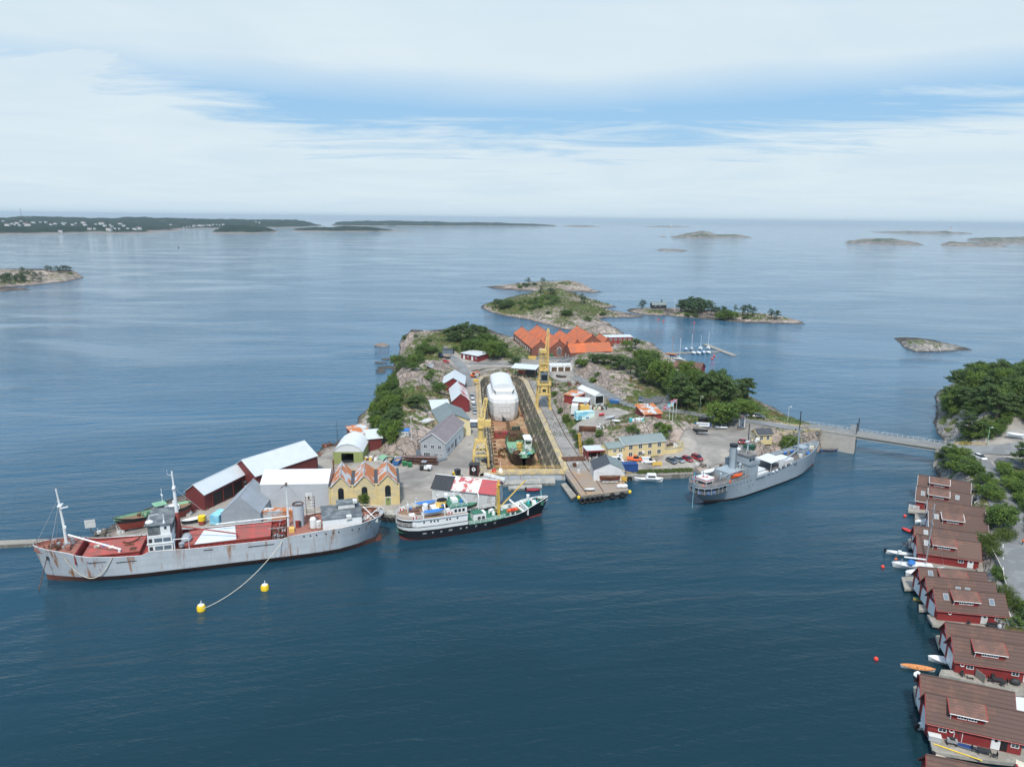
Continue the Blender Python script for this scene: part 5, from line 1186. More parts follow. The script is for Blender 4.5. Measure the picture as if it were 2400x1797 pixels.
part(rusty, 'mainmast', lambda m: (m.tube([(44.9,-.9,5),(45.3,0,13)], .42, 'ship_red', 8), m.tube([(45.6,.9,5),(45.3,0,13)], .42, 'ship_red', 8), m.tube([(45.3,0,12.6),(45.4,0,19.5)], .42, 'white', 8, .3), m.tube([(45.4,0,19.4),(45.5,0,23)], .18, 'white', 6), m.box(45.1,45.7,-.8,.8,18.9,19.2,'white'), m.tube([(45.5,0,22),(46.5,0,22.4),(46.5,0,23.4)], .05, 'white', 4)))
part(rusty, 'derrick_boom', lambda m: (m.tube([(44.6,0,9.4),(32.2,3.2,7.4)], .17, 'ship_red', 6), m.cyl(32.4,3.2,6.3,7.5,.12,.12,'ship_red',6)), 'red boom resting over the long hatch')
part(rusty, 'tarp_bundle', lambda m: (m.ell((43.6,1.2,6.9), (1.3,1.9,1.1), 'tarp_grey', 8, 4), m.ell((44.4,3.2,6.3), (.8,1.1,.7), 'tarp_grey', 7, 3)))
part(rusty, 'ladder_frame', lambda m: (m.tube([(45.6,5.2,5.2),(45.6,5.2,8.6),(42.6,5.2,8.6),(42.6,5.2,5.2)], .12, 'white', 5),))
def winches(m, x0, x1, y0, y1, z, n, seed, mats):
 rn = random.Random(seed)
 for k in range(n):
  x, y = rn.uniform(x0, x1), rn.uniform(y0, y1); s = rn.uniform(.4, 1.1); mt = rn.choice(mats)
  if rn.random() < .5: m.cyl(x, y, z, z+s*1.1, s*.6, s*.5, mt, 8)
  else: m.cbox((x, y, z+s*.5), (s*1.3, s*.9, s), mt, rn.uniform(0, 3))
  if rn.random() < .4: m.tube([(x, y, z), (x+rn.uniform(-1, 1), y+rn.uniform(-1, 1), z+rn.uniform(1, 2.2))], .07, mt, 4)
part(rusty, 'windlass', lambda m: winches(m, 67, 71.5, -2.6, 2.6, 7.5, 26, 5, ['rusty', 'rust_deck', 'rust_deck', 'steel']))
part(rusty, 'winch_gear', lambda m: (winches(m, 21.8, 24.8, -4, 4.6, 5.2, 30, 8, ['rusty', 'rusty', 'steel', 'bulwark_red']), [m.tube([(22+.8*k, 4.6, 5.2), (22+.8*k, 4.6, 8.6)], .08, 'rusty', 4) for k in range(4)], [m.tube([(21.8, y, 8.4), (25.4, y, 8.4)], .08, 'steel', 4) for y in (-3, 0, 4.6)], [m.tube([(21.8, 4.6, z), (25, 4.6, z)], .06, 'rusty', 4) for z in (6.2, 7.3, 8.6)]))
part(rusty, 'rope_coil', lambda m: (m.torus((62.6,-.5,6.45), .5, .2, 'rope', 'Z', 10, 5), m.torus((59.4,.6,6.4), .45, .18, 'rope', 'Z', 10, 5), m.ell((61,-.8,6.4), (.8,.5,.3), 'tarp_blue', 8, 3)))
part(rusty, 'anchor_chain', lambda m: (m.tube([(57.5,-1.5,6.45),(56,-.6,6.5),(54.5,-1.6,6.6),(53.6,-2.4,7.2)], .2, 'rusty', 5), m.tube([(56.8,.2,6.4),(54.8,.4,6.5)], .16, 'rusty', 5)))
part(rusty, 'aftermast', lambda m: (m.tube([(21,0,5),(20.9,0,17.6)], .32, 'white_rust', 7, .2), m.box(20.6,21.2,-.7,.7,17.4,17.6,'rusty'), m.tube([(20.9,.2,17.4),(22.2,.2,16.6)], .1, 'rusty', 4)))
part(rusty, 'derrick_boom', lambda m: m.tube([(20.6,.5,9.4),(37.5,-2.0,8.2)], .16, 'white_rust', 5), 'rusty horizontal boom above the after winches')
part(rusty, 'rigging', lambda m: [m.tube([a, b], .045, 'steel', 3) for a, b in (((20.9,0,17.4),(33,-1,8.6)),((20.9,0,17.4),(17.5,0,12.4)),((20.9,0,17.2),(23.5,4.8,5.9)),((68.7,0,18),(70.8,2.6,8.4)),((68.7,0,18),(71,-2.6,8.4)),((68.7,0,19),(74.2,0,8.8)),((45.4,0,19),(33.5,3,7.4)))])
fu = part(rusty, 'funnel', lambda m: (m.cyl(18.5,.2,6.4,12.2,1.32,1.3,'hull_grey',18,False), m.torus((18.5,.2,12.2),1.3,.12,'rusty','Z',18,6), m.cyl(18.5,.2,11.2,11.5,1.2,1.2,'dark',16), m.box(18.2,19.3,1.3,1.62,6.6,8.4,'bulwark_red'), m.box(18.0,18.6,1.3,1.66,6.8,8.2,'dark')), sm=True)
part(rusty, 'scaffold', lambda m: [m.tube([(x,y,6.5),(x,y,13.2)], .07, 'rusty', 4) for x in (14.6,16.6) for y in (-1.5,.2)]+[m.tube([(14.6,y,z),(16.6,y,z)], .06, 'rusty', 4) for y in (-1.5,.2) for z in (8,9.6,11.2,12.8)]+[m.box(14.6,16.6,-1.5,.2,z,z+.08,'plank') for z in (9.6,)])
part(rusty, 'ventilator', lambda m: (m.cyl(15.2,2.2,6.5,8.7,.8,.8,'white_rust',12), m.ell((15.2,2.2,8.7),(.8,.8,.5),'white_rust',12,4), m.cyl(13.9,2.6,6.5,8.2,.6,.6,'white_dirty',10)))
dh = part(rusty, 'deckhouse', lambda m: (m.box(3.8,13,-3.6,4.5,6.5,9.15,'white'), m.box(5,9,-3.4,-.6,9.3,10.5,'white_dirty')))
part(dh, 'roof', lambda m: (m.box(3.5,13.2,-3.8,4.7,9.15,9.35,'roof_grey_slab'), m.box(4.2,9.4,-3.6,-.4,10.5,10.65,'roof_grey_slab')))
part(dh, 'vent_box', lambda m: (m.box(4.4,5.4,-1.6,-.2,10.65,11.3,'white_dirty'), m.box(6.2,7.4,3.6,4.9,8.7,9.5,'white_dirty')))
part(rusty, 'skip', lambda m: m.box(19.6,20.8,2.6,4,6.5,7.5,'funnel_yellow'), 'yellow box beside the funnel')
part(rusty, 'poop_gear', lambda m: (winches(m, -.8, 3, -3, 3, 6.5, 12, 12, ['rusty', 'white_dirty', 'rust_deck']), m.tube([(2.8,-2.6,8.6),(.2,2.4,7)], .12, 'white', 5), m.tube([(3.2,2.6,7),(-1.2,-1.4,8.4)], .1, 'white', 5)))
part(rusty, 'poop_rail', lambda m: ring_rail(m, RS, -2.1, 3.6, 7.9, .1, .5, 'white_rust', 1, 1.2))
part(rusty, 'forecastle_rail', lambda m: rails(m, [(66.5,4.0,7.4),(69,3.6,7.9),(72,2.4,8.3),(74.2,.8,8.7),(74.2,-.8,8.7),(72,-2.4,8.3),(69,-3.6,7.9),(66.5,-4,7.4)], .9, 'rusty', 2, 1.8, .035))
part(rusty, 'anchor', lambda m: (m.cbox((71.6,2.2,6.2),(.5,.5,.9),'dark'), m.tube([(71.8,2.3,6.2),(73.2,5.5,0.1)], .09, 'rusty', 5)))
part(rusty, 'rudder', lambda m: (m.box(-1.0,1.2,-.15,.15,-2,1.9,'boot_red'), m.box(-1.2,-.9,-.2,.2,-2,2.0,'boot_red')))
part(rusty, 'fender_line', lambda m: m.tube(arc((68.5,4.0,7.95),(58.2,5.65,6.1),5.6,14), .09, 'rope', 5), 'white rope hanging in a loop along the bow')
# ======== black and white expedition ship
BS = densify([(-.9,0,.3,.2,3.8),(-.6,.2,1.2,.8,3.8),(.2,.8,2.4,1.9,3.78),(1.6,1.8,3.3,2.9,3.72),(4,4,3.95,3.7,3.65),(9,9,4.25,4.15,3.58),(17,17,4.3,4.25,3.58),(17.3,17.3,4.3,4.25,2.35),(24,24,4.25,4.0,2.5),(27,26.8,4.1,3.7,2.75),(28.6,28.3,3.95,3.4,2.9),(31,30.5,3.65,2.9,2.95),(33.2,32.4,3.3,2.3,3.3),(35,34,2.95,1.7,4.0),(37.5,36,2.2,1.0,4.6),(39.6,37.8,1.4,.5,5.0),(41.2,39,.6,.2,5.25),(41.9,39.6,.06,.04,5.3)], 1.3)
blk = thing('survey_ship', 'black hulled ship with white superstructure and yellow mast at the quay', 'ship', (-28.34,168.94,0), R(22.2))
part(blk, 'hull', lambda m: (hull_mesh(m, [q for q in BS if q[0] < 17.05], [-2, .5, ('t', .95), ('t', 0)], ['boot_bright', 'hull_black', 'hull_rim']), hull_mesh(m, [q for q in BS if q[0] > 16.95], [-2, .5, ('t', 0)], ['boot_bright', 'hull_black'])), sm=True)
part(blk, 'rubbing_line', lambda m: [m.tube([(s[0], sd*(s[2]+.04), s[4]+.05) for s in BS if s[0] <= 17.05], .07, 'black', 4) for sd in (1, -1)])
part(blk, 'deck', lambda m: deck_mesh(m, BS, -.85, 34.6, 1.9, 'deck_green'), 'green main deck')
part(blk, 'deck', lambda m: deck_mesh(m, BS, 34.6, 41.7, lambda x: 3.3+(x-34.6)*.14, 'deck_green'), 'green forecastle deck')
part(blk, 'bulwark', lambda m: bulwark_mesh(m, BS, 27.5, 41.7, lambda x: 1.9 if x < 34.6 else 3.2+(x-34.6)*.14, 'white_dirty', 'hull_rim'))
part(blk, 'bulkhead', lambda m: m.box(34.4,34.7,-2.9,2.9,1.9,3.9,'white'))
for x in (5.2,5.7,7.6,9.8,12.0,12.5,15,16.6,19.2,21.8,24.5): part(blk, 'portlight', lambda m: portlights(m, BS, [x], 1.75, -1, .14, 'glass', 'white'))
part(blk, 'deckhouse', lambda m: (m.loft([[(x, -max(.05,h), 3.5), (x, -max(.05,h), 5.65)] for x, h in ((2.6,3.2),(5,3.7),(10,4.0),(17,4.0))]+[[(17,4.0,2),(17,4.0,5.65)],[(10,4,3.5),(10,4,5.65)],[(5,3.7,3.5),(5,3.7,5.65)],[(2.6,3.2,3.5),(2.6,3.2,5.65)],[(2.6,-3.2,3.5),(2.6,-3.2,5.65)]], 'white', False)))
for x in (5.4,7.2,8.1,9,11.4,12.2,14.2): part(blk, 'portlight', lambda m: m.cbox((x,-(3.7+min(.3,(x-5)*.06))-.03,4.75),(.4,.12,.4),'glass'))
def stern_space(m):
 m.loft([[(s[0]+.3, sd*max(.05, s[2]-.5), 3.0), (s[0]+.3, sd*max(.05, s[2]-.5), 5.5)] for sd in (1,) for s in BS if s[0] < 3.2], 'black', False)
 m.loft([[(s[0]+.3, -max(.05, s[2]-.5), 5.5), (s[0]+.3, -max(.05, s[2]-.5), 3.0)] for s in BS if s[0] < 3.2], 'black', False)
part(blk, 'stern_gallery', stern_space)
UD = [(s[0], s[1], s[2], s[2], 5.0) for s in BS if s[0] < 17.1]
PT = Matrix.Translation((0, 0, .68))
part(blk, 'boat_deck', lambda m: (m.loft([[(s[0], -s[2], 5.15), (s[0], s[2], 5.15)] for s in UD], 'deck_wood', False), [m.loft([[(s[0], sd*(s[2]+.02), 4.8), (s[0], sd*(s[2]+.02), 5.2)] for s in UD], 'white', False) for sd in (1, -1)], m.loft([[(s[0], -s[2], 4.8), (s[0], s[2], 4.8)] for s in UD], 'white', False)))
part(blk, 'railing', lambda m: ring_rail(m, UD, -.85, 5.4, 5.2, .05, 1.1, 'white', 4, 1.0))
PT = None
part(blk, 'stern_rail', lambda m: ring_rail(m, BS, -.85, 3.0, 3.8, .05, 1.0, 'white', 3, 1.0))
bh = part(blk, 'bridge', lambda m: (m.box(12.6,16.9,-3.7,3.7,5.2,7.5,'white'), m.box(10.2,12.6,-2.6,2.6,5.2,6.9,'white')))
for k in range(3): part(bh, 'window', lambda m: m.box(13.5+1.05*k,14.15+1.05*k,-3.8,-3.65,6.3,7.0,'glass'))
for k in range(5): part(bh, 'window', lambda m: m.box(16.85,17.0,-3.2+1.3*k,-2.2+1.3*k,6.2,7.0,'glass'))
part(bh, 'roof', lambda m: (m.box(12.4,17.1,-3.8,3.8,7.5,7.62,'deck_green'), m.cyl(13,2,7.6,8.6,.5,.6,'white',10), m.box(13.8,15.4,-1,1.4,7.6,8.5,'white'), m.cyl(15.8,-2.2,7.6,8.8,.35,.4,'tarp_blue',8)))
part(bh, 'railing', lambda m: rails(m, [(12.5,-3.7,7.6),(17,-3.7,7.6),(17,3.7,7.6),(12.5,3.7,7.6)], .9, 'white', 2, 1.2))
part(bh, 'aerial', lambda m: (m.tube([(14.6,.3,8.5),(14.6,.3,11.5)], .07, 'white', 5), m.tube([(14.6,-.9,10.6),(14.6,1.5,10.6)], .05, 'white', 4), m.ell((13,2,9),(.6,.6,.5),'white')))
part(bh, 'door', lambda m: m.box(16.95,17.08,-3.6,-2.8,2.8,4.7,'bulwark_red'), 'dark red door at the front')
part(blk, 'portlight', lambda m: [m.cbox((16.1,-3.72,5.7),(.5,.06,.25),'tarp_blue')])
ff = part(blk, 'funnel', lambda m: (m.loft([[(x+1.25*math.cos(a)*k, .85*math.sin(a)*k, z) for a in [2*math.pi*q/16 for q in range(16)]] for x, z, k in ((10.6,5.2,1.25),(10.8,6.6,1.22),(10.9,6.65,1.15),(11.2,8.4,1.08))], 'funnel_yellow', True, False), m.loft([[(x+1.25*math.cos(a)*k, .85*math.sin(a)*k, z) for a in [2*math.pi*q/16 for q in range(16)]] for x, z, k in ((11.2,8.4,1.12),(11.25,8.75,1.12),(11.25,8.75,.9),(11.2,8.5,.88))], 'black', True, True), m.cbox((11.2,-1.02,7.5),(.9,.12,.5),'tarp_blue',0,0,.3)), sm=True)
part(blk, 'funnel_house', lambda m: m.box(8.4,12.6,-1.8,1.8,5.15,6.9,'white'))
def boat_shape(m, c, L, B, H, top, side, cover=True, rz=0):
 o = m.T; m.T = (o if o is not None else Matrix()) @ Matrix.Translation(c) @ Matrix.Rotation(rz, 4, 'Z')
 n = 10; lo, hi, cr = [], [], []
 for i in range(n+1):
  t = i/n*2-1; w = B/2*max(.03, (1-abs(t)**2.6)); x = t*L/2; sh = H*(1+.25*t*t)
  lo.append([(x*.92, -w*.35, 0), (x, -w, sh)]); hi.append([(x, w, sh), (x*.92, w*.35, 0)]); cr.append([(x, -w, sh), (x, 0, sh+(B*.22 if cover else -H*.45)*(1-abs(t)**3)), (x, w, sh)])
 m.loft(lo, side, False); m.loft(hi, side, False); m.loft([[a[0], b[1]] for a, b in zip(lo, hi)], side, False); m.loft(cr, top, False); m.T = o
PT = Matrix.Translation((0, 0, .68))
part(blk, 'lifeboat', lambda m: boat_shape(m, (8.0,-3.1,5.75), 6.4, 2.0, .8, 'tarp_blue', 'white'), 'blue covered lifeboat on the side facing the camera')
part(blk, 'lifeboat', lambda m: boat_shape(m, (7.6,2.9,5.75), 6.0, 2.0, .8, 'tarp_blue', 'white'), 'blue covered lifeboat on the quay side')
for x in (5.2, 10.9):
 for y in (-3.9, 3.7): part(blk, 'davit', lambda m: (m.tube([(x,y,5.1),(x,y,7.4),(x,y*.82,8.1)], .14, 'white', 5),))
part(blk, 'deck_box', lambda m: (m.box(3.2,5.4,.6,1.7,5.2,5.8,'tile_light'), m.box(2.2,3.6,-1.6,-.6,5.2,5.7,'white'), m.cyl(3.4,2.1,5.2,6,.35,.35,'tarp_blue',8), m.cyl(6.9,.4,5.2,7.2,.7,.7,'white',10), m.box(4.2,7.8,-1.4,-.7,5.2,5.55,'tile_light')))
for x, y in ((12.3,-3.9),(3.0,-3.75),(1.2,2.6)):
 part(blk, 'lifebuoy_panel', lambda m: (m.cbox((x,y,5.7),(1.3,.1,.7),'white'), m.cbox((x-.35,y-.03,5.7),(.35,.1,.6),'red_paint'), m.cbox((x+.4,y-.03,5.7),(.3,.1,.6),'red_paint')))
part(blk, 'stern_mast', lambda m: (m.tube([(2.4,.9,5.2),(2.4,.9,8.4)], .08, 'white', 5), m.box(2.2,2.6,.7,1.1,7.2,7.6,'white')))
PT = None
part(blk, 'hatch_house', lambda m: (m.box(19.6,23.2,-.9,1.4,1.9,3.6,'white'), m.box(19.5,22.4,-1,1.5,3.6,3.72,'deck_green'), m.cyl(21,-1.6,1.9,2.9,.45,.4,'dark',8), m.cyl(22.2,-1.6,1.9,2.9,.45,.4,'dark',8)))
part(blk, 'railing', lambda m: [rails(m, [(17.2,sd*4.2,2.35),(22,sd*4.2,2.4),(27.4,sd*4.0,2.75)], 1.0, 'white', 3, 1.3) for sd in (-1,)], 'white railing along the side facing the camera')
part(blk, 'railing', lambda m: rails(m, [(17.2,4.2,2.35),(22,4.2,2.4),(27.4,4.0,2.75)], 1.0, 'white', 3, 1.3), 'white railing along the quay side')
part(blk, 'mast', lambda m: (m.tube([(27.2,0,1.9),(27,0,12)], .42, 'yellow_paint', 8, .26), m.tube([(26.6,-.7,1.9),(26.7,-.5,10.6)], .07, 'yellow_paint', 4), m.tube([(26.3,.1,3),(26.5,.1,10.6)], .07, 'yellow_paint', 4), [m.box(26.4,26.8,-.6,.1,3+.7*k,3.06+.7*k,'yellow_paint') for k in range(11)], m.box(26.6,27.4,-.8,.8,10.6,10.75,'yellow_paint')))
part(blk, 'cargo_boom', lambda m: m.tube([(27.6,0,4.2),(36.2,3.0,9.6)], .17, 'yellow_paint', 6))
part(blk, 'mast_stay', lambda m: [m.tube([a, b], .04, 'steel', 3) for a, b in (((27,0,11.6),(36.2,3,9.6)),((27,0,11.6),(24.5,3.9,3)),((27,0,11.6),(15,0,9.5)))])
rib_ = part(blk, 'rescue_boat', lambda m: (boat_shape(m, (31.2,-.8,2.7), 4.6, 1.9, .6, 'orange', 'orange', False, .15), m.cbox((31,-.9,3.2),(1.2,.6,.5),'red_paint',.15)), 'orange inflatable rescue boat on the foredeck')
part(blk, 'boat_cradle', lambda m: [m.box(30+1.4*k-.1,30+1.4*k+.1,-1.8,.4,1.9,2.75,'white') for k in range(2)])
part(blk, 'anchor_boom', lambda m: (m.tube([(33.8,-2.5,2.6),(30.4,1.6,5.6)], .25, 'white', 5),))
part(blk, 'windlass', lambda m: (winches(m, 35.6,39.6,-1.3,1.3,3.6,14,21,['deck_green','white','plastic_teal','dark']), m.cyl(36.6,2.1,3.5,5.6,.3,.5,'white',8)))
part(blk, 'winch', lambda m: winches(m, 24.6,29.4,.6,3.2,1.9,9,23,['white','deck_green','rope','dark']))
part(blk, 'workboat', lambda m: boat_shape(m, (19.4,4.6,3.2), 6.5, 2.2, 1.0, 'deck_green', 'timber', False), 'brown wooden boat hung on the quay side')
for x in (17.6, 22.8): part(blk, 'davit', lambda m: m.tube([(x,3.9,2),(x,3.9,6.2),(x,4.6,7)], .15, 'white', 5))
# ======== grey steamer
GS = densify([(-5.7,.4,.3,.1,4.3),(-5.4,.6,1.5,.25,4.28),(-4.4,1.1,2.9,.6,4.25),(-2.6,2,3.9,1.1,4.2),(0,3.4,4.4,1.9,4.2),(3.3,5.2,4.55,2.9,4.2),(3.6,5.4,4.58,3.1,6.2),(7,7.8,4.65,3.9,6.15),(12,12.2,4.7,4.5,6.1),(16.8,16.8,4.75,4.6,6.1),(17.1,17.1,4.75,4.6,5.4),(24,24,4.75,4.65,5.7),(33,33,4.75,4.6,6.3),(40,40,4.6,4.3,6.6),(45,44.8,4.2,3.5,6.75),(49,48.6,3.5,2.4,7.05),(52.5,51.8,2.6,1.5,7.5),(55.2,54.2,1.6,.7,7.95),(57,55.9,.75,.28,8.2),(57.8,56.8,.06,.04,8.3)])
gry = thing('grey_steamer', 'naval grey old steamer with tall funnel lying bow to the bridge', 'ship', (56.69,194.15,0), R(36.6))
part(gry, 'hull', lambda m: hull_mesh(m, GS, [-2, .85, ('t', 0)], ['boot_red', 'navy'], 2.0), sm=True)
part(gry, 'deck', lambda m: deck_mesh(m, GS, -5.6, 4, 3.9, 'deck_dark'), 'dark gallery deck at the stern')
part(gry, 'deck', lambda m: deck_mesh(m, GS, 16.9, 57.6, lambda x: 4.7+max(0, x-24)*.05, 'deck_dark'), 'dark main deck forward of the bridge')
part(gry, 'bulwark', lambda m: bulwark_mesh(m, GS, 17, 57.6, lambda x: 4.6+max(0, x-24)*.05, 'navy', 'navy'))
PD = [(s[0], s[1], s[2], s[2], 6.3) for s in GS if s[0] < 17]
part(gry, 'poop_deck', lambda m: (m.loft([[(s[0], -s[2], 6.3), (s[0], s[2], 6.3)] for s in PD], 'deck_dark', False), [m.loft([[(s[0]-.02, sd*(s[2]+.03), 5.95), (s[0]-.02, sd*(s[2]+.03), 6.34)] for s in PD], 'navy', False) for sd in (1, -1)], m.loft([[(s[0], -s[2], 5.95), (s[0], s[2], 5.95)] for s in PD], 'navy', False)))
part(gry, 'gallery_wall', lambda m: (m.box(-1.5,3.5,-2.6,2.6,3.9,5.95,'black'), m.loft([[(s[0]+.9, sd*max(.05, s[2]-1.0), 3.95), (s[0]+.9, sd*max(.05, s[2]-1.0), 5.9)] for sd in (1,) for s in GS if s[0] < 3], 'black', False), m.loft([[(s[0]+.9, -max(.05, s[2]-1.0), 5.9), (s[0]+.9, -max(.05, s[2]-1.0), 3.95)] for s in GS if s[0] < 3], 'black', False)))
part(gry, 'gallery_rail', lambda m: ring_rail(m, GS, -5.6, 3.3, 4.2, .04, 1.0, 'navy', 3, 1.2))
part(gry, 'pillar', lambda m: [m.box(s[0]-.06, s[0]+.06, sd*s[2]-.06, sd*s[2]+.06, 4.2, 6.0, 'navy') for s in GS if s[0] < 3.4 for sd in (1, -1)])
for x, y in ((-2.6,-2.9),(-.8,-3.3),(-4.2,-1)): part(gry, 'drum', lambda m: m.cyl(x,y,3.95,5.0,.45,.45,'blue',8), 'blue drum on the stern gallery')
part(gry, 'poop_rail', lambda m: ring_rail(m, PD, -5.6, 12, 6.35, .06, .95, 'navy', 3, 1.3))
for x, z in [(q,5.1) for q in (5,6.6,8.2,9.8,11.4,13,14.6)]+[(q,3.4) for q in (4.6,6.6,8.6,14,16)]: part(gry, 'portlight', lambda m: portlights(m, GS, [x], z, -1, .14, 'dark'))
part(gry, 'deckhouse', lambda m: (m.box(6.8,13,-2.6,2.6,6.3,8.3,'navy'), m.cbox((12.3,2.2,7.2),(2,2.4,1.8),'navy_dark')))
part(gry, 'funnel', lambda m: (m.tube([(11.8,0,8.2),(11.5,0,15.2)], 1.05, 'navy', 18), m.tube([(11.5,0,15.1),(11.48,0,15.7)], 1.22, 'black', 18), m.tube([(11.6,-1.1,8.3),(11.4,-1.12,14.5)], .14, 'navy_dark', 5)), sm=True)
for x, y in ((13.0,-1.6),(13.6,2.2),(4.2,-1.5)):
 part(gry, 'ventilator', lambda m: (m.cyl(x,y,6.3,9.2 if x > 5 else 8,.32,.32,'navy',10), m.ell((x+.15,y,9.4 if x > 5 else 8.2),(.6,.5,.6),'navy',10,5), m.cbox((x+.62,y,9.4 if x > 5 else 8.2),(.1,.7,.8),'dark')))
wb = part(gry, 'bridge', lambda m: (m.box(14.2,17.6,-4.6,4.6,6.1,9.6,'navy'), m.box(16.6,17.6,-4.75,4.75,5.2,9.6,'navy'), m.box(14.4,18,-3.4,3.4,9.6,11.9,'navy'), m.box(14.0,18.4,-4.75,4.75,9.5,9.65,'navy_dark')))
PT = Matrix.Translation((0, 0, 1.0))
for k in range(4): part(wb, 'window', lambda m: m.box(18-.02,18.1,-2.9+1.55*k,-1.9+1.55*k,9.6,10.5,'glass'))
for k in range(2): part(wb, 'window', lambda m: m.box(14.9+1.4*k,15.9+1.4*k,-3.5,-3.35,9.6,10.4,'glass'))
part(wb, 'roof', lambda m: m.box(14.2,18.2,-3.6,3.6,10.9,11.05,'deck_dark'))
part(wb, 'monkey_rail', lambda m: rails(m, [(14.3,-3.5,11.05),(18.1,-3.5,11.05),(18.1,3.5,11.05),(14.3,3.5,11.05),(14.3,-3.5,11.05)], .9, 'navy', 3, 1.2))
part(wb, 'wing_screen', lambda m: (m.box(17.4,18.3,-4.8,-3.5,8.6,9.7,'navy'), m.box(17.4,18.3,3.5,4.8,8.6,9.7,'navy')))
part(wb, 'searchlight', lambda m: (m.cyl(15.4,1.0,11.05,11.8,.2,.2,'white',6), m.ell((15.4,1.0,12.1),(.7,.7,.6),'white',8,4)))
PT = None
part(gry, 'bridge_mast', lambda m: (m.tube([(18.6,0,8.6),(18.5,0,15.2)], .26, 'navy', 7), m.tube([(18.5,0,15.2),(18.3,0,20.8)], .14, 'black', 6), m.box(18.3,18.7,-1.2,1.2,14.6,14.75,'navy'), m.cbox((18.2,0,15.3),(1.4,.5,.4),'white'), m.tube([(18.4,0,13.5),(13,-2.5,8.4)], .05, 'rope', 4)))
part(gry, 'foremast', lambda m: (m.tube([(46.2,0,5.6),(45.8,0,14.6)], .3, 'navy', 8, .24), m.tube([(45.8,0,14.6),(45.6,0,20.6)], .16, 'black', 6), m.box(45.5,46.1,-1.4,1.4,14.2,14.4,'navy_dark'), m.ell((45.8,-1.4,13.9),(.25,.25,.3),'dark',6,3), m.ell((45.8,1.4,13.9),(.25,.25,.3),'dark',6,3)))
part(gry, 'derrick_boom', lambda m: m.tube([(45.8,-.3,7.6),(35.5,-2.0,6.6)], .17, 'navy', 6), 'grey boom lying over the forward hatch')
part(gry, 'derrick_boom', lambda m: m.tube([(45.8,.3,7.8),(30.5,3.2,7.0)], .15, 'navy', 6), 'grey boom lying along the shore side')
part(gry, 'derrick_boom', lambda m: m.tube([(3.2,-2.4,8.0),(13.2,-3.0,8.4)], .14, 'navy', 6), 'grey boom beside the rescue boat')
part(gry, 'rigging', lambda m: [m.tube([a, b], .04, 'steel', 3) for a, b in (((45.8,0,14),(48.5,3,7.2)),((45.8,0,14),(48.5,-3,7.2)),((45.8,0,14),(43.6,4,6.6)),((45.8,0,14),(43.6,-4,6.6)),((45.7,0,18),(57,0,8.4)))])
part(gry, 'awning', lambda m: (m.add([(26.5,-3.4,7.6),(33.4,-2.9,7.7),(33.4,2.6,7.9),(26.5,2.4,7.8),(26.5,-3.4,7.68),(33.4,-2.9,7.78),(33.4,2.6,7.98),(26.5,2.4,7.88)], [(3,2,1,0),(4,5,6,7),(0,1,5,4),(1,2,6,5),(2,3,7,6),(3,0,4,7)], 'cover_white'), m.box(31.2,33.4,-3.05,-2.95,5.2,7.7,'cover_white'), [m.tube([(x,y,4.9),(x,y,7.6)], .06, 'white', 4) for x in (26.7,33.2) for y in (-3.2,2.3)]), 'white canopy over the middle of the main deck')
part(gry, 'hatch', lambda m: (m.box(17.9,24.6,-2.7,2.6,4.7,6.2,'cover_white'), [m.box(17.9+1.3*k,18.0+1.3*k,-2.75,2.65,6.2,6.28,'white_dirty') for k in range(6)]), 'white covered hatch just before the bridge')
part(gry, 'hatch', lambda m: m.box(35,40,-2.6,2.2,5.0,6.5,'cover_white'), 'white covered forward hatch')
part(gry, 'deck_bench', lambda m: (m.box(18,24.6,-3.9,-3.1,4.7,5.7,'cover_white'),))
part(gry, 'mast_house', lambda m: (m.box(46.8,50.2,-1.4,1.9,5.8,8.0,'navy'), m.box(46.6,50.4,-1.5,2.0,8.0,8.1,'navy'), m.cyl(44.8,-1.9,5.6,6.7,.7,.7,'white_dirty',10)))
part(gry, 'windlass', lambda m: winches(m, 50.6,55,-1.6,1.6,6.2,12,31,['navy_dark','blue','navy','rope']))
part(gry, 'tarp_bundle', lambda m: [m.ell(c, (.8,.6,.5), 'tarp_blue', 7, 3) for c in ((45.4,1.6,6.6),(42.6,2.2,6.4),(48.4,-2.4,6.5),(52.6,.8,6.9))], 'blue covers on the foredeck')
part(gry, 'life_raft', lambda m: (m.box(-2.6,.9,-1.9,1.9,7.2,8.15,'white'), m.box(-2.65,.95,-1.95,1.95,7.55,7.75,'red_paint'), m.cbox((-.85,0,8.17),(1.5,1.6,.05),'red_paint',.5), m.cbox((-.85,0,8.2),(.8,.8,.05),'tarp_white'), [m.box(x,x+.12,y,y+.12,6.3,7.2,'white') for x in (-2.4,.6) for y in (-1.7,1.5)]), 'white raft box with red stripe at the stern')
part(gry, 'lifeboat', lambda m: boat_shape(m, (4.2,3.1,7.0), 6.2, 2.2, .9, 'cover_white', 'white'), 'white covered lifeboat on the shore side')
part(gry, 'rescue_boat', lambda m: (boat_shape(m, (9.6,-3.2,6.75), 5.2, 2.0, .7, 'orange', 'orange', False), m.cbox((9.4,-3.2,7.4),(1.2,.5,.5),'orange'), m.cbox((7.6,-3.2,7.4),(.5,.5,.7),'dark')), 'orange inflatable rescue boat beside the funnel')
part(gry, 'davit', lambda m: (m.tube([(13.2,-3.6,6.3),(13.2,-3.6,8.6),(10,-3.5,8.8)], .12, 'navy', 5),))
for x, y in ((-4.3,-2.2),(4.6,-4.55)): part(gry, 'lifebuoy', lambda m: (m.torus((x,y-.1,6.9), .38, .12, 'orange', 'Y', 12, 5),))
part(gry, 'flagstaff', lambda m: (m.tube([(-5.3,0,6.3),(-6.6,0,9.6)], .05, 'white', 4),))
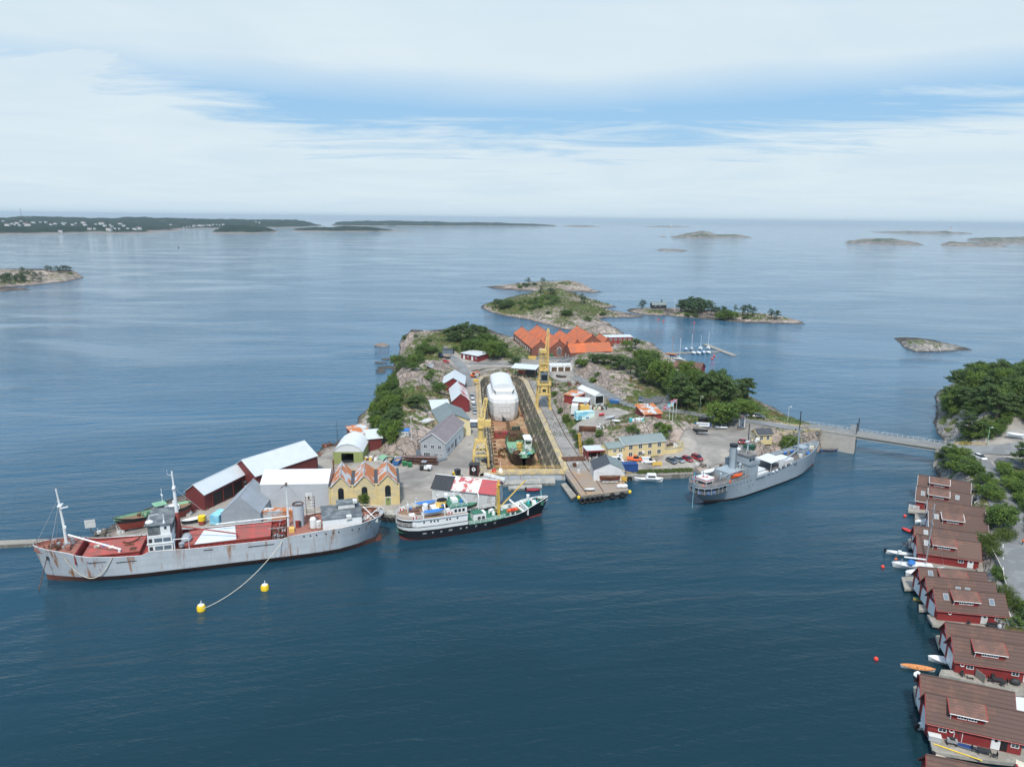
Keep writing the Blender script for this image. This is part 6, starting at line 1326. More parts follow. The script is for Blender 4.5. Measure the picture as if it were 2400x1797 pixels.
def flag(m, c, dx, dz, n=6, kind='no', dy=.0):
 cols = {'no': ('red_paint', 'white', 'blue'), 'blue': ('sky_blue', 'sky_blue', 'funnel_yellow')}[kind]
 def q(u0, u1, v0, v1, mat, off):
  pts = []
  for k in range(n+1):
   u = u0+(u1-u0)*k/n; w = .18*math.sin(u*7)*u
   pts.append([(c[0]+u*dx, c[1]+off+w+dy*u, c[2]-v0*dz-u*u*.35*dz), (c[0]+u*dx, c[1]+off+w+dy*u, c[2]-v1*dz-u*u*.35*dz)])
  m.loft(pts, mat, False)
 q(0, 1, 0, 1, cols[0], 0)
 for s in (-1, 1):
  q(.27, .5, 0, 1, cols[1], s*.02); q(0, 1, .36, .64, cols[1], s*.02); q(.33, .44, 0, 1, cols[2], s*.035); q(0, 1, .44, .56, cols[2], s*.035)
part(gry, 'ensign', lambda m: flag(m, (-6.5,0,9.4), 1.6, 1.5))
part(gry, 'stern_davit', lambda m: (m.tube([(-6.2,-.4,-1),(-5.9,-.2,11)], .06, 'sky_blue', 5), m.tube([(-5.9,-.2,10.6),(-1.5,.5,9.8)], .08, 'navy', 5), m.tube([(-1.8,-.6,6.3),(-1.2,.4,9.9),(-.6,1.2,6.3)], .1, 'navy', 5)))
part(gry, 'fender_bag', lambda m: [m.ell((25.5+1.9*k,-4.9,5.6+.07*k), (.6,.35,.35), 'cover_white', 7, 4) for k in range(2)]+[m.cbox((28.6+.9*k,-4.85,5.9+.06*k), (.7,.2,.5), ['navy_dark','white_dirty','dark'][k % 3]) for k in range(8)], 'row of fenders and gear along the bulwark')
for x, l in ((23.5,1.4),(19.3,4.4),(37.6,1.6)): part(gry, 'freeing_port', lambda m: m.cbox((x,-4.74,4.9+max(0,x-20)*.045),(l,.14,.5),'navy_dark'))
# ======== fishing boat on the western slip, vessels in the dry dock
FS = densify([(-.5,.4,.6,.2,4.3),(.6,.9,2.0,.6,4.2),(3,2.6,2.9,1.6,3.9),(8,7.6,3.1,2.4,3.6),(14,13.4,3.0,2.3,3.6),(19,18,2.5,1.5,4.0),(22,20.6,1.6,.7,4.5),(24.2,22,.5,.15,4.9),(24.6,22.3,.05,.03,5)], 1.5)
def fishing(name, label, loc, rz, low, top, deckm, tilt=0):
 t = thing(name, label, 'boat', loc, rz)
 part(t, 'hull', lambda m: hull_mesh(m, FS, [-.6, 2.3, ('t', 0)], [low, top], 1.3), sm=True)
 part(t, 'deck', lambda m: deck_mesh(m, FS, -.4, 24.4, lambda x: interp(FS, x, 4)-.9, deckm))
 part(t, 'bulwark', lambda m: bulwark_mesh(m, FS, -.4, 24.4, lambda x: interp(FS, x, 4)-.95, 'deck_green_pale', 'dark'))
 return t
fb = fishing('fishing_boat', 'laid up fishing boat with green deck and red bottom on the spit', (-86.0,178.4,2.25), R(221), 'boot_bright', 'hull_black', 'deck_wood')
fb.scale = (.76, .85, .66)
part(fb, 'wheelhouse', lambda m: (m.box(8.2,11.6,-1.6,1.6,2.6,6.4,'white_rust'), m.box(8.0,12,-1.8,1.8,6.4,6.6,'deck_green_pale'), m.box(11.55,11.7,-1.4,1.4,5.2,6.1,'glass'), m.box(9,11.4,1.55,1.68,5.2,6.1,'glass')))
part(fb, 'engine_casing', lambda m: (m.box(4,8.2,-1.2,1.2,2.6,4.6,'white_rust'), m.cyl(5.4,0,4.6,6.4,.5,.45,'white_rust',8)))
part(fb, 'mast', lambda m: (m.tube([(9,0,6.6),(9,0,12.5)], .1, 'white', 5), m.box(8.8,9.2,-.8,.8,9.8,9.95,'white')))
part(fb, 'net_winch', lambda m: winches(m, 12.6,18,-1.4,1.4,2.8,8,41,['deck_green','deck_green_pale','rusty']))
part(fb, 'propeller', lambda m: (m.cyl(-.2,0,.2,.6,.5,.5,'boot_bright',6), m.cbox((-.9,0,.6),(.3,1.6,1.6),'boot_bright')))
part(fb, 'keel_cradle', lambda m: [m.box(x,x+.4,-1.6,1.6,-.8,.2,'timber') for x in (4,10,16)])
tg = fishing('dock_vessel', 'black hulled vessel with pale green deck standing in the dry dock', (4.6,238.0,-6.0), R(97), 'hull_black', 'hull_black', 'deck_green_pale')
tg.scale = (1.18, 1.62, 1.2)
part(tg, 'wheelhouse', lambda m: (m.box(8,13,-2.5,-.9,2.8,6.2,'white_rust'), m.box(7.8,13.2,-2.6,-.8,6.2,6.35,'white'), m.box(7.9,8.05,-2.3,-1.1,5,5.8,'glass'), m.box(9,12.4,-.92,-.8,5,5.8,'glass'), [m.box(9+1.2*k,9.7+1.2*k,-2.62,-2.48,5,5.8,'glass') for k in range(3)]))
part(tg, 'funnel', lambda m: (m.cyl(5.2,.5,3.4,5.0,.55,.55,'funnel_yellow',14), m.cyl(5.2,.5,5.0,6.3,.75,.72,'funnel_yellow',14)), sm=True)
part(tg, 'cylinder_tank', lambda m: (m.cyl(7,1.9,3,4.1,.5,.5,'steel',10), m.cyl(6.2,-1.2,3,4,.5,.4,'steel',10)))
part(tg, 'fore_wreck', lambda m: (m.box(18,22.5,-1.6,1.6,3.2,5.2,'rusty'), m.box(17,19,.2,2.0,3.2,4.6,'rusty'), m.box(22,23.2,-1.2,.8,4.6,6.2,'dark')))
part(tg, 'stern_gear', lambda m: winches(m, 1.2,4.2,-1.4,1.4,3.2,10,51,['rusty','deck_green_pale','white_rust','plastic_teal']))
part(tg, 'keel', lambda m: m.box(1,21,-.25,.25,-1.0,.3,'hull_black'))
ww = thing('wrapped_vessel', 'vessel shrouded in white sheeting under a barrel shaped cover in the dry dock', 'ship', (-3.2,298.6,-6.4), R(94.5)); ww.scale = (1, 1, .9)
def wrapbody(m):
 secs = [(-.2,2.6),(.5,4.6),(3,6.2),(8,6.6),(26,6.6),(33,4.6),(38,1.2)]
 rings = []
 for z, k, dx in ((.2,.86,.8),(2.5,.96,.3),(6,1.0,0),(9.2,1.03,-.1),(11.0,.97,.3)):
  rn = random.Random(int(z*10)); ring = [(x+dx, -h*k*(1+rn.uniform(-.02,.02)), z+rn.uniform(-.12,.12)) for x, h in secs]+[(x+dx, h*k*(1+rn.uniform(-.02,.02)), z+rn.uniform(-.12,.12)) for x, h in secs[::-1]]
  rings.append(ring)
 m.loft(rings, 'shrink_wrap', True, False); m.loft([rings[-1], [(x*.8+3, y*.72, 12.4) for x, y, z in rings[-1]]], 'shrink_wrap', True, True)
wbd = part(ww, 'wrapping', wrapbody)
def barrel(m):
 n = 9; prof = [(4.9*math.cos(math.pi*k/n)*1.0, 14.6+2.6*math.sin(math.pi*k/n)) for k in range(n+1)]
 sec = [(4.9,11.6)]+prof+[(-4.9,11.6)]
 m.loft([[(x, y, z) for y, z in sec] for x in (6.5, 31)], 'cover_white', False); m.poly([(6.5, y, z) for y, z in sec][::-1], 'cover_white'); m.poly([(31, y, z) for y, z in sec], 'cover_white')
 m.loft([[(3.2,-3.6,12.2),(3.2,-3.6,14.2),(6.4,-4.8,14.9)],[(3.2,3.6,12.2),(3.2,3.6,14.2),(6.4,4.8,14.9)]], 'cover_white', False)
part(ww, 'barrel_cover', barrel)
part(ww, 'flap', lambda m: (m.add([(-.35,-1.2,.4),(-.5,.9,.3),(-.3,1.2,3.6)], [(0,1,2)], 'dark'), m.add([(.2,3.2,7.4),(.3,4.6,7.2),(1.5,5.4,8.6),(.6,4.2,9.0)], [(0,1,2,3)], 'dark')), 'dark tears in the sheeting')
part(ww, 'bracing', lambda m: [m.tube([(-.35,y,.3),(-.45,y,9)], .06, 'white_dirty', 4) for y in (-2.4,-.8,.8,2.4)]+[m.tube([(-.42,-2.6,z),(-.42,2.6,z)], .06, 'white_dirty', 4) for z in (2.5,5,7.5)])
# ---------------------------------------------------------------- red boathouses on the eastern shore
def r1(u, v): return (2050+u/5.174, 1080+v/5.174)
def r2(u, v): return (2050+u/3.971, 1380+v/3.971)
BH = {}
def boathouse(key, label, rl, ang, trim, dormer=None, skies=(), wins=(), L=12.6, door=True, gabledoor=True, light=None):
 p = P(*rl, 6.85); hw = 2.72; c, s = math.cos(R(ang)), math.sin(R(ang))
 A = Vector((p.x+s*hw, p.y-c*hw, 1.35))
 root = house('boathouse', label, 'boathouse', A, R(ang), L, 2*hw, 2.45, 2.9, 'cabin_red', 'tile_brown', trim=trim, over=.42, wins=wins, group='red boathouses along the eastern shore', thick=.2, base=.5)
 BH[key] = (A, R(ang), L, hw)
 k = 2.9/hw
 zr = lambda y: 2.45+y*k+.24          # top of the near slope at y from the near wall
 if dormer:
  x0, x1 = dormer
  d = MB(); yf = .55; zb = zr(yf)-.15; zt = 4.35
  d.poly([(x0,yf,zb), (x1,yf,zb), (x1,yf,zt), (x0,yf,zt)], 'cabin_red'); yb = (5.15-2.45)/k
  d.poly([(x0,yf,zb), (x0,yf,zt), (x0,yb,5.1)], 'cabin_red'); d.poly([(x1,yf,zt), (x1,yf,zb), (x1,yb,5.1)], 'cabin_red')
  dm = d.build('dormer', root)
  r = MB(); q = [(x0-.35,.1,4.3), (x1+.35,.1,4.3), (x1+.35,2.5,5.42), (x0-.35,2.5,5.42)]
  r.add(q+[(a, b, z+.16) for a, b, z in q], [(3,2,1,0), (4,5,6,7), (0,1,5,4), (1,2,6,5), (2,3,7,6), (3,0,4,7)], 'tile_light'); r.build('roof', dm)
  b = MB()
  for x in (x0-.36, x1+.36): b.tube([(x,.08,4.42), (x,2.5,5.54)], .09, trim, 4)
  b.tube([(x0-.36,.06,4.36), (x1+.36,.06,4.36)], .06, 'white', 4); b.tube([(x0-.1,.3,4.2),(x0-.1,.5,zb)], .06, 'white', 4); b.build('bargeboard', dm)
  w0 = (x0+x1)/2-1.35
  for j in range(2):
   f = MB(); f.T = Matrix.Translation((w0+j*1.4, yf, zb+.42))
   f.box(0,1.25,-.08,.02,0,.1,'white'); f.box(0,1.25,-.08,.02,.78,.88,'white')
   for q in range(4): f.box(q*.385,q*.385+.1,-.08,.02,.1,.78,'white')
   fo = f.build('window', dm); g = MB(); g.T = f.T; g.box(.05,1.2,-.04,.01,.05,.83,'glass'); g.build('pane', fo)
 for (x, y) in skies:
  m = MB(); T = Matrix.Translation((x, y, zr(y)+.1)) @ Matrix.Rotation(math.atan(k), 4, 'X'); m.T = T
  m.box(-.5,.5,-.7,.7,-.05,.07,'steel'); f = m.build('skylight', root); g = MB(); g.T = T; g.box(-.38,.38,-.56,.56,.07,.1,'glass_sky'); g.build('pane', f)
 m = MB()
 if gabledoor:
  T = wallT('l', L, 2*hw); m.T = T; m.box(hw-1.5,hw+1.5,-.1,.05,-.6,2.3,'white'); m.box(hw-1.7,hw-1.5,-.12,.05,-.6,2.4,'red_trim'); m.box(hw+1.5,hw+1.7,-.12,.05,-.6,2.4,'red_trim'); m.build('boat_door', root)
  opening(root, 'l', L, 2*hw, hw, 3.2, 1.2, .9)
 if light:
  x0, x1 = light; r = MB(); q = [(x0,-.3,zr(-.3)+.02), (x1,-.3,zr(-.3)+.02), (x1,hw-.2,zr(hw-.2)+.02), (x0,hw-.2,zr(hw-.2)+.02)]; r.add(q+[(a,b,z+.05) for a,b,z in q], [(4,5,6,7),(0,1,5,4)], 'tile_light'); o = r.build('roof_patch', root); o['label'] = 'lighter retiled patch of roof'
 return root
W2 = lambda *xs: [('f', x, .95, 1.15, 1.05) for x in xs]
boathouse('A1', 'northernmost red boathouse, nearest the bridge, its dormer above the next roof', r1(550,170), -28, 'white', (2.8,7.4))
boathouse('A2', 'second red boathouse from the bridge, with white bargeboards and a dormer', r1(530,305), -28, 'white', (2.8,7.4), [(1.3,1.2),(9.6,1.5)])
boathouse('B1', 'third red boathouse from the bridge, plain roof half hidden behind the tall yacht mast', r1(660,475), -24, 'white')
boathouse('B2', 'fourth red boathouse from the bridge, crossed by the tall yacht mast, white bargeboards', r1(672,595), -20, 'white', (2.8,7.2), [(1.4,1.5)], W2(1.9,7.6)+[('f', 10.7, 0, 1.0, 2.1, 'd', 'white')])
boathouse('C1', 'fifth red boathouse from the bridge, red bargeboards and one small skylight', r1(500,785), -19, 'red_trim', None, [(2.1,1.6)])
boathouse('C2', 'sixth red boathouse from the bridge, with patched lighter tiles beside its dormer', r1(530,890), -19, 'red_trim', (3.0,7.4), [(1.6,1.3)], W2(8.9)+[('f', 10.9, 0, 1.0, 2.1, 'd', 'white')], light=(7.9,12.9))
boathouse('D1', 'red boathouse behind the white yacht, with the top of its dormer over the next ridge', r1(555,1285), -10, 'red_trim', (3.7,8.6), [(1.8,1.7)])
boathouse('D2', 'red boathouse with two skylights side by side and no dormer', r1(640,1400), -10, 'red_trim', None, [(5.6,1.0),(7.4,1.0)])
boathouse('D3', 'red boathouse with a dormer and a lifebuoy on the wall over the pale plank deck', r1(735,1540), -9.5, 'red_trim', (3.0,7.4), [(1.7,1.5),(10.2,1.3)], [('f', 8.7, 0, 1.0, 2.1, 'd', 'white_dirty'), ('f', 11.2, .9, 1.2, .9)])
boathouse('E1', 'red boathouse with plain brown roof and a white boat door, above the motor cruiser', r2(680,310), -15, 'red_trim')
boathouse('E2', 'red boathouse with a dormer beside the black garden furniture and fence', r2(740,435), -15, 'red_trim', (3.0,7.6), [], W2(2.3,9.4)+[('f', 11.3, 0, 1.0, 2.1, 'd', 'white')])
boathouse('F1', 'red boathouse with long plain roof just below the orange rowing boat', r2(450,795), -20, 'red_trim')
boathouse('F2', 'nearest whole red boathouse, with a dormer above the deck with the blue board', r2(500,965), -20, 'red_trim', (3.0,7.4), [], W2(2.0)+[('f', 4.2, 0, 1.0, 2.1, 'd', 'barn_red'), ('f', 9.2, 0, 1.0, 2.1, 'd', 'white'), ('f', 10.3, 0, .9, 2.0, 'o'), ('f', 11.7, .95, 1.1, 1.0)])
boathouse('G1', 'red boathouse cut off by the lower edge of the picture', r2(510,1545), -18, 'red_trim')
def lifebuoy(key, x, z, label):
 A, rz, L, hw = BH[key]; m = MB(); m.torus((0,0,0), .3, .09, 'white', 'Y', 14, 6); m.box(-.36,.36,-.05,.05,-.08,.08,'red_paint')
 o = m.build('lifebuoy', None, A+Matrix.Rotation(rz, 3, 'Z') @ Vector((x, -.12, z)), rz); tag(o, label, 'lifebuoy', 'lifebuoys hung on the boathouse walls')
lifebuoy('B2', 3.3, 1.5, 'lifebuoy on the boathouse wall beside the yacht mast'); lifebuoy('D3', 2.2, 1.7, 'lifebuoy on the boathouse wall over the pale plank deck'); lifebuoy('E2', 1.0, 1.6, 'lifebuoy at the corner above the motor cruiser'); lifebuoy('F2', 3.2, 1.6, 'lifebuoy beside the brown door of the nearest boathouse')
def deckpoly(label, pts, f, z=1.25, th=.55, mat='plank'):
 q = [P(*f(*t), z) for t in pts]; c = sum(q, Vector())/len(q); m = MB()
 m.prism([(p.x-c.x, p.y-c.y) for p in q], z-th, z, 'concrete', mat)
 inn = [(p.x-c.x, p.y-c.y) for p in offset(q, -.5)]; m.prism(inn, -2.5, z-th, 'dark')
 return tag(m.build('wooden_deck', None, (c.x, c.y, 0)), label, 'deck', 'plank decks between the boathouses')
deckpoly('plank deck with white railing at the second boathouse from the bridge', [(408,562),(540,585),(660,590),(655,645),(405,605)], r1)
deckpoly('small grey deck beside the covered boat near the bridge end', [(490,640),(655,652),(660,700),(487,692)], r1, .9)
deckpoly('grey float beside the red dinghy', [(408,940),(510,955),(520,1050),(412,1045)], r1, .8)
deckpoly('grey deck along the red wall behind the yacht', [(560,1168),(1215,1290),(1430,1350),(1330,1330),(560,1255)], r1, 1.2)
deckpoly('pale deck with steps at the landward end of the yacht boathouse', [(1240,1200),(1400,1270),(1450,1490),(1325,1460),(1225,1290)], r1, 1.5)
deckpoly('wide weathered float below the white wrapped boat', [(325,1405),(510,1395),(600,1545),(365,1548)], r1, .9)
deckpoly('narrow float under the green and yellow boat', [(412,140),(590,165),(590,200),(414,192)], r2, .8)
deckpoly('long pale plank deck with dark sofa in front of the boathouse with lifebuoy', [(488,235),(640,262),(1230,285),(1320,400),(1120,368),(650,345),(540,330)], r2, 1.2)
deckpoly('small white edged float beside the white boat door', [(568,430),(665,425),(672,520),(600,548)], r2, .8)
deckpoly('weathered brown plank deck with furniture and a leaning fence', [(620,745),(750,755),(1000,822),(1390,872),(1390,992),(1270,985),(1000,880),(600,790)], r2, 1.2)
deckpoly('pale landing beside the boathouse with long plain roof', [(360,905),(450,880),(470,1060),(385,1062)], r2, .9)
deckpoly('small grey float at the corner of the nearest boathouse', [(438,1135),(530,1120),(540,1230),(455,1228)], r2, .8)
deckpoly('long grey plank deck in front of the nearest boathouse', [(505,1340),(560,1335),(1000,1420),(1500,1500),(1500,1640),(1040,1590),(540,1510)], r2, 1.2)
deckpoly('white gravel landing at the landward end of the lower boathouses', [(1285,1000),(1420,1010),(1420,1140),(1300,1130)], r2, 1.4, mat='cover_white')
A = [P(*r1(*t), 1.25) for t in ((415,575),(412,525),(540,545))]
m = MB(); rails(m, [A[0], P(*r1(408,566), 1.25), P(*r1(535,590), 1.25)], 1.0, 'white', 4, .9, .05); tag(m.build('railing'), 'white wooden railing on the deck of the second boathouse', 'railing')
# ---- boats along the boathouses
def obj_boat(name, label, px, py, rz, L, B, H, side, top, extras=None, cover=False, z=0.0, group=None):
 p = P(px, py, z); t = thing(name, label, 'boat', p, R(rz), group)
 part(t, 'hull', lambda m: boat_shape(m, (0,0,-.15 if z < .1 else .1), L, B, H, top, side, cover))
 if extras:
  for nm, fn in extras: part(t, nm, fn)
 return t
def outboard(x): return ('outboard_motor', lambda m: (m.cbox((x,0,.9), (.5,.45,.7), 'black'), m.cbox((x-.15,0,.3), (.2,.2,.9), 'black')))
def thwarts(L, mat='varnish'): return ('thwart', lambda m: [m.box(x-.15, x+.15, -.6, .6, .3, .38, mat) for x in (-L*.22, .1, L*.24)])
obj_boat('motorboat', 'slim white motorboat with black outboard, stern to the sound beside the yacht', 2107.5, 1300, -18, 6.2, 1.9, .75, 'white', 'white_dirty', [outboard(-3.2), ('console', lambda m: m.box(-.3,.4,-.4,.4,.4,1.1,'white'))])
yt = obj_boat('sailing_yacht', 'white sailing yacht with very tall mast and blue sprayhood between the boathouses', 2150, 1333, -12, 11.5, 3.2, 1.1, 'white', 'cover_white', [('cabin', lambda m: m.loft([[(-1.5,-.9,1.0),(-1.5,-.9,1.6),(-1.5,.9,1.6),(-1.5,.9,1.0)],[(3.2,-.6,1.1),(3.0,-.6,1.5),(3.0,.6,1.5),(3.2,.6,1.1)]], 'white', True, True)), ('sprayhood', lambda m: m.ell((-1.4,0,1.5),(.9,1.1,.7),'tarp_blue',8,4)), ('wheel', lambda m: m.torus((-3.6,0,1.7),.5,.05,'steel','X',12,4)), ('life_ring', lambda m: m.cbox((-4.6,1,1.6),(.5,.3,.4),'orange'))])
mb_, mt_ = P(2201,1321,1.3), None
part(yt, 'mast', lambda m: m.tube([(1.6,0,1.4),(1.6,0,16.6)], .13, 'steel', 8))
part(yt, 'boom', lambda m: (m.tube([(1.5,0,2.6),(-3.2,.1,2.7)], .2, 'cover_white', 6),))
part(yt, 'spreader', lambda m: [m.tube([(1.6,-1.1,z),(1.6,1.1,z)], .05, 'white', 4) for z in (7,12)])
part(yt, 'shroud', lambda m: [m.tube([(1.6,0,16.2), q], .025, 'steel', 3) for q in ((5.6,0,1.2),(-5.5,0,1.3),(1.4,-1.5,1.1),(1.4,1.5,1.1))])
obj_boat('dinghy', 'bright red plastic dinghy with outboard near the boathouses', 2129.5, 1246, -58, 3.8, 1.7, .6, 'red_paint', 'red_paint', [outboard(2.0)])
obj_boat('covered_boat', 'white covered boat tucked beside the small grey deck near the bridge end', 2163, 1224, 12, 5.4, 2.0, .7, 'white', 'cover_white', None, True)
obj_boat('covered_boat', 'boat under a dark blue cover beside the fourth boathouse', 2173, 1231, 14, 5.0, 1.9, .7, 'white', 'navy_dark', None, True)
obj_boat('covered_boat', 'boat wrapped in white tarpaulin above the wide weathered float', 2142, 1347, 14, 5.0, 2.3, 1.0, 'cover_white', 'shrink_wrap', None, True)
obj_boat('rowing_boat', 'green and yellow open boat tied under a boathouse', 2168, 1408, -10, 5.0, 1.7, .6, 'funnel_yellow', 'deck_green', [('gunwale', lambda m: None)][:0])
obj_boat('motor_cruiser', 'white motor cruiser with windscreen moored under the white boat door', 2220, 1555, 160, 6.6, 2.4, .9, 'white', 'white', [('windscreen', lambda m: m.add([(-.2,-.9,.9),(-.2,.9,.9),(-1.0,.75,1.6),(-1.0,-.75,1.6)], [(0,1,2,3)], 'glass')), ('cabin', lambda m: m.box(-2.6,-1.0,-.8,.8,.7,1.5,'white'))])
obj_boat('rowing_boat', 'varnished orange wooden rowing boat floating off the boathouses', 2150.5, 1568, -14, 6.0, 1.7, .62, 'white_dirty', 'varnish', [thwarts(5.6)])
obj_boat('dinghy', 'small grey dinghy with outboard behind the orange rowing boat', 2151, 1585, 60, 2.6, 1.4, .45, 'steel', 'white_dirty', [outboard(-1.4)])
obj_boat('covered_boat', 'white tarpaulin covered stern poking out beside the nearest boathouse', 2171, 1704, 20, 4.0, 1.8, .7, 'white', 'cover_white', [outboard(-2.1)], True)
obj_boat('small_boat', 'white moored boat poking out below the wide weathered float', 2161, 1388, -60, 4, 1.8, .7, 'white', 'cover_white', None, True)
obj_boat('small_boat', 'cream boat with outboard under the roof at the lower edge', 2208, 1770, 20, 4, 1.8, .7, 'rope', 'rope', [outboard(-2)], True)
# ---- things on the decks
def local(key, x, y, z=1.25-1.35):
 A, rz, L, hw = BH[key]; return A+Matrix.Rotation(rz, 3, 'Z') @ Vector((x, y, z)), rz
def chair_set(key, x, y, label, n=4):
 p, rz = local(key, x, y); t = thing('garden_table', label, 'table', p, rz)
 part(t, 'tabletop', lambda m: m.box(-.9,.9,-.5,.5,.68,.74,'dark'))
 for a in (-.8, .8):
  for b in (-.4, .4): part(t, 'leg', lambda m: m.box(a-.04,a+.04,b-.04,b+.04,0,.68,'dark'))
def garden_chair(key, x, y, a, label, group):
 p, rz = local(key, x, y); t = thing('garden_chair', label, 'chair', p, rz+a, group)
 part(t, 'seat', lambda m: m.box(-.28,.28,-.28,.28,.38,.46,'dark')); part(t, 'backrest', lambda m: m.box(-.28,.28,.22,.3,.46,1.0,'dark'))
 for u in (-.24, .24):
  for v in (-.24, .24): part(t, 'leg', lambda m: m.box(u-.03,u+.03,v-.03,v+.03,0,.38,'dark'))
chair_set('E2', 6.4, -1.3, 'black garden table on the weathered deck')
for i, (x, y, a, l) in enumerate(((5.2,-1.3,R(90),'black garden chair at the water end of the black table'),(7.6,-1.3,R(-90),'black garden chair at the landward end of the black table'),(6.0,-.5,0,'black garden chair against the red wall behind the black table'),(6.8,-2.1,R(180),'black garden chair on the open side of the black table'))): garden_chair('E2', x, y, a, l, 'garden chairs around the black table')
garden_chair('E2', 1.0, -1.0, R(20), 'grey sun chair at the corner above the motor cruiser', 'lone garden chairs'); garden_chair('D3', 5.6, -.8, R(150), 'black garden chair alone against the red wall with lifebuoy', 'lone garden chairs')
p, rz = local('D3', 9.8, -1.1); t = thing('garden_sofa', 'black wicker sofa on the pale plank deck', 'sofa', p, rz)
part(t, 'seat', lambda m: m.box(-.9,.9,-.4,.4,.1,.45,'dark')); part(t, 'backrest', lambda m: m.box(-.9,.9,.3,.45,.45,.9,'dark')); part(t, 'armrest', lambda m: m.box(-.95,-.8,-.4,.4,.3,.65,'dark')); part(t, 'armrest', lambda m: m.box(.8,.95,-.4,.4,.3,.65,'dark'))
p, rz = local('D3', 11.2, -1.4); m = MB(); m.ell((0,0,.5), (.65,.6,.6), 'cover_grey', 10, 5, -.5); tag(m.build('covered_grill', None, p, rz), 'round grey covered grill at the landward end of the pale deck', 'grill')
p, rz = local('E2', 9.2, -1.0); m = MB(); m.ell((0,0,.5), (.9,.6,.6), 'dark', 10, 5, -.6); tag(m.build('covered_grill', None, p, rz), 'black covered grill against the red wall near the black table', 'grill')
p, rz = local('E2', 3.6, -1.2); m = MB(); m.box(-.04,.04,-1.1,1.0,0,1.5,'plank_y'); tag(m.build('screen_fence', None, p, rz+R(24)), 'leaning plank screen across the weathered deck', 'fence')
p, rz = local('E2', 2.1, -1.4); m = MB(); m.box(-.5,.5,-.35,.35,.5,.56,'plank'); [m.box(x-.04,x+.04,-.3,.3,0,.5,'plank') for x in (-.4,.4)]; tag(m.build('side_table', None, p, rz), 'low pale table beside the grey sun chair', 'table')
p, rz = local('F2', 5.6, -1.2); m = MB(); o_ = [(2.3*math.cos(a), .45*math.sin(a)) for a in [2*math.pi*k/20 for k in range(20)]]; m.prism(o_, .1, .3, 'navy_dark', 'container_blue'); m.cbox((1.0,0,.31),(1.0,.25,.02),'white'); tag(m.build('paddle_board', None, p, rz-R(6)), 'dark blue paddle board lying on the long grey deck', 'paddle board')
p, rz = local('F2', 3.2, -1.2); m = MB(); m.box(-.7,.7,-.3,.3,.5,1.0,'steel'); m.box(-.7,-.5,-.28,.28,0,.5,'dark'); m.box(.5,.7,-.28,.28,0,.5,'dark'); m.box(-.35,.35,-.28,.28,1.0,1.2,'dark'); tag(m.build('gas_grill', None, p, rz), 'steel gas grill in front of the nearest boathouse', 'grill')
p, rz = local('F2', .9, -.9); m = MB(); m.box(-.85,.85,-.5,.5,0,.75,'cover_grey'); m.box(-.9,.9,-.55,.55,.75,.85,'white_dirty'); tag(m.build('storage_chest', None, p, rz), 'grey storage chest at the water corner of the nearest boathouse', 'chest')
chair_set('F2', 7.4, -1.7, 'grey garden table with plates on the long grey deck')
garden_chair('F2', 8.8, -1.9, R(-90), 'black garden chair beside the table with plates', 'chairs at the table with plates'); garden_chair('F2', 6.1, -1.5, R(90), 'dark chair at the water end of the table with plates', 'chairs at the table with plates')
p, rz = local('F2', 12.0, -2.2); m = MB(); m.prism([(-.8,-.7),(.6,-.9),(.9,.4),(-.3,.9)], 0, .06, 'rope'); tag(m.build('beach_towel', None, p, rz), 'pale towel spread on the long grey deck', 'towel')
p, rz = local('F2', 11.6, -3.6); m = MB(); m.box(-.6,.6,-.3,.3,.2,.32,'red_car'); m.box(-.6,-.35,-.3,.3,.32,.7,'red_car'); tag(m.build('deck_cushion', None, p, rz), 'dark red lounger cushion on the long grey deck', 'cushion')
p, rz = local('F2', 13.6, -2.4); m = MB(); m.ell((0,0,.5), (.45,.35,.75), 'white', 8, 5); tag(m.build('folded_parasol', None, p, rz), 'white wrapped parasol standing on the long grey deck', 'parasol')
p, rz = local('F2', .6, -2.1); m = MB(); m.tube([(0,0,.1),(6.2,-1.4,.1)], .09, 'buoy_yellow', 5); tag(m.build('pole', None, p, rz), 'long yellow pole lying along the deck edge', 'pole')
for i, (x, y, l) in enumerate(((r1(365,673)[0], r1(365,673)[1], 'small red buoy beside the white deck railing'), (r1(97,1290)[0], r1(97,1290)[1], 'red buoy floating off the white yacht'), (r2(12,657)[0], r2(12,657)[1], 'red buoy farthest out from the boathouses, near the orange boat'))):
 m = MB(); m.ell((0,0,.2), (.42,.42,.42), 'buoy_red', 10, 6); tag(m.build('buoy', None, P(x,y,0)), l, 'buoy', 'red mooring buoys off the boathouses')
p, rz = local('A2', 10.5, -3.0); winm = MB(); winches(winm, -2,2,-1,1,.6,14,77,['dark','white_dirty','steel','timber']); tag(winm.build('scrap_heap', None, P(*r1(1250,530), 2.2)), 'heap of dark scrap behind the upper boathouses', 'scrap')
m = MB(); fpts = [gp for gp in (at(*r1(1410,1115)), at(*r1(1480,1250)), at(*r1(1550,1400)), at(*r1(1560,1480)), at(*r1(1590,1570)))]
for a, b in zip(fpts[:-1], fpts[1:]): m.loft([[a, a+Vector((0,0,1.3))], [b, b+Vector((0,0,1.3))]], 'plank', False); m.tube([a+Vector((0,0,1.32)), b+Vector((0,0,1.32))], .08, 'rope', 4)
tag(m.build('plank_fence'), 'grey plank fence along the mainland road above the boathouses', 'fence')
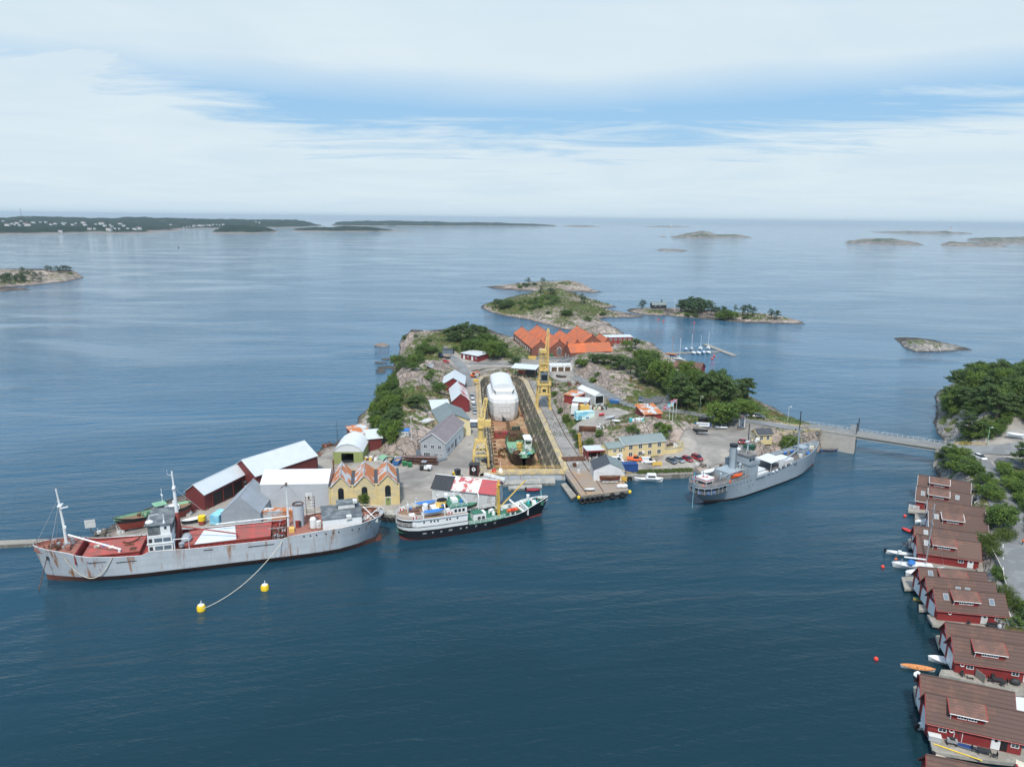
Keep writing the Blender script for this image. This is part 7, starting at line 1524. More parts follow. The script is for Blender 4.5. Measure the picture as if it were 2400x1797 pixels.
# ---------------------------------------------------------------- cranes
def truss(m, p0, p1, w0, w1, n, r, mat):
 p0, p1 = Vector(p0), Vector(p1); d = (p1-p0).normalized()
 u = d.cross(Vector((0, 1, 0)) if abs(d.y) < .8 else Vector((1, 0, 0))).normalized(); v = d.cross(u)
 lv = []
 for i in range(n+1):
  t = i/n; c = p0.lerp(p1, t); w = (w0+(w1-w0)*t)/2; lv.append([c+u*w*a+v*w*b for a, b in ((1,1),(1,-1),(-1,-1),(-1,1))])
 for k in range(4): m.tube([l[k] for l in lv], r, mat, 4)
 for i in range(n):
  for k in range(4):
   j = (k+1) % 4; m.tube([lv[i][k], lv[i+1][j]], r*.62, mat, 4); m.tube([lv[i+1][k], lv[i+1][j]], r*.6, mat, 4)
   if i % 2: m.tube([lv[i][j], lv[i+1][k]], r*.6, mat, 4)
Y_ = 'crane_yellow'
pc = (P(1260,960,2.3)+P(1289,958,2.3))/2
c1 = thing('dock_crane', 'tall yellow lattice dock crane with black cab on the eastern crane road', 'crane', pc, R(4))
for x in (-2.7, 2.7):
 for y in (0, 5.6):
  part(c1, 'leg', lambda m: (m.tube([(x,y,.5),(x*.92,y*.94+.2,6.2),(x*.8,y*.86+.4,10.4)], .42, Y_, 4, .34), m.box(x-.5,x+.5,y-.9,y+.9,0,.7,Y_), m.tube([(x,y,3.6),(x*.3,y,6.6)], .16, Y_, 4)))
part(c1, 'portal', lambda m: (m.box(-2.6,2.6,-.1,.5,6.0,6.7,Y_), m.box(-2.6,2.6,5.1,5.7,6.0,6.7,Y_), m.box(-2.7,-2.2,0,5.6,6.0,6.7,Y_), m.box(2.2,2.7,0,5.6,6.0,6.7,Y_), m.box(-2.9,2.9,-.3,5.9,10.2,11.0,Y_), rails(m, [(-2.9,-.3,11),(2.9,-.3,11),(2.9,5.9,11),(-2.9,5.9,11),(-2.9,-.3,11)], 1.0, Y_, 2, 1.5, .06)))
mh = part(c1, 'machine_house', lambda m: (m.box(-1.5,1.5,.0,2.6,6.7,9.2,Y_), m.add([(-1.5,0,9.2),(1.5,0,9.2),(.8,0,10),(-.8,0,10),(-1.5,2.6,9.2),(1.5,2.6,9.2),(.8,2.6,10),(-.8,2.6,10)], [(0,1,2,3),(5,4,7,6),(1,5,6,2),(3,7,4,0),(2,6,7,3)], Y_)))
part(mh, 'window', lambda m: m.box(-.7,.7,-.08,.02,7.5,8.6,'glass'))
part(c1, 'cab', lambda m: (m.box(-1.5,1.5,.6,3.6,11.6,15.4,'navy_dark'), m.box(-1.7,1.7,.4,3.8,11.2,11.6,'dark'), m.box(-1.2,1.2,.52,.6,12.4,14.6,'glass')))
part(c1, 'tower', lambda m: (truss(m, (0,2.8,11), (-.1,3.4,24.2), 3.9, 2.4, 7, .16, Y_), m.box(-1.9,1.9,1.0,4.8,16.2,16.6,Y_), m.box(-1.7,1.7,1.4,4.8,18.8,19.0,Y_), m.box(-1.9,.6,1.6,4.4,23.6,25,Y_), m.box(-1.3,1.3,2,4,16.6,18.4,Y_)))
part(c1, 'jib', lambda m: (truss(m, (.9,3.2,16.6), (2.2,9.0,32.2), 1.9, .8, 10, .11, Y_), m.cyl(2.2,9.0,31.6,32.8,.5,.4,Y_,8)))
part(c1, 'hoist_cable', lambda m: [m.tube([(-1.8+.3*k,3,24.6),(2.1,8.8,31.6)], .05, 'dark', 3) for k in range(2)]+[m.tube([(-2.1,1.6,11),(-2.1,1.8,25)], .05, Y_, 4)])
c2 = thing('dock_crane', 'smaller yellow portal crane with round column on the western edge of the dock', 'crane', (-10.0,218.2,2.25), R(4))
for x in (-2.2, 2.6):
 for y in (-3.6, 3.4):
  part(c2, 'leg', lambda m: (m.tube([(x,y,.4),(x*.95,y*.9,4.2),(x*.62,y*.45,8.2)], .34, Y_, 4, .26), m.box(x-.4,x+.4,y-.9,y+.9,0,.55,'rusty')))
part(c2, 'portal', lambda m: (m.box(-2.2,2.6,-3.5,-3.0,3.9,4.5,Y_), m.box(-2.2,2.6,2.9,3.4,3.9,4.5,Y_), m.box(-2.3,-1.9,-3.4,3.3,3.9,4.5,Y_), m.box(2.2,2.6,-3.4,3.3,3.9,4.5,Y_), m.box(-1.6,1.9,-1.9,1.9,8.0,8.5,Y_), rails(m, [(-1.8,-2.0,8.5),(2.0,-2.0,8.5),(2.0,2.0,8.5),(-1.8,2,8.5)], 1, Y_, 2, 1.3, .05), m.tube([(-2.2,-3.4,4.4),(1.6,-1.8,8)], .12, Y_, 4), m.tube([(2.5,-3.4,4.4),(-1.4,-1.8,8)], .12, Y_, 4)))
part(c2, 'column', lambda m: (m.cyl(.2,0,8.4,12.6,1.0,.85,Y_,14), m.cyl(.2,0,12.6,13.0,1.5,1.5,Y_,14)), sm=True)
part(c2, 'slewing_house', lambda m: (m.box(-.9,1.3,-1.2,1.6,13.0,15.4,Y_), m.box(1.3,3.4,-.9,1.2,13.0,14.9,Y_)))
cb = part(c2, 'cab', lambda m: (m.box(-3.2,-1.0,-1.6,.6,13.0,14.8,'dark'), m.box(-3.3,-.9,-1.7,.7,14.8,15.05,'white')))
part(cb, 'window', lambda m: m.box(-3.0,-1.2,-1.7,-1.58,13.4,14.5,'glass_sky'))
part(c2, 'jib', lambda m: (truss(m, (.6,.2,15.2), (1.9,4.6,20.8), 1.3, 1.0, 7, .09, Y_), m.cyl(1.9,4.6,20.5,21.1,.7,.6,Y_,8), m.tube([(1.2,-.5,15.2),(1.4,2,18.5)], .14, Y_, 4)))
part(c2, 'hoist_cable', lambda m: (m.tube([(2.1,4.7,20.5),(2.2,4.7,12)], .04, 'dark', 3),))
m = MB(); rails(m, [(-12.3,262,2.42),(-14.6,300,2.42),(-16.4,336,2.42)], 1.25, 'yellow_paint', 3, 2.2, .09); tag(m.build('dock_railing'), 'yellow steel railing along the western coping of the dock', 'railing')
m = MB(); m.box(-1.1,1.1,-.9,.9,1.6,2.6,'yellow_paint'); [m.box(x-.1,x+.1,y-.1,y+.1,0,1.6,'yellow_paint') for x in (-.9,.9) for y in (-.7,.7)]; tag(m.build('service_platform', None, (-17.2,331,2.4)), 'small yellow service platform beside the dock railing', 'platform')
# ---------------------------------------------------------------- vehicles
def car(label, px, py, rz, mat, kind='car', group=None, loc=None):
 p = loc if loc else at(px, py); cat = {'van': 'van', 'pickup': 'pickup', 'suv': 'car', 'car': 'car'}[kind]
 t = thing('parked_'+('van' if kind == 'van' else 'pickup' if kind == 'pickup' else 'car'), label, cat, (p[0], p[1], p[2]+.04), R(rz), group)
 L, Wd, H = {'van': (5.0,1.95,1.95), 'pickup': (5.2,1.95,1.75), 'suv': (4.6,1.9,1.66), 'car': (4.4,1.82,1.48)}[kind]; h = Wd/2
 bz = .92 if kind != 'car' else .86
 cab = {'van': (-2.45,1.1,1.75,.95), 'pickup': (-.6,.9,1.5,.35), 'suv': (-2.1,.75,1.45,-1.85), 'car': (-2.0,.55,1.35,-1.5)}[kind]
 xb, xr1, xf, xr0 = cab[0], cab[1]-.35, cab[2], (cab[0]+.15 if kind in ('van',) else cab[3] if kind in ('suv','car') else cab[0]+.2)
 def body(m):
  secs = [(-L/2,.86,.36,bz-.16),(-L/2+.12,.98,.24,bz),(L/2-1.1,1,.22,bz),(L/2-.2,.96,.24,bz-.14),(L/2,.84,.34,bz-.3)]
  m.loft([[(x,-h*k,z0),(x,-h*k,z1-.1),(x,-h*k*.92,z1),(x,h*k*.92,z1),(x,h*k,z1-.1),(x,h*k,z0)] for x,k,z0,z1 in secs], mat, True, True)
  m.loft([[(x,-h*.76,H-.05),(x,-h*.66,H),(x,h*.66,H),(x,h*.76,H-.05)] for x in (xr0,xr1)], mat, False)
 part(t, 'body', body, sm=True)
 def glass(m): m.loft([[(xb,-h*.9,bz-.05),(xb,h*.9,bz-.05),(xf,h*.9,bz-.05),(xf,-h*.9,bz-.05)],[(xr0,-h*.76,H-.04),(xr0,h*.76,H-.04),(xr1,h*.76,H-.04),(xr1,-h*.76,H-.04)]], 'glass', True, True)
 part(t, 'window', glass)
 if kind == 'van': part(t, 'panel', lambda m: [m.box(-2.3,.1,s*h*.84-.06,s*h*.84+.06,bz,H-.2,mat) for s in (1,-1)])
 for x in (-L/2+.85, L/2-.9):
  for s in (1, -1):
   w_ = part(t, 'wheel', lambda m: m.tube([(x,s*(h-.22),.33),(x,s*(h+.02),.33)], .33, 'rubber', 12)); part(w_, 'rim', lambda m: m.tube([(x,s*(h-.02),.33),(x,s*(h+.035),.33)], .2, 'steel', 8))
 for s in (1, -1):
  part(t, 'headlight', lambda m: m.box(L/2-.14,L/2-.01,s*h*.62-.18,s*h*.62+.18,bz-.34,bz-.18,'white')); part(t, 'taillight', lambda m: m.box(-L/2+.0,-L/2+.1,s*h*.68-.14,s*h*.68+.14,bz-.24,bz-.06,'red_car'))
 return t
g = 'cars parked along the western side of the dock'
car('silver car farthest back in the row beside the dock', 1106.6, 932, -86, 'car_silver', 'suv', g); car('white car second from the back in the row beside the dock', 1108.5, 942, -86, 'car_white', 'car', g)
car('pale silver car second from the front in the row beside the dock', 1111, 954, -86, 'car_silver', 'car', g); car('silver car at the front of the row beside the dock', 1113, 968, -86, 'car_silver', 'car', g)
g = 'cars parked above the grass quay'
car('dark grey car, leftmost of the four above the grass quay', 1574, 1083, -58, 'car_grey', 'car', g); car('silver car between the grey and the red cars above the grass quay', 1592, 1081, -58, 'car_silver', 'car', g)
car('red car next to the silver car above the grass quay', 1611, 1079, -58, 'red_car', 'car', g); car('red hatchback, rightmost of the four above the grass quay', 1634, 1076, -58, 'red_car', 'suv', g)
car('pale blue grey car parked on the dark asphalt patch by the road bend', 1501.5, 939, -100, 'car_blue', 'car'); car('silver crossover parked under the broad bright tree', 1690, 1004, 170, 'car_silver', 'suv')
car('dark grey car half hidden behind the broad bright tree', 1742, 976, -8, 'car_grey', 'suv'); car('black car parked on the road towards the bridge', 1778, 979, -14, 'car_black', 'suv')
car('dark red car parked beside the yellow hut', 1745, 1039, -12, 'red_car', 'car'); car('white car driving on the mainland road towards the camera', 2297, 1075, -84, 'car_white', 'car', None)
car('bright red car at the rock edge of the upper yard', 1044, 849, 5, 'red_paint', 'car'); car('white van parked in front of the yellow quay house', 1518, 1084, 8, 'car_white', 'van')
car('orange and grey pickup parked against the yellow quay house', 1488, 1079, -10, 'orange', 'pickup'); car('white van behind the blue container beside the yellow annex', 1444, 1083, 8, 'car_white', 'van')
def wheels4(t, xs, y, r, w=.4):
 for x in xs:
  for s in (1, -1): part(t, 'wheel', lambda m: m.tube([(x,s*(y-w/2),r),(x,s*(y+w/2),r)], r, 'rubber', 12))
t = thing('forklift', 'white and black forklift truck parked on the yard before the steel rack', 'forklift', at(997,1101)+Vector((0,0,.03)), R(-12))
part(t, 'body', lambda m: (m.box(-.2,2.0,-.9,.9,.5,1.5,'white'), m.box(-1.6,-.2,-.8,.8,.45,1.0,'dark'))); part(t, 'cab', lambda m: (m.box(-1.1,.3,-.8,.8,1.0,1.2,'dark'), [m.box(x-.06,x+.06,y-.06,y+.06,1.2,2.7,'dark') for x in (-1.0,.2) for y in (-.75,.75)], m.box(-1.2,.4,-.85,.85,2.7,2.82,'steel')))
part(t, 'mast', lambda m: (m.box(-1.75,-1.6,-.5,-.35,.1,2.6,'dark'), m.box(-1.75,-1.6,.35,.5,.1,2.6,'dark'), m.box(-2.8,-1.7,-.5,-.35,.15,.22,'steel'), m.box(-2.8,-1.7,.35,.5,.15,.22,'steel'))); wheels4(t, (-1.1,1.4), .85, .45)
t = thing('wheel_loader', 'small yellow wheel loader with dark cab beside the striped quay shed', 'loader', at(1073,1121)+Vector((0,0,.03)), R(-60))
part(t, 'body', lambda m: (m.box(-2.2,-.2,-.8,.8,.7,1.6,'buoy_yellow'), m.box(-.2,1.3,-.5,.5,.6,1.0,'buoy_yellow'))); part(t, 'cab', lambda m: (m.box(-.9,.5,-.75,.75,1.0,2.7,'glass'), m.box(-1,.6,-.85,.85,2.7,2.85,'dark'))); part(t, 'bucket', lambda m: (m.box(1.9,2.7,-1,1,.2,.9,'dark'), m.tube([(1,0,1.2),(2,0,.6)], .15, 'buoy_yellow', 4))); wheels4(t, (-1.4,1.0), .95, .6)
t = thing('mini_excavator', 'orange red mini excavator at the head of the dock', 'excavator', at(1109,884)+Vector((0,0,.03)), R(12))
part(t, 'tracks', lambda m: [m.box(-1.4,1.4,s*.9-.25,s*.9+.25,0,.55,'dark') for s in (1,-1)]); part(t, 'cab', lambda m: (m.box(-1.4,.6,-.95,.95,.6,1.4,'orange'), m.box(-.5,.6,-.9,.2,1.4,2.5,'glass'), m.box(-.6,.7,-.95,.25,2.5,2.65,'orange'))); part(t, 'boom', lambda m: (m.tube([(.6,.3,1.2),(2.2,.5,3.1)], .2, 'orange', 4), m.tube([(2.2,.5,3.1),(3.3,.5,1.4)], .16, 'orange', 4))); part(t, 'bucket', lambda m: m.box(3.0,3.6,.1,.9,.7,1.4,'dark'))
t = thing('tractor', 'dark tractor with trailer on the upper yard below the grey box', 'tractor', at(1034,838)+Vector((0,0,.05)), R(-30))
part(t, 'body', lambda m: (m.box(-.2,1.8,-.4,.4,.8,1.6,'container_blue'),)); part(t, 'cab', lambda m: (m.box(-1.4,-.2,-.75,.75,1,2.6,'glass'), m.box(-1.5,-.1,-.8,.8,2.6,2.75,'dark'))); part(t, 'trailer', lambda m: (m.box(2.2,5.8,-1.1,1.1,.9,1.0,'dark'), m.box(2.2,5.8,-1.1,1.1,1.0,1.7,'pier_deck'))); wheels4(t, (-1.0,1.5,4.2), .85, .7)
# ---------------------------------------------------------------- containers, skips, yard gear
def container(label, p, rz, mat, L=6.06, group=None, H=2.6):
 t = thing('shipping_container', label, 'container', p, R(rz), group)
 part(t, 'body', lambda m: (m.box(-L/2,L/2,-1.2,1.2,.1,H,mat),)); part(t, 'frame', lambda m: [m.box(x-.08,x+.08,y-.08,y+.08,0,H+.03,mat) for x in (-L/2,L/2) for y in (-1.2,1.2)]+[m.box(-L/2,L/2,y-.07,y+.07,H-.1,H+.04,mat) for y in (-1.2,1.2)]); part(t, 'door', lambda m: m.box(L/2,L/2+.06,-1.05,1.05,.25,H-.15,mat)); return t
container('blue shipping container on the grass quay in front of the yellow house', P(1470,1103,2.15), 9, 'container_blue')
container('red shipping container standing on the dry dock floor', P(1176,1026,DF+.08), 10, 'container_red')
mc = container('pale blue container painted with murals on the junk yard', at(1370,984)+Vector((0,1.2,0)), 14, 'mural', 7.2, H=3.2)
part(mc, 'stripe', lambda m: (m.box(-3.5,3.5,-1.26,-1.2,2.75,3.0,'sky_blue'), m.torus((-2.1,-1.24,.9),.62,.12,'dark','Y',14,5), m.box(.2,1.4,-1.27,-1.2,.6,1.1,'blue'), m.box(1.9,3.4,-1.27,-1.2,.4,2.2,'mural')), 'painted wheel and shapes on the front')
container('rust topped white container stacked beside the mural container', at(1347,968), 80, 'white_rust', 4, H=3.6)
container('faded rusty container with pale blue sides behind the cargo ship', P(655,1215,2.0), 3, 'roof_rust_patch', 9)
container('bright blue container with tarpaulin beside the grey tarpaulin tent', P(515,1222,1.9), 80, 'sky_blue', 4.5)
m = MB(); m.box(-1.8,1.8,-1.1,1.1,0,2.4,'funnel_yellow'); m.cyl(.4,0,2.4,3.6,.7,.7,'steel',10); tag(m.build('work_cabin', None, at(1369,962), R(10)), 'yellow work cabin beside the small red sheds', 'cabin')
def skip(label, p, rz, mat, inside='pier_deck', L=4.2, group=None, lid=None):
 t = thing('waste_skip', label, 'skip', p, R(rz), group)
 def body(m):
  a = [(-L/2+.4,-.8,.1),(L/2-.4,-.8,.1),(L/2-.4,.8,.1),(-L/2+.4,.8,.1)]; b_ = [(-L/2,-1,1.6),(L/2,-1,1.6),(L/2,1,1.6),(-L/2,1,1.6)]; m.loft([a, b_], mat, True, False); m.poly(a[::-1], mat)
  m.loft([b_, [(x*.95, y*.9, z) for x, y, z in b_], [(x*.9, y*.85, z-.5) for x, y, z in b_]], mat, True)
 part(t, 'body', body); part(t, 'load', lambda m: m.poly([(-L/2*.92,-.86,1.2),(L/2*.92,-.86,1.3),(L/2*.92,.86,1.35),(-L/2*.92,.86,1.15)], inside))
 if lid: part(t, 'lid', lambda m: m.add([(-L/2,-1,1.62),(L/2,-1,1.62),(L/2,1,2.0),(-L/2,1,2.0)], [(0,1,2,3)], lid))
 return t
g = 'skips on the yard beside the triple gabled workshop'
skip('white and green lidded skip on the yard, nearest the olive tent', at(897,1083), 80, 'white_dirty', group=g, lid='deck_green_pale'); skip('dark green open skip between the lidded and the blue skip', at(913,1086), 80, 'dark_green', group=g); skip('blue open skip next to the green wheeled bins', at(932,1087), 80, 'blue', group=g)
skip('blue skip with pale load beside the road above the junk yard', at(1440,945), -10, 'blue', 'rope'); skip('dark green skip on the rock above the grey ship', at(1755,1053), -8, 'dark_green', 'deck_green'); skip('big rust brown tank box at the rock edge below the mural container', at(1377,1010), -6, 'rusty', 'rusty', 6.4)
skip('yellow skip behind the railing before the brick works', at(1247,842), 8, 'funnel_yellow', 'rope', 4.6)
for i, (px, py, l, mt) in enumerate(((948,1091,'green wheeled bin next to the blue skip','green_bin'),(960,1094,'green wheeled bin nearest the forklift','green_bin'),(1293,835,'green bin left of the pair before the brick halls','green_bin'),(1303,834,'dark green bin between two others before the brick halls','dark_green'),(1325,834,'green bin by itself before the eastern brick gable','green_bin'))):
 t = thing('wheeled_bin', l, 'bin', at(px, py), R(8), 'wheeled bins on the yards'); part(t, 'body', lambda m: m.loft([[(x*k,y*k,z) for x,y in ((-.75,-.6),(.75,-.6),(.75,.6),(-.75,.6))] for z,k in ((.1,.82),(1.3,1))], mt, True, True)); part(t, 'lid', lambda m: m.loft([[(-.8,-.65,1.3),(.8,-.65,1.3),(.8,.65,1.4),(-.8,.65,1.4)],[(-.7,-.4,1.5),(.7,-.4,1.5),(.7,.5,1.55),(-.7,.5,1.55)]], mt, True, True))
t = thing('steel_rack', 'rack stacked with long rusty steel beams before the white office house', 'rack', at(985,1086), R(-4))
for z in (.3, 1.2, 2.1): part(t, 'beam_stack', lambda m: [m.box(-6+.4*k,6-.3*k,-1+.45*k,-.7+.45*k,z,z+.32,['rusty','steel','timber_red','rusty','navy_dark'][k]) for k in range(5)])
for x in (-5, 0, 5): part(t, 'rack_post', lambda m: (m.box(x-.12,x+.12,1.1,1.35,0,3,'rusty'), m.box(x-.12,x+.12,-1.3,-1.05,0,2.6,'rusty')))
m = MB(); m.box(-2.8,2.8,-.1,.1,0,2.4,'navy_dark'); m.box(2.9,5.2,-.15,.1,0,2.8,'navy_dark'); tag(m.build('metal_screen', None, at(995,1070), R(-4)), 'dark grey sheet metal screen behind the steel rack', 'screen')
m = MB(); m.box(-2.6,2.6,-.8,.8,.15,.25,'glass_sky'); tag(m.build('metal_sheet', None, at(1032,1079), R(48)), 'pale blue metal sheet lying on the yard beside the steel rack', 'sheet')
m = MB(); m.box(-3.6,3.6,-1.2,1.2,.12,.24,'steel'); tag(m.build('metal_sheet', None, at(1108,1124), R(52)), 'long grey ramp plate lying on the quay beside the striped shed', 'sheet')
t = thing('kiosk', 'black kiosk with white round emblem on the quay near the dock gate', 'kiosk', at(1112,1110), R(-8)); part(t, 'wall', lambda m: m.box(-1.4,1.4,-1.2,1.2,0,3.2,'black')); part(t, 'roof', lambda m: m.box(-1.6,1.6,-1.4,1.4,3.2,3.4,'dark')); part(t, 'trim', lambda m: [m.box(x-.06,x+.06,-1.26,-1.18,0,3.2,'red_trim') for x in (-1.35,0,1.35)])
part(t, 'emblem', lambda m: (m.cbox((0,-1.24,1.9),(.95,.06,.95),'white',0,0,.78), m.torus((0,-1.28,1.9),.5,.12,'white','Y',16,5), m.torus((0,-1.3,1.98),.16,.07,'black','Y',10,4), m.cbox((.05,-1.31,1.66),(.16,.05,.3),'black')))
m = MB(); m.ell((0,0,.5), (.8,.6,.6), 'plastic_teal', 8, 4); tag(m.build('net_bundle', None, at(1103,1094)), 'teal net bundle beside the black kiosk', 'net')
gw = thing('gangway', 'white lattice gangway leaning from the quay to the long pontoon', 'gangway', (0,0,0)); part(gw, 'truss_side', lambda m: truss(m, P(1133,1115,2.6), P(1181,1128,1.1), 1.6, 1.6, 8, .12, 'white'))
part(gw, 'walkway', lambda m: (lambda a, b: m.loft([[a+Vector((0,-.6,0)), a+Vector((0,.6,0))],[b+Vector((0,-.6,0)), b+Vector((0,.6,0))]], 'plank', False))(P(1133,1115,2.1), P(1181,1128,.9)))
t = obj_boat('inflatable_boat', 'red inflatable boat moored at the short pontoon', 1249, 1150, 8, 4.4, 2.0, .55, 'red_paint', 'red_car', [outboard(-2.2)])
cr = obj_boat('motor_cruiser', 'white motor cruiser with wheelhouse moored at the grass quay', 1520, 1127, 176, 9.2, 3.0, 1.1, 'white', 'white', [('wheelhouse', lambda m: (m.loft([[(-2.4,-1.1,1.1),(-2.4,1.1,1.1),(1.0,1.0,1.1),(1.0,-1.0,1.1)],[(-2.2,-1,2.4),(-2.2,1,2.4),(.4,.9,2.4),(.4,-.9,2.4)]], 'white', True, True),)), ('window', lambda m: (m.box(-1.9,.3,-1.08,-.98,1.6,2.1,'glass'), m.box(-1.9,.3,.98,1.08,1.6,2.1,'glass'))), ('railing', lambda m: rails(m, [(4.3,0,1.3),(2.2,-1.2,1.2),(-.5,-1.4,1.2)], .6, 'steel', 2, 1.0)), ('ensign', lambda m: m.box(-4.6,-4.5,0,.6,1.8,2.3,'red_paint'))])
wf = thing('wooden_boat', 'rusty brown wooden boat hull on trestles before the sheeted shelter', 'boat', P(1429,1131,2.4)+Vector((0,0,.9)), R(4)); part(wf, 'hull', lambda m: boat_shape(m, (0,0,0), 6.6, 2.0, 1.1, 'timber', 'timber_red', False)); part(wf, 'rib', lambda m: [m.box(-2.6+.75*k,-2.5+.75*k,-.95+.1*abs(k-3.5)*.5,-.85+.1*abs(k-3.5)*.5,.9,1.7,'timber_red') for k in range(8)]); part(wf, 'trestle', lambda m: (m.box(-2.4,2.4,-.7,-.5,-.5,-.2,'white_dirty'), m.box(-1.6,-1.3,-.9,.9,-.9,0,'steel'), m.box(1.4,1.7,-.9,.9,-.9,0,'steel')))
m = MB(); [m.ell((-.9+.7*k,.3*(k%2),.5), (.7,.6,.65), 'shrink_wrap', 7, 4, -.6) for k in range(4)]; tag(m.build('tarp_heap', None, P(1457,1143,2.4)), 'heap of white plastic sheeting on the corner of the pier', 'tarpaulin')
obj_boat('upturned_boat', 'small grey upturned boat lying on the pier deck', 1382, 1150, 6, 3.4, 1.3, .5, 'steel', 'white_dirty', None, True, 2.5)
t = thing('pier_gantry', 'yellow steel gantry frame at the eastern corner of the pier', 'gantry', P(1462,1128,2.4), R(-40)); part(t, 'frame', lambda m: [m.tube(q, .09, 'yellow_paint', 4) for q in (((-1,0,0),(-1,0,3.4),(1,0,3.4),(1,0,0)), ((-1,0,1.6),(1,0,1.6)), ((1,0,3.4),(2.6,0,3.4)))]); part(t, 'panel', lambda m: m.box(-.9,.9,-.06,.06,.2,1.5,'yellow_paint'))
t = thing('yellow_ladder_frame', 'tall thin yellow frame against the rock left of the red carport', 'frame', at(1362,1066), R(10)); part(t, 'frame', lambda m: truss(m, (0,0,0), (-.8,.6,7.5), .7, .6, 6, .07, 'yellow_paint'))
m = MB(); m.box(-1.6,1.6,-.1,.1,.3,1.5,'funnel_yellow'); [m.box(x-.08,x+.08,-.5,.5,0,.4,'funnel_yellow') for x in (-1.4,1.4)]; tag(m.build('work_barrier', None, at(1540,1092), R(8)), 'yellow steel frame on the grass beside the white van', 'frame')
obj_boat('beached_boat', 'white open boat lying on the junk yard gravel', 1429, 982, 35, 5.4, 2.0, .8, 'white_dirty', 'cover_grey', None, False, at(1429,982).z+.15)
obj_boat('beached_boat', 'low white hull beside the open boat on the junk yard', 1444, 989, -8, 3.4, 1.6, .5, 'white', 'cover_white', None, True, at(1444,989).z+.1)
obj_boat('beached_boat', 'small red plastic boat on the junk yard behind the mural container', 1410, 974, 40, 3.2, 1.5, .6, 'red_paint', 'red_paint', None, False, at(1410,974).z+.1)
obj_boat('beached_boat', 'dark boat wreck lying before the garages', 1315, 884, -30, 6, 2.2, .8, 'timber', 'deck_dark', None, False, at(1315,884).z+.1)
obj_boat('trailer_boat', 'black inflatable boat on a trailer beside the rock on the parking lot', 1639, 1011, -14, 6.4, 2.2, .7, 'black', 'dark', [('trailer', lambda m: (m.box(-2.6,3.4,-.7,.7,-.5,-.35,'steel'), [m.tube([(-.8,s*.9,-.35),(-.8,s*1.1,-.35)], .3, 'rubber', 10) for s in (1,-1)]))], False, at(1639,1011).z+.75)
obj_boat('beached_boat', 'white boat parked ashore at the edge of the mainland gravel', 2380, 1024, -30, 5.4, 2.1, .9, 'white', 'cover_white', None, True, at(2380,1024).z+.3)
obj_boat('beached_boat', 'white and black sailing dinghy hull ashore behind the cargo ship', 455, 1222, 38, 6.4, 2.0, .8, 'hull_black', 'white', None, False, 2.1)
obj_boat('wrecked_boat', 'tilted brown and grey boat wreck on the western ridge', 1005, 862, 70, 6, 2.6, 1.3, 'timber', 'steel', None, False, at(1005,862).z+.5).rotation_euler[0] = R(35)
obj_boat('blue_boat', 'blue plank boat lying on the rocks under the bridge abutment', 1943, 1057, 8, 7, 2.0, .6, 'blue', 'deck_dark', None, False, .4)
# flat banner with blurred lettering, box, statue, wheelhouse hut
t = thing('banner_board', 'white banner board with blue ends and dark lettering on the parking lot', 'sign', at(1647,1002), R(-10)); part(t, 'panel', lambda m: m.box(-3,3,-.06,.06,.5,2.1,'white')); part(t, 'blue_end', lambda m: m.box(-3,-2.4,-.08,.08,.5,2.1,'blue')); part(t, 'dark_end', lambda m: m.box(2.4,3,-.08,.08,.5,2.1,'container_blue')); part(t, 'lettering', lambda m: [m.box(-1.9+.36*k,-1.66+.36*k,-.09,-.06,1.15+(.08 if k%3 else -.05),1.55,'container_blue') for k in range(11)]); part(t, 'foot', lambda m: [m.box(x-.1,x+.1,-.4,.4,0,.5,'concrete') for x in (-2.6,2.6)])
m = MB(); m.box(-1.7,1.7,-1,1,0,1.9,'black'); m.box(-1.8,1.8,-1.1,1.1,1.9,2.05,'dark'); tag(m.build('bin_shelter', None, at(1647,991), R(-10)), 'black bin shelter on the grass behind the banner board', 'shelter')
t = thing('lantern_tower', 'small pale blue round tower with stone foot beside the bridge road', 'tower', at(1738,1005), R(0)); part(t, 'base', lambda m: m.prism([(1.5*math.cos(a), 1.1*math.sin(a)) for a in [math.pi*k/5 for k in range(10)]], -.4, .5, 'stone')); part(t, 'body', lambda m: m.lathe(0, 0, [(.85,.4),(.8,2.2),(.72,4.2),(.95,4.25),(.95,4.5)], 'glass_sky', 14), sm=True); part(t, 'top', lambda m: m.lathe(0, 0, [(.7,4.5),(.75,4.9),(.3,5.3)], 'tile_light', 12)); part(t, 'door', lambda m: m.box(-.2,.2,-.9,-.76,1.4,2.4,'dark')); part(t, 'side_frame', lambda m: (m.box(.8,1.0,-.2,.2,.2,4.6,'white'), m.box(-1.2,-.8,-.2,.2,1,3.6,'steel')))
ht = house('wheelhouse_hut', 'small white wheelhouse with blue roof perched on the ridge rock', 'hut', at(938,1026)+Vector((-.5,0,0)), R(2), 3.4, 2.8, 2.3, .15, 'white_dirty', 'tarp_blue', axis='m', over=.12, wins=[('f', .6+1.05*k, 1.1, .7, .8) for k in range(3)])
m = MB(); [truss(m, (-2+1.1*k,-2,.3), (1+1.1*k,2.2,.5), .5, .5, 6, .07, 'white') for k in range(3)]; tag(m.build('truss_frames', None, at(996,988)), 'white lattice frames lying on the grass above the office house', 'frame')
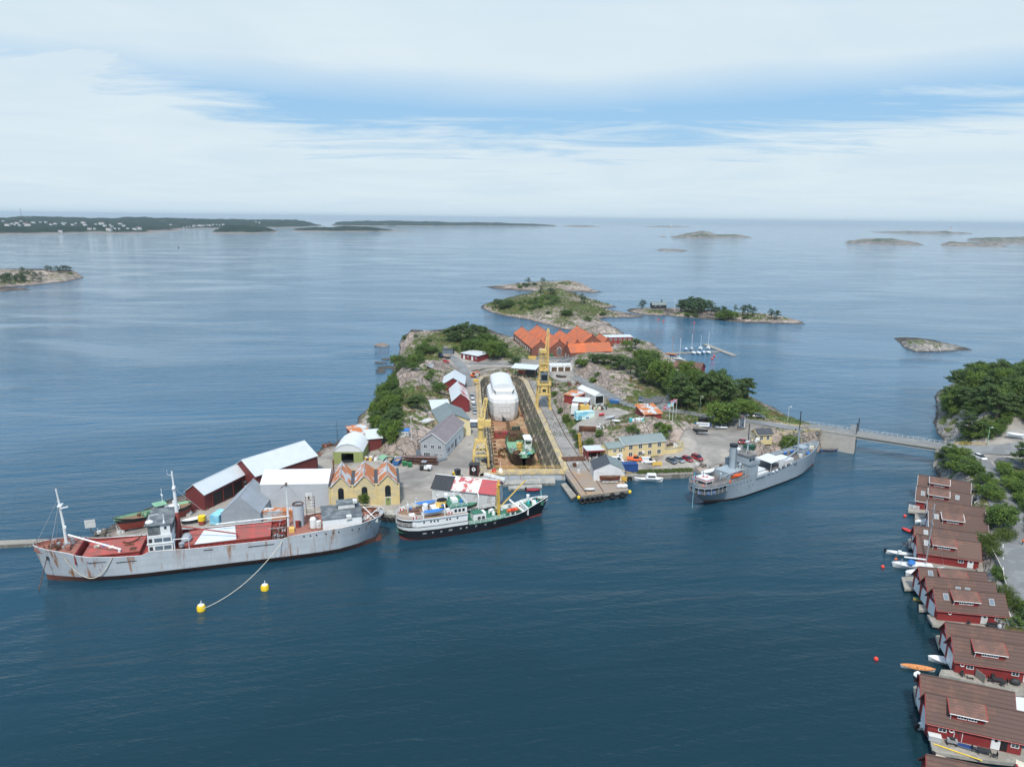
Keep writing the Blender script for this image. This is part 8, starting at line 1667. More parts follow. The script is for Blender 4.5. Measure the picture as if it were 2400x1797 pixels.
# poles, lamps, flags
def pole(name, label, cat, px, py, h, mat='white', lamp=False, r=.09, base=None, group=None):
 t = thing(name, label, cat, base or at(px, py), 0, group); part(t, 'pole', lambda m: m.tube([(0,0,-.3),(0,0,h)], r, mat, 6, r*.7))
 if lamp: part(t, 'lamp_head', lambda m: (m.tube([(0,0,h),(.5,-.2,h+.1)], .06, mat, 4), m.cbox((.6,-.25,h+.1),(.7,.3,.16),'white')))
 return t
g = 'street lamps along the roads'
pole('street_lamp', 'grey street lamp beside the road under the tall grove', 'lamp', 1640, 964, 6.2, 'metal_grey', True, .1, None, g); pole('street_lamp', 'green street lamp at the end of the bridge railing', 'lamp', 2313, 1044, 6.4, 'deck_green_pale', True, .11, None, g); pole('street_lamp', 'pale street lamp on the point before the bridge', 'lamp', 1846, 988, 6, 'white_dirty', True, .09, None, g); pole('street_lamp', 'grey street lamp at the corner of the garage yard', 'lamp', 1346, 868, 6.4, 'metal_grey', True, .1, None, g); pole('street_lamp', 'grey street lamp on the bare rock above the road', 'lamp', 1397, 884, 4.8, 'metal_grey', True, .09, None, g)
pole('flagpole', 'white flagpole without flag beside the wheelhouse hut', 'flagpole', 964, 1030, 8.4); pole('utility_pole', 'dark thin pole on the western shore behind the olive tent', 'pole', 791, 1032, 7.2, 'dark'); pole('utility_pole', 'grey pole beside the rust roofed shed', 'pole', 1513, 974, 5.8, 'dark')
for i, (px, py, h, kd, l) in enumerate(((1568.5,985,6.2,'no','nearest flagpole flying a red flag with blue white cross'),(1576,987,7.4,'blue','middle flagpole flying a blue flag'),(1584,977,7.4,'no','farthest flagpole with red flag hanging close to the mast'))):
 t = pole('flagpole', l, 'flagpole', px, py, h, 'white', False, .08, None, 'flagpoles on the knoll'); part(t, 'flag', lambda m: flag(m, (-.05,0,h-.1), -2.4, 1.5, 7, kd) if i != 1 else flag(m, (-.05,0,h-.3), -1.9, 1.5, 7, kd))
m = MB()
for a, b in (((1803,984,4.6),(1826,992,5.6)),((1826,992,5.6),(1850,998,6.2)),((1850,998,6.2),(1880,1002,6.6))): rails(m, [P(*a), P(*b)], 1.0, 'lichen_rail', 2, 2, .05)
tag(m.build('road_railing'), 'yellow road railing along the sea side before the bridge', 'railing')
m = MB(); rails(m, [P(1812,1021,6), P(1860,1015,6.2), P(1920,1011,7)], 1.0, 'lichen_rail', 2, 2, .05); tag(m.build('road_railing'), 'yellow road railing above the stone wall on the harbour side', 'railing')
m = MB(); rails(m, [P(2236,1043,6.6), P(2275,1043.5,6.6), P(2313,1043.5,6.6)], 1.0, 'yellow_paint', 2, 2.2, .06); tag(m.build('road_railing'), 'yellow road railing at the mainland end of the bridge', 'railing')
m = MB(); pf = [at(1345,882), at(1362,893), at(1380,905)]
for a, b in zip(pf[:-1], pf[1:]): rails(m, [a, b], 1.8, 'metal_grey', 2, 1.6, .05)
tag(m.build('mesh_fence'), 'grey mesh fence between the garage yard and the road', 'fence')
m = MB(); pf = [at(1432,952), at(1450,955), at(1469,956)]; [rails(m, [a, b], 1.8, 'dark', 2, 2.2, .05) for a, b in zip(pf[:-1], pf[1:])]; tag(m.build('mesh_fence'), 'dark mesh fence with gate at the entrance of the junk yard', 'fence')
m = MB(); pf = [at(1222,864), at(1180,862), at(1140,864), at(1104,870)]
for a, b in zip(pf[:-1], pf[1:]): m.loft([[a+Vector((0,-.4,-1.5)), a+Vector((0,0,.5))],[b+Vector((0,-.4,-1.5)), b+Vector((0,0,.5))]], 'stone', False)
tag(m.build('dry_stone_wall'), 'low dark stone wall round the head of the dock', 'wall')
m = MB(); [m.box(a,b,-.4,.4,-.6,.9,'concrete') for a,b in ((-14,-1),(-1,12))]; tag(m.build('retaining_wall', None, P(1266,846,4.4), R(3)), 'low concrete wall below the brick works yard', 'wall')
# rock face heaps and scrap on the junk yard
def heap(label, px, py, n, sx, sy, mats, seed, rz=0, loc=None, cat='scrap'):
 m = MB(); winches(m, -sx, sx, -sy, sy, -.1, n, seed, mats); tag(m.build('scrap_heap', None, loc or at(px, py), R(rz)), label, cat)
RU = ['rusty','rusty','timber','steel','white_dirty']
heap('heap of machine parts and cable drums behind the mural container', 1395, 957, 26, 4, 1.6, RU+['dark_green','rope'], 3, 10); heap('green and white winch machinery beside the cable drums', 1413, 956, 14, 1.4, 1.2, ['dark_green','white_dirty','dark','metal_grey'], 4)
heap('white and pale junk piled before the rust roofed shed', 1490, 986, 16, 2.6, 1.0, ['white','white_dirty','cover_white','plastic_teal'], 5); heap('rusty beams and planks spread along the rock edge', 1412, 999, 22, 5, .8, ['rusty','plank','white_dirty','timber_red'], 6, 12); heap('pale timber and plates on the grass above the rocks', 1400, 1005, 12, 3, .8, ['white_dirty','white','plank'], 7, 25)
heap('rusty frames on the bank below the garages', 1345, 900, 18, 3, 2, ['rusty','timber_red','timber'], 8); heap('timber pieces scattered along the crest above the crane road', 1300, 905, 14, 3, 2.4, ['timber','rusty','stone'], 9); heap('debris on the slope at the head of the dock', 1225, 884, 14, 5, 1.6, ['white_dirty','timber','stone','rusty'], 10)
heap('heap of iron scrap and timber at the end of the tall red shed', 728, 1068, 26, 3.5, 1.6, ['rusty','white_dirty','timber','rust_deck'], 11); heap('heap of planks and gear between the red shed and grey hall', 690, 1098, 24, 5, 1.2, ['timber','plank','steel','rusty'], 12, 30); heap('rusty chain and scrap before the low red shed', 470, 1190, 16, 3, 1.6, ['rusty','timber','rust_deck'], 13); heap('white appliances and crates beside the fishing boat', 442, 1205, 12, 1.6, 1.4, ['white_dirty','white','steel'], 14)
heap('planks and flotsam along the tip of the western spit', 300, 1240, 30, 8, 2.0, ['plank','timber','white_dirty','stone'], 15, 35); heap('crates and pallets inside the bays of the low red shed', 540, 1150, 14, 4, 1.2, ['timber','plank','white_dirty'], 16, 72); heap('gear and barrels beside the olive tent', 868, 1078, 10, 2, 1.0, ['funnel_yellow','white','rusty'], 17); heap('stacked wooden beams on the quay beside the cargo ship stern', 968, 1195, 10, 4.5, .6, ['plank','timber','yellow_paint','white_dirty'], 18, 14); heap('tools and drums at the foot of the dock crane', 1142, 1083, 12, 1.4, 1.4, ['dark','steel','rusty'], 19); heap('rusty staging on the dock floor beside the small vessel', 1178, 1062, 14, 1.6, 5, ['rusty','timber_red'], 20, 0, P(1178,1062,DF+.1)); heap('red gear on the dock floor beside the wrapped vessel', 1228, 976, 6, 1.4, .8, ['red_car','rusty'], 21, 0, P(1228,976,DF+.1)); heap('bollards and gear along the pier deck', 1351, 1098, 5, 1.0, 4, ['rusty','white_dirty'], 22, 0, P(1351,1098,2.4)); heap('rusty winch frame on the shore behind the olive tent', 765, 1046, 10, 1.5, 1, ['rusty','rust_deck'], 23); heap('bikes and boxes under the red carport', 1392, 1074, 12, 2.4, 1.2, ['dark','steel','white_dirty'], 24); heap('pots and furniture on the terrace of the quay house', 1568, 1042, 8, 2, 1.4, ['dark','white','timber'], 25, 19, Vector((56,234.4,3.85))); heap('stones and logs along the grass above the quay', 1655, 1094, 14, 6, 1.2, ['stone','timber','white_dirty'], 26); heap('white outdoor furniture beside the yellow hut', 1772, 1034, 6, 1.6, 1, ['white','dark','white_dirty'], 27)
t = thing('oil_drum', 'big yellow and rust red drum standing behind the cargo ship', 'drum', P(474,1227,1.95)); part(t, 'drum_top', lambda m: m.cyl(0,0,1.0,2.2,.95,.95,'buoy_yellow',14)); part(t, 'drum_base', lambda m: m.cyl(0,0,0,1.0,.85,.9,'ship_red',14))
t = thing('sign_board', 'white square board on posts at the tip of the western spit', 'sign', P(213,1243,1.5), R(20)); part(t, 'panel', lambda m: m.box(-1.2,1.2,-.06,.06,.8,2.9,'white_dirty')); part(t, 'post', lambda m: m.box(-.1,.1,.06,.16,-.6,3,'timber'))
t = thing('wheelhouse_cabin', 'white cabin with dark flat roof between the red sheds', 'cabin', P(573,1142,2.0), R(10)); part(t, 'wall', lambda m: m.box(-2.2,2.2,-1.4,1.4,0,2.4,'white')); part(t, 'roof', lambda m: m.box(-2.8,2.8,-1.8,1.8,2.4,2.6,'roof_slate')); part(t, 'window', lambda m: m.box(-1.6,1.6,-1.46,-1.38,1.2,2,'glass'))
ow = house('brick_store', 'low salmon brick store with cluttered flat roof behind the grey hall', 'store', P(660,1114,2.0), R(40), 12, 5, 3.0, .2, 'tile_light', 'dark', axis='m', over=.0)
gr_ = MB(); q = [P(1495,1101,2.15), P(1622,1096,2.15), P(1625,1104,1.9), P(1495,1109,1.9)]; gr_.poly(q, 'hedge');
c, r_ = [], []
for k in range(900):
 a, b_ = random.random(), random.random(); p = q[3].lerp(q[2], a).lerp(q[0].lerp(q[1], a), b_); c.append((p.x, p.y, p.z+.05)); r_.append(.25)
GRASS = (c, r_)
# buoys and mooring lines of the big ships
for px, py, l in ((621,1381,'yellow mooring buoy floating by itself in front of the cargo ship'),(472,1429,'yellow and white mooring buoy at the end of the long line')):
 t = thing('mooring_buoy', l, 'buoy', P(px, py, 0), 0, 'yellow mooring buoys'); part(t, 'float', lambda m: m.lathe(0,0,[(.6,-.3),(.85,-.1),(.88,.75),(.7,1.15)],'buoy_yellow',16), sm=True); part(t, 'top', lambda m: m.cyl(0,0,1.15,1.3,.6,.5,'white',10)); part(t, 'ring', lambda m: m.tube([(0,0,1.3),(.1,0,2.1)], .09, 'white', 5))
rl = rusty.matrix_basis @ Vector((22.4,5.75,5.4)); m = MB(); m.tube(arc(rl, P(476,1426,.9), 2.2, 16), .075, 'rope', 5); tag(m.build('mooring_rope'), 'long pale rope from the cargo ship down to the yellow buoy', 'rope')
m = MB(); m.tube(arc(blk.matrix_basis @ Vector((40,0,4.8)), Vector((9,200,1.0)), 1.6, 10), .07, 'rope_teal', 4); m.tube(arc((-8,206,1.9), P(1290,1122,.9), .3, 8), .06, 'rope_teal', 4) if False else None; tag(m.build('mooring_rope'), 'teal rope from the bow of the black ship to the pontoon', 'rope')
m = MB(); m.tube(arc(gry.matrix_basis @ Vector((30,4.6,6.2)), (71,226,2.6), .8, 8), .07, 'rope', 4); tag(m.build('mooring_rope'), 'mooring rope from the grey ship to the shore', 'rope')
m = MB(); m.tube(arc(rusty.matrix_basis @ Vector((0,1,7.6)), (-34,180.5,2.2), .8, 8), .09, 'rope', 4); tag(m.build('mooring_rope'), 'mooring rope from the cargo ship stern to the quay', 'rope')
# ---------------------------------------------------------------- marina behind the grove
MZ = .55
def floatway(label, a, b, w):
 a, b = P(*a, MZ), P(*b, MZ); m = MB(); L = (b-a).length; m.box(0,L,-w/2,w/2,-.8,0,'plank'); tag(m.build('marina_pontoon', None, a, heading(a, b)), label, 'pontoon')
floatway('grey marina pontoon with white boats on both sides', (1572,827), (1684,823), 2.2); floatway('long floating breakwater pontoon outside the marina boats', (1652,806), (1720,832), 3.6)
def small_yacht(label, px, py, rz, mast=None, cover='cover_white', L=7.5, group='boats in the small marina'):
 ex = [('cabin', lambda m: m.box(-.6,1.8,-.7,.7,.8,1.4,'white'))]
 if mast: ex += [('mast', lambda m: m.tube([(.8,0,1),(.8,0,mast)], .1, 'white', 5)), ('boom', lambda m: m.tube([(.8,0,2.2),(-2.6,0,2.2)], .13, cover, 5))]
 return obj_boat('small_yacht' if mast else 'motorboat', label, px, py, rz, L, 2.5, .9, 'white', cover, ex, False, 0, group)
for a in (('white motorboat with blue cover, first on the far side of the marina pontoon',1608,821,80,None,'tarp_blue'),('motorboat with dark cover, second on the far side of the marina pontoon',1621,820,80,10,'navy_dark'),('white yacht with a mast, third on the far side of the marina pontoon',1642,819,80,9,'cover_white'),('white yacht with mast nearest the breakwater on the far side',1660,818,80,11,'cover_white'),('white yacht, first on the near side of the marina pontoon',1626,829,-95,None,'cover_white'),('white boat, second on the near side of the marina pontoon',1638,829,-95,None,'cover_white'),('boat with blue cover, third on the near side of the marina pontoon',1649,828,-95,None,'tarp_blue'),('white yacht, last on the near side of the marina pontoon',1661,828,-95,None,'cover_white')): small_yacht(a[0], a[1], a[2], a[3], a[4], a[5], 8)
small_yacht('white sailing boat with tall mast at the marina quay', 1590, 843, -50, 13, 'rope', 10.5); obj_boat('sailing_boat', 'dark red wooden sailing boat at the landward end of the marina pontoon', 1573, 832, -50, 9, 2.6, .9, 'red_car', 'varnish', [('mast', lambda m: m.tube([(.8,0,1),(.8,0,12)], .1, 'varnish', 5))])
obj_boat('motorboat', 'small white boat with red boat moored at the eastern islet', 1518, 735, 10, 6, 2.2, .9, 'white', 'cover_white'); obj_boat('motorboat', 'tiny white motorboat moored near the sea cabin', 1551, 739, 20, 4.5, 1.9, .7, 'white', 'cover_white'); obj_boat('dinghy', 'red dinghy beside the white boat at the eastern islet', 1509, 735, 0, 4, 1.7, .6, 'red_paint', 'red_paint')
for px, py in ((1543,750),(1555,753),(1627,757),(1669,841),(1674,835)):
 m = MB(); m.ell((0,0,.3), (.65,.65,.65), 'buoy_red', 8, 5); tag(m.build('buoy', None, P(px,py,0)), 'pale red mooring buoy in the sound between the islets and the marina', 'buoy', 'red buoys in the sound')
pole('flagpole', 'white flagpole beside the dark cabin on the eastern islet', 'flagpole', 1581, 727, 11, 'white', False, .16)
# ---------------------------------------------------------------- far things
def at_far(px, py, y0, y1):
 d = ray(px, py); Y = y0
 while Y < y1:
  t = Y/d[1]
  if gz(d[0]*t, Y) >= CH+d[2]*t: return Vector((d[0]*t, Y, gz(d[0]*t, Y)))
  Y += 8
 return None
fm = []
for k in range(3):
 m = MB(); w_, d_, h_ = ((14,10,7),(24,11,9),(11,9,6))[k]; m.box(-w_/2,w_/2,-d_/2,d_/2,-4,h_,'white_dirty'); m.loft([[(-w_/2-.5,-d_/2-.5,h_),(w_/2+.5,-d_/2-.5,h_)],[(-w_/2-.5,0,h_+3.2),(w_/2+.5,0,h_+3.2)],[(-w_/2-.5,d_/2+.5,h_),(w_/2+.5,d_/2+.5,h_)]], ['roof_slate','tile_light','roof_grey'][k], False); fm.append(m.mesh('far_house'))
rf = random.Random(8)
for px, py in ((8,519.5),(35,527.5),(28,526),(40,525),(18,530),(50,520),(46,530),(60,527),(75,523),(80,523.5),(95,522.5),(108,523),(147,525),(153,524.5),(178,524.5),(150,527.5),(200,529),(196,525),(225,527),(238,527),(258,529),(282,526.5),(290,531),(270,538),(280,538),(300,537.5),(312,538),(326,538.5),(318,540),(256,541),(142,544.5),(210,538.5),(222,538.5),(400,528.5),(430,534.5),(438,533),(445,532.5),(452,532.5),(455,531),(462,530.5),(470,531),(478,530),(486,529),(492,530),(500,528.5),(508,528),(515,529),(523,527.5),(66,530),(120,528),(130,526),(170,528),(246,531),(262,533),(608,523),(600,521)):
 p = at_far(px, py, 2600, 6200)
 if p is None: continue
 o = bpy.data.objects.new('far_house', rf.choice(fm)); COL.objects.link(o); o.location = p; o.rotation_euler = (0,0,rf.uniform(-.4,.5)); s = rf.uniform(.6,1.15); o.scale = (s, s, s)
 tag(o, 'small pale house among the trees of the far western shore', 'house', 'houses on the far western shore')
p = PY(50, 508.5, 4990); t = thing('radio_mast', 'thin radio mast on the highest hill of the far coast', 'mast', (p.x, p.y, p.z-4)); part(t, 'mast', lambda m: truss(m, (0,0,0), (0,0,62), 3.0, 1.4, 14, .28, 'steel'))
p = at_far(2228, 542, 5400, 6000) or PY(2228, 541, 5700); t = thing('lighthouse', 'white lighthouse with dark lantern on the low islet near the horizon', 'lighthouse', p); part(t, 'tower', lambda m: m.lathe(0,0,[(4.5,-3),(3.4,18),(3.0,27)],'white',14), sm=True); part(t, 'gallery', lambda m: m.cyl(0,0,27,28,4.2,4.2,'red_paint',14)); part(t, 'lantern', lambda m: m.lathe(0,0,[(2.6,28),(2.6,32.5),(.4,36)],'dark',12)); part(t, 'band', lambda m: m.lathe(0,0,[(3.75,13),(3.45,19.5)],'red_paint',14))
p = at_far(1573, 530, 9000, 9800) or PY(1573, 530, 9400); m = MB(); m.box(-12,12,-8,8,-4,12,'white'); m.box(-4,4,-4,4,12,24,'white'); tag(m.build('lighthouse_station', None, p), 'tiny white lighthouse station on the skerry at the horizon', 'lighthouse')
def sail(label, px, py, h, hull='white'):
 t = thing('sailing_boat', label, 'sailboat', P(px, py, 0), R(30)); part(t, 'hull', lambda m: boat_shape(m, (0,0,-.2), h*.8, h*.24, h*.09, hull, hull)); part(t, 'sail', lambda m: (m.add([(h*.06,0,h*.12),(-h*.36,.1,h*.14),(h*.05,0,h)], [(0,1,2)], 'cover_white'), m.add([(h*.1,0,h*.1),(h*.38,0,h*.1),(h*.07,0,h*.85)], [(0,1,2)], 'cover_white'))); part(t, 'mast', lambda m: m.tube([(h*.07,0,0),(h*.06,0,h)], .12, 'white', 4))
sail('white sailing boat far out near the end of the long wooded point', 1258, 538.5, 17); sail('white sail far out among the eastern skerries', 2257, 558, 15)
obj_boat('speedboat', 'small white speedboat far out on the open sea', 418, 580.5, 170, 11, 3.6, 1.4, 'white', 'cover_white', [('cabin', lambda m: m.box(-1.5,1.5,-1.2,1.2,1.2,2.6,'dark'))])
# ---------------------------------------------------------------- people, each one a small figure on foot
def person(label, p, rz, shirt, trousers, stride=.0):
 t = thing('person', label, 'person', p, rz)
 def skin(name, vs, es, rad, mat, par):
  me = bpy.data.meshes.new(name); me.from_pydata(vs, es, []); me.materials.append(MATS[mat]); o = bpy.data.objects.new(name, me); COL.objects.link(o); o.parent = par
  md = o.modifiers.new('skin', 'SKIN'); sv = me.skin_vertices[0].data if me.skin_vertices else None
  if sv is None: me.attributes;
  for i, r in enumerate(rad): me.skin_vertices[0].data[i].radius = (r, r)
  me.skin_vertices[0].data[0].use_root = True; o.modifiers.new('sub', 'SUBSURF').levels = 1; return o
 s = stride
 V_ = [(0,0,.95),(0,0,1.2),(0,0,1.42),(0,0,1.52),(0,.02,1.66),(.09,0,.9),(.1,s,.5),(.1,s*1.6,.08),(-.09,0,.9),(-.1,-s,.5),(-.1,-s*1.7,.08),(.2,0,1.4),(.27,-.05,1.12),(.26,.08,.86),(-.2,0,1.4),(-.27,-.05,1.12),(-.26,.08,.86),(.1,s*1.6+.14,.04),(-.1,-s*1.7+.14,.04)]
 E_ = [(0,1),(1,2),(2,3),(3,4),(0,5),(5,6),(6,7),(0,8),(8,9),(9,10),(2,11),(11,12),(12,13),(2,14),(14,15),(15,16),(7,17),(10,18)]
 def grow(name, V, E, Rr, mat, par):
  # one continuous tapering surface swept along the joints
  bm = MB(); bm.sm = True
  for a, b in E: bm.tube([V[a], V[b]], Rr[a], mat, 8, Rr[b])
  for v, r in zip(V, Rr): bm.ell(v, (r, r, r), mat, 8, 4, -1)
  return bm.build(name, par)
 try: skin('body', V_, E_, [.13,.13,.13,.05,.1,.09,.06,.04,.09,.06,.04,.06,.045,.035,.06,.045,.035,.035,.035], 'skin', t)
 except Exception: grow('body', V_, E_, [.13,.13,.13,.05,.1,.09,.06,.04,.09,.06,.04,.06,.045,.035,.06,.045,.035,.035,.035], 'skin', t)
 part(t, 'shirt', lambda m: (m.loft([[(x*.19*k,y*.13*k,z) for x,y in [(math.cos(a),math.sin(a)) for a in [math.pi*q/5 for q in range(10)]]] for z,k in ((.92,.95),(1.15,1.0),(1.4,1.12),(1.48,.5))], shirt, True, True), [m.tube([(sx*.19,0,1.42),(sx*.27,-.03,1.16)], .075, shirt, 7, .06) for sx in (1,-1)]), sm=True)
 part(t, 'trousers', lambda m: (m.loft([[(x*.18,y*.13,z) for x,y in [(math.cos(a),math.sin(a)) for a in [math.pi*q/5 for q in range(10)]]] for z in (.8,.96)], trousers, True, True), m.tube([(.09,0,.88),(.1,s,.5),(.1,s*1.5,.16)], .1, trousers, 7, .065), m.tube([(-.09,0,.88),(-.1,-s,.5),(-.1,-s*1.6,.16)], .1, trousers, 7, .065)), sm=True)
 part(t, 'hair', lambda m: m.ell((0,-.02,1.72), (.11,.12,.1), 'hair', 9, 5, -.2), sm=True)
person('person in orange shirt and dark shorts walking on the mainland road', at(2396,1278)+Vector((0,0,.15)), R(160), 'orange', 'dark', .16)
person('person in dark clothes standing on the marina quay, left of two', at(1571,841), R(20), 'dark', 'black', .06); person('person in dark clothes standing on the marina quay, right of two', at(1577,842), R(-30), 'black', 'dark', .08)
person('person in dark clothes standing beside the red carport', at(1379,1083), R(40), 'navy_dark', 'dark', .05)
# ---------------------------------------------------------------- trees, bushes, undergrowth
def leaf_mesh(name, centers, radii, n, size, mat, seed, flat=.8, up=.3):
 rs = np.random.RandomState(seed); C = np.repeat(np.array(centers), n, 0); Rr = np.repeat(np.array(radii), n)
 m = len(C); d = rs.normal(size=(m, 3)); d /= np.linalg.norm(d, axis=1)[:, None]
 q = d*(Rr*rs.rand(m)**.4)[:, None]; q[:, 2] *= flat; p = C+q
 nrm = d+np.array([0, 0, up])+rs.normal(size=(m, 3))*.55; nrm /= np.linalg.norm(nrm, axis=1)[:, None]
 a = np.cross(nrm, rs.normal(size=(m, 3))); a /= np.linalg.norm(a, axis=1)[:, None]; b = np.cross(nrm, a)
 s = size*(.6+.8*rs.rand(m))[:, None]
 v = np.stack([p-a*s*.5, p+b*s*.32, p+a*s*.5, p-b*s*.32], 1).reshape(-1, 3)
 me = bpy.data.meshes.new(name); me.vertices.add(len(v)); me.vertices.foreach_set('co', v.ravel())
 me.loops.add(m*4); me.loops.foreach_set('vertex_index', np.arange(m*4)); me.polygons.add(m)
 me.polygons.foreach_set('loop_start', np.arange(0, m*4, 4)); me.polygons.foreach_set('loop_total', np.full(m, 4))
 me.materials.append(MATS[mat]); me.update(); me.validate()
 return me
PROTO = {}
def proto(kind, i):
 if (kind, i) in PROTO: return PROTO[(kind, i)]
 rn = random.Random(hash((kind, i, 5)) if False else i*31+{'pine': 1, 'leaf': 2, 'bush': 3, 'far': 4, 'hedge': 5}[kind]); cs, rr = [], []
 tm = MB(); lean = (rn.uniform(-.06, .06), rn.uniform(-.06, .06))
 # unit tree: height 1, crown radius about .4
 if kind in ('pine', 'far'):
  n = 15 if kind == 'pine' else 9
  tips = []
  for k in range(n):
   z = .38+.58*(k/(n-1)); rad = (.30 if z < .5 else .36*(1.08-z)/.55+.03)*rn.uniform(.6, 1.15); a = k*2.4+rn.uniform(-.5, .5)
   c = (lean[0]*z+rad*math.cos(a), lean[1]*z+rad*math.sin(a), z+rn.uniform(-.03, .03)); cs.append(c); rr.append(rn.uniform(.10, .16)); tips.append((c, z))
   if rad > .15: cs.append((c[0]*.5, c[1]*.5, c[2]+.02)); rr.append(.12)
  tm.tube([(0, 0, -.08), (lean[0]*.5, lean[1]*.5, .5), (lean[0], lean[1], .93)], .022, 'bark', 6, .008)
  for c, z in tips[::2]: tm.tube([(lean[0]*z, lean[1]*z, z-.06), c], .007, 'bark', 4, .003)
  me = leaf_mesh('crown', cs, rr, 72 if kind == 'pine' else 36, .055 if kind == 'pine' else .085, 'needles' if kind == 'pine' else 'needles_far', i+10, .42, .7)
 elif kind == 'leaf':
  tips = []
  for k in range(24):
   a = k*2.399; u = (k+.5)/24; z = .30+.62*u; rad = .40*math.sqrt(max(0, 1-((z-.58)/.42)**2))*rn.uniform(.55, 1.0)
   c = (rad*math.cos(a), rad*math.sin(a), z); cs.append(c); rr.append(rn.uniform(.11, .19)); tips.append(c)
  for k in range(5): cs.append((rn.uniform(-.12, .12), rn.uniform(-.12, .12), rn.uniform(.5, .85))); rr.append(.2)
  tm.tube([(0, 0, -.06), (0, 0, .3), (.02, .01, .6)], .026, 'bark', 6, .012)
  for c in tips[::3]: tm.tube([(0, 0, .25), (c[0]*.6, c[1]*.6, c[2]*.75+.05), c], .010, 'bark', 4, .004)
  me = leaf_mesh('crown', cs, rr, 84, .058, ['leaves', 'leaves_mid'][i % 2], i+30, .85, .35)
 elif kind == 'hedge':
  for k in range(14): a = k*2.4; z = .15+.6*(k/13); rad = .38*math.sqrt(max(0, 1-(z-.2)**2)); cs.append((rad*math.cos(a)*.8, rad*math.sin(a)*.8, z)); rr.append(.2)
  tm.tube([(0, 0, -.1), (0, 0, .5)], .03, 'bark', 5, .02)
  me = leaf_mesh('crown', cs, rr, 110, .06, 'hedge', i+70, .95, .5)
 else:
  for k in range(15):
   a = k*2.4; z = rn.uniform(.12, .78); rad = .5*rn.uniform(.2, 1)*(1.05-z*.75); cs.append((rad*math.cos(a), rad*math.sin(a), z)); rr.append(rn.uniform(.14, .26))
  for k in range(4): a = k*1.6; tm.tube([(0, 0, -.1), (.25*math.cos(a), .25*math.sin(a), .55)], .018, 'bark', 4, .008)
  me = leaf_mesh('crown', cs, rr, 70, .085, ['leaves_mid', 'leaves', 'needles'][i % 3], i+50, .85, .45)
 PROTO[(kind, i)] = (me, tm.mesh('trunk'))
 return PROTO[(kind, i)]
TR = random.Random(99)
NAMES = {'pine': ('pine_tree', 'pine'), 'far': ('pine_tree', 'pine'), 'leaf': ('deciduous_tree', 'tree'), 'bush': ('bush', 'bush'), 'hedge': ('garden_shrub', 'shrub')}
def tree(kind, p, h, r, label, group=None, i=None):
 me, tr = proto(kind, TR.randrange(4) if i is None else i)
 nm, cat = NAMES[kind]; t = thing(nm, label, cat, p, TR.uniform(0, 6.28), group)
 w = r/.42/h if kind != 'bush' else r/.5/h
 t.scale = (h*w, h*w, h)
 for n, m in (('crown', me), ('trunk', tr)):
  o = bpy.data.objects.new(n, m); COL.objects.link(o); o.parent = t
 return t
def inside(x, y, poly):
 c = False; n = len(poly)
 for k in range(n):
  (x1, y1), (x2, y2) = poly[k][:2], poly[(k+1) % n][:2]
  if (y1 > y) != (y2 > y) and x < (x2-x1)*(y-y1)/(y2-y1)+x1: c = not c
 return c
def grove(kinds, poly, n, h, r, label, group, space=.62, f=lambda *t: t):
 poly = [f(*t) for t in poly]; W = [at(*t) for t in poly]
 xs = [p.x for p in W]; ys = [p.y for p in W]; done = []; tries = 0
 while len(done) < n and tries < 4000:
  tries += 1; x, y = TR.uniform(min(xs), max(xs)), TR.uniform(min(ys), max(ys))
  if not inside(x, y, W): continue
  z = gz(x, y)
  if z < .5: continue
  k = TR.choice(kinds); hh = TR.uniform(*h); rr = TR.uniform(*r)
  if any((x-a)**2+(y-b)**2 < (space*(rr+c))**2 for a, b, c in done): continue
  done.append((x, y, rr)); nm = {'pine': 'dark pine', 'far': 'dark pine', 'leaf': 'green leafy tree', 'bush': 'green bush', 'hedge': 'yellow green shrub'}[k]
  tree(k, (x, y, z-.1), hh, rr, nm+' '+label, nm+' '+group)
def trees(lst, label, group):
 for k, px, py, h, r in lst:
  nm = {'pine': 'dark pine', 'far': 'dark pine', 'leaf': 'green leafy tree', 'bush': 'green bush', 'hedge': 'yellow green shrub'}[k]
  p = at(px, py); tree(k, (p.x, p.y, p.z-.1), h, r, nm+' '+label, nm+' '+group)
# western ridge
grove(['leaf','leaf','bush','pine'], [(905,918),(926,914),(936,940),(926,968),(922,992),(938,1012),(936,1034),(905,1052),(884,1040),(872,1003),(886,968)], 44, (4.5,7.5), (2.4,3.6), 'in the dense belt along the western shore track', 'of the western belt', .5)
grove(['leaf','pine','bush'], [(922,878),(924,852),(968,834),(990,824),(1002,836),(978,848),(992,862),(968,874),(942,872)], 17, (4,6.5), (2.3,3.4), 'among the rocks at the north of the western ridge', 'of the northern ridge rocks', .5)
grove(['bush','leaf'], [(915,905),(918,880),(926,880),(930,900),(922,914)], 7, (3,5), (1.6,2.4), 'on the steep shore below the western ridge', 'of the steep western shore', .5)
trees([('pine',978,958,5.5,4.6),('pine',966,952,4,3)], 'spreading low on the bare western ridge', 'low on the western ridge')
trees([('bush',1003,890,4,2.6),('bush',1023,912,4.5,3.4),('leaf',1030,922,5,3.2),('bush',1010,878,3,2.0)], 'between the western ridge and the red barns', 'behind the red barns')
trees([('bush',948,796,3.5,2.4),('bush',1006,800,3,2.4),('bush',995,808,3,2.2),('leaf',1008,828,4,3.2),('leaf',998,818,3.6,3),('bush',1020,824,3.4,2.6),('bush',975,790,2.4,2)], 'on the northwestern cape', 'of the northwestern cape')
trees([('pine',1050,800,8,4.2),('pine',1064,796,8.5,4.4),('pine',1080,795,9.5,4.6),('pine',1094,793,10,4.6),('pine',1108,795,9.5,4.5),('pine',1122,797,9,4.2),('pine',1135,800,9,3.6),('pine',1100,804,9,4.5),('pine',1072,803,7,4)], 'on the skyline of the northern knoll', 'of the northern knoll')
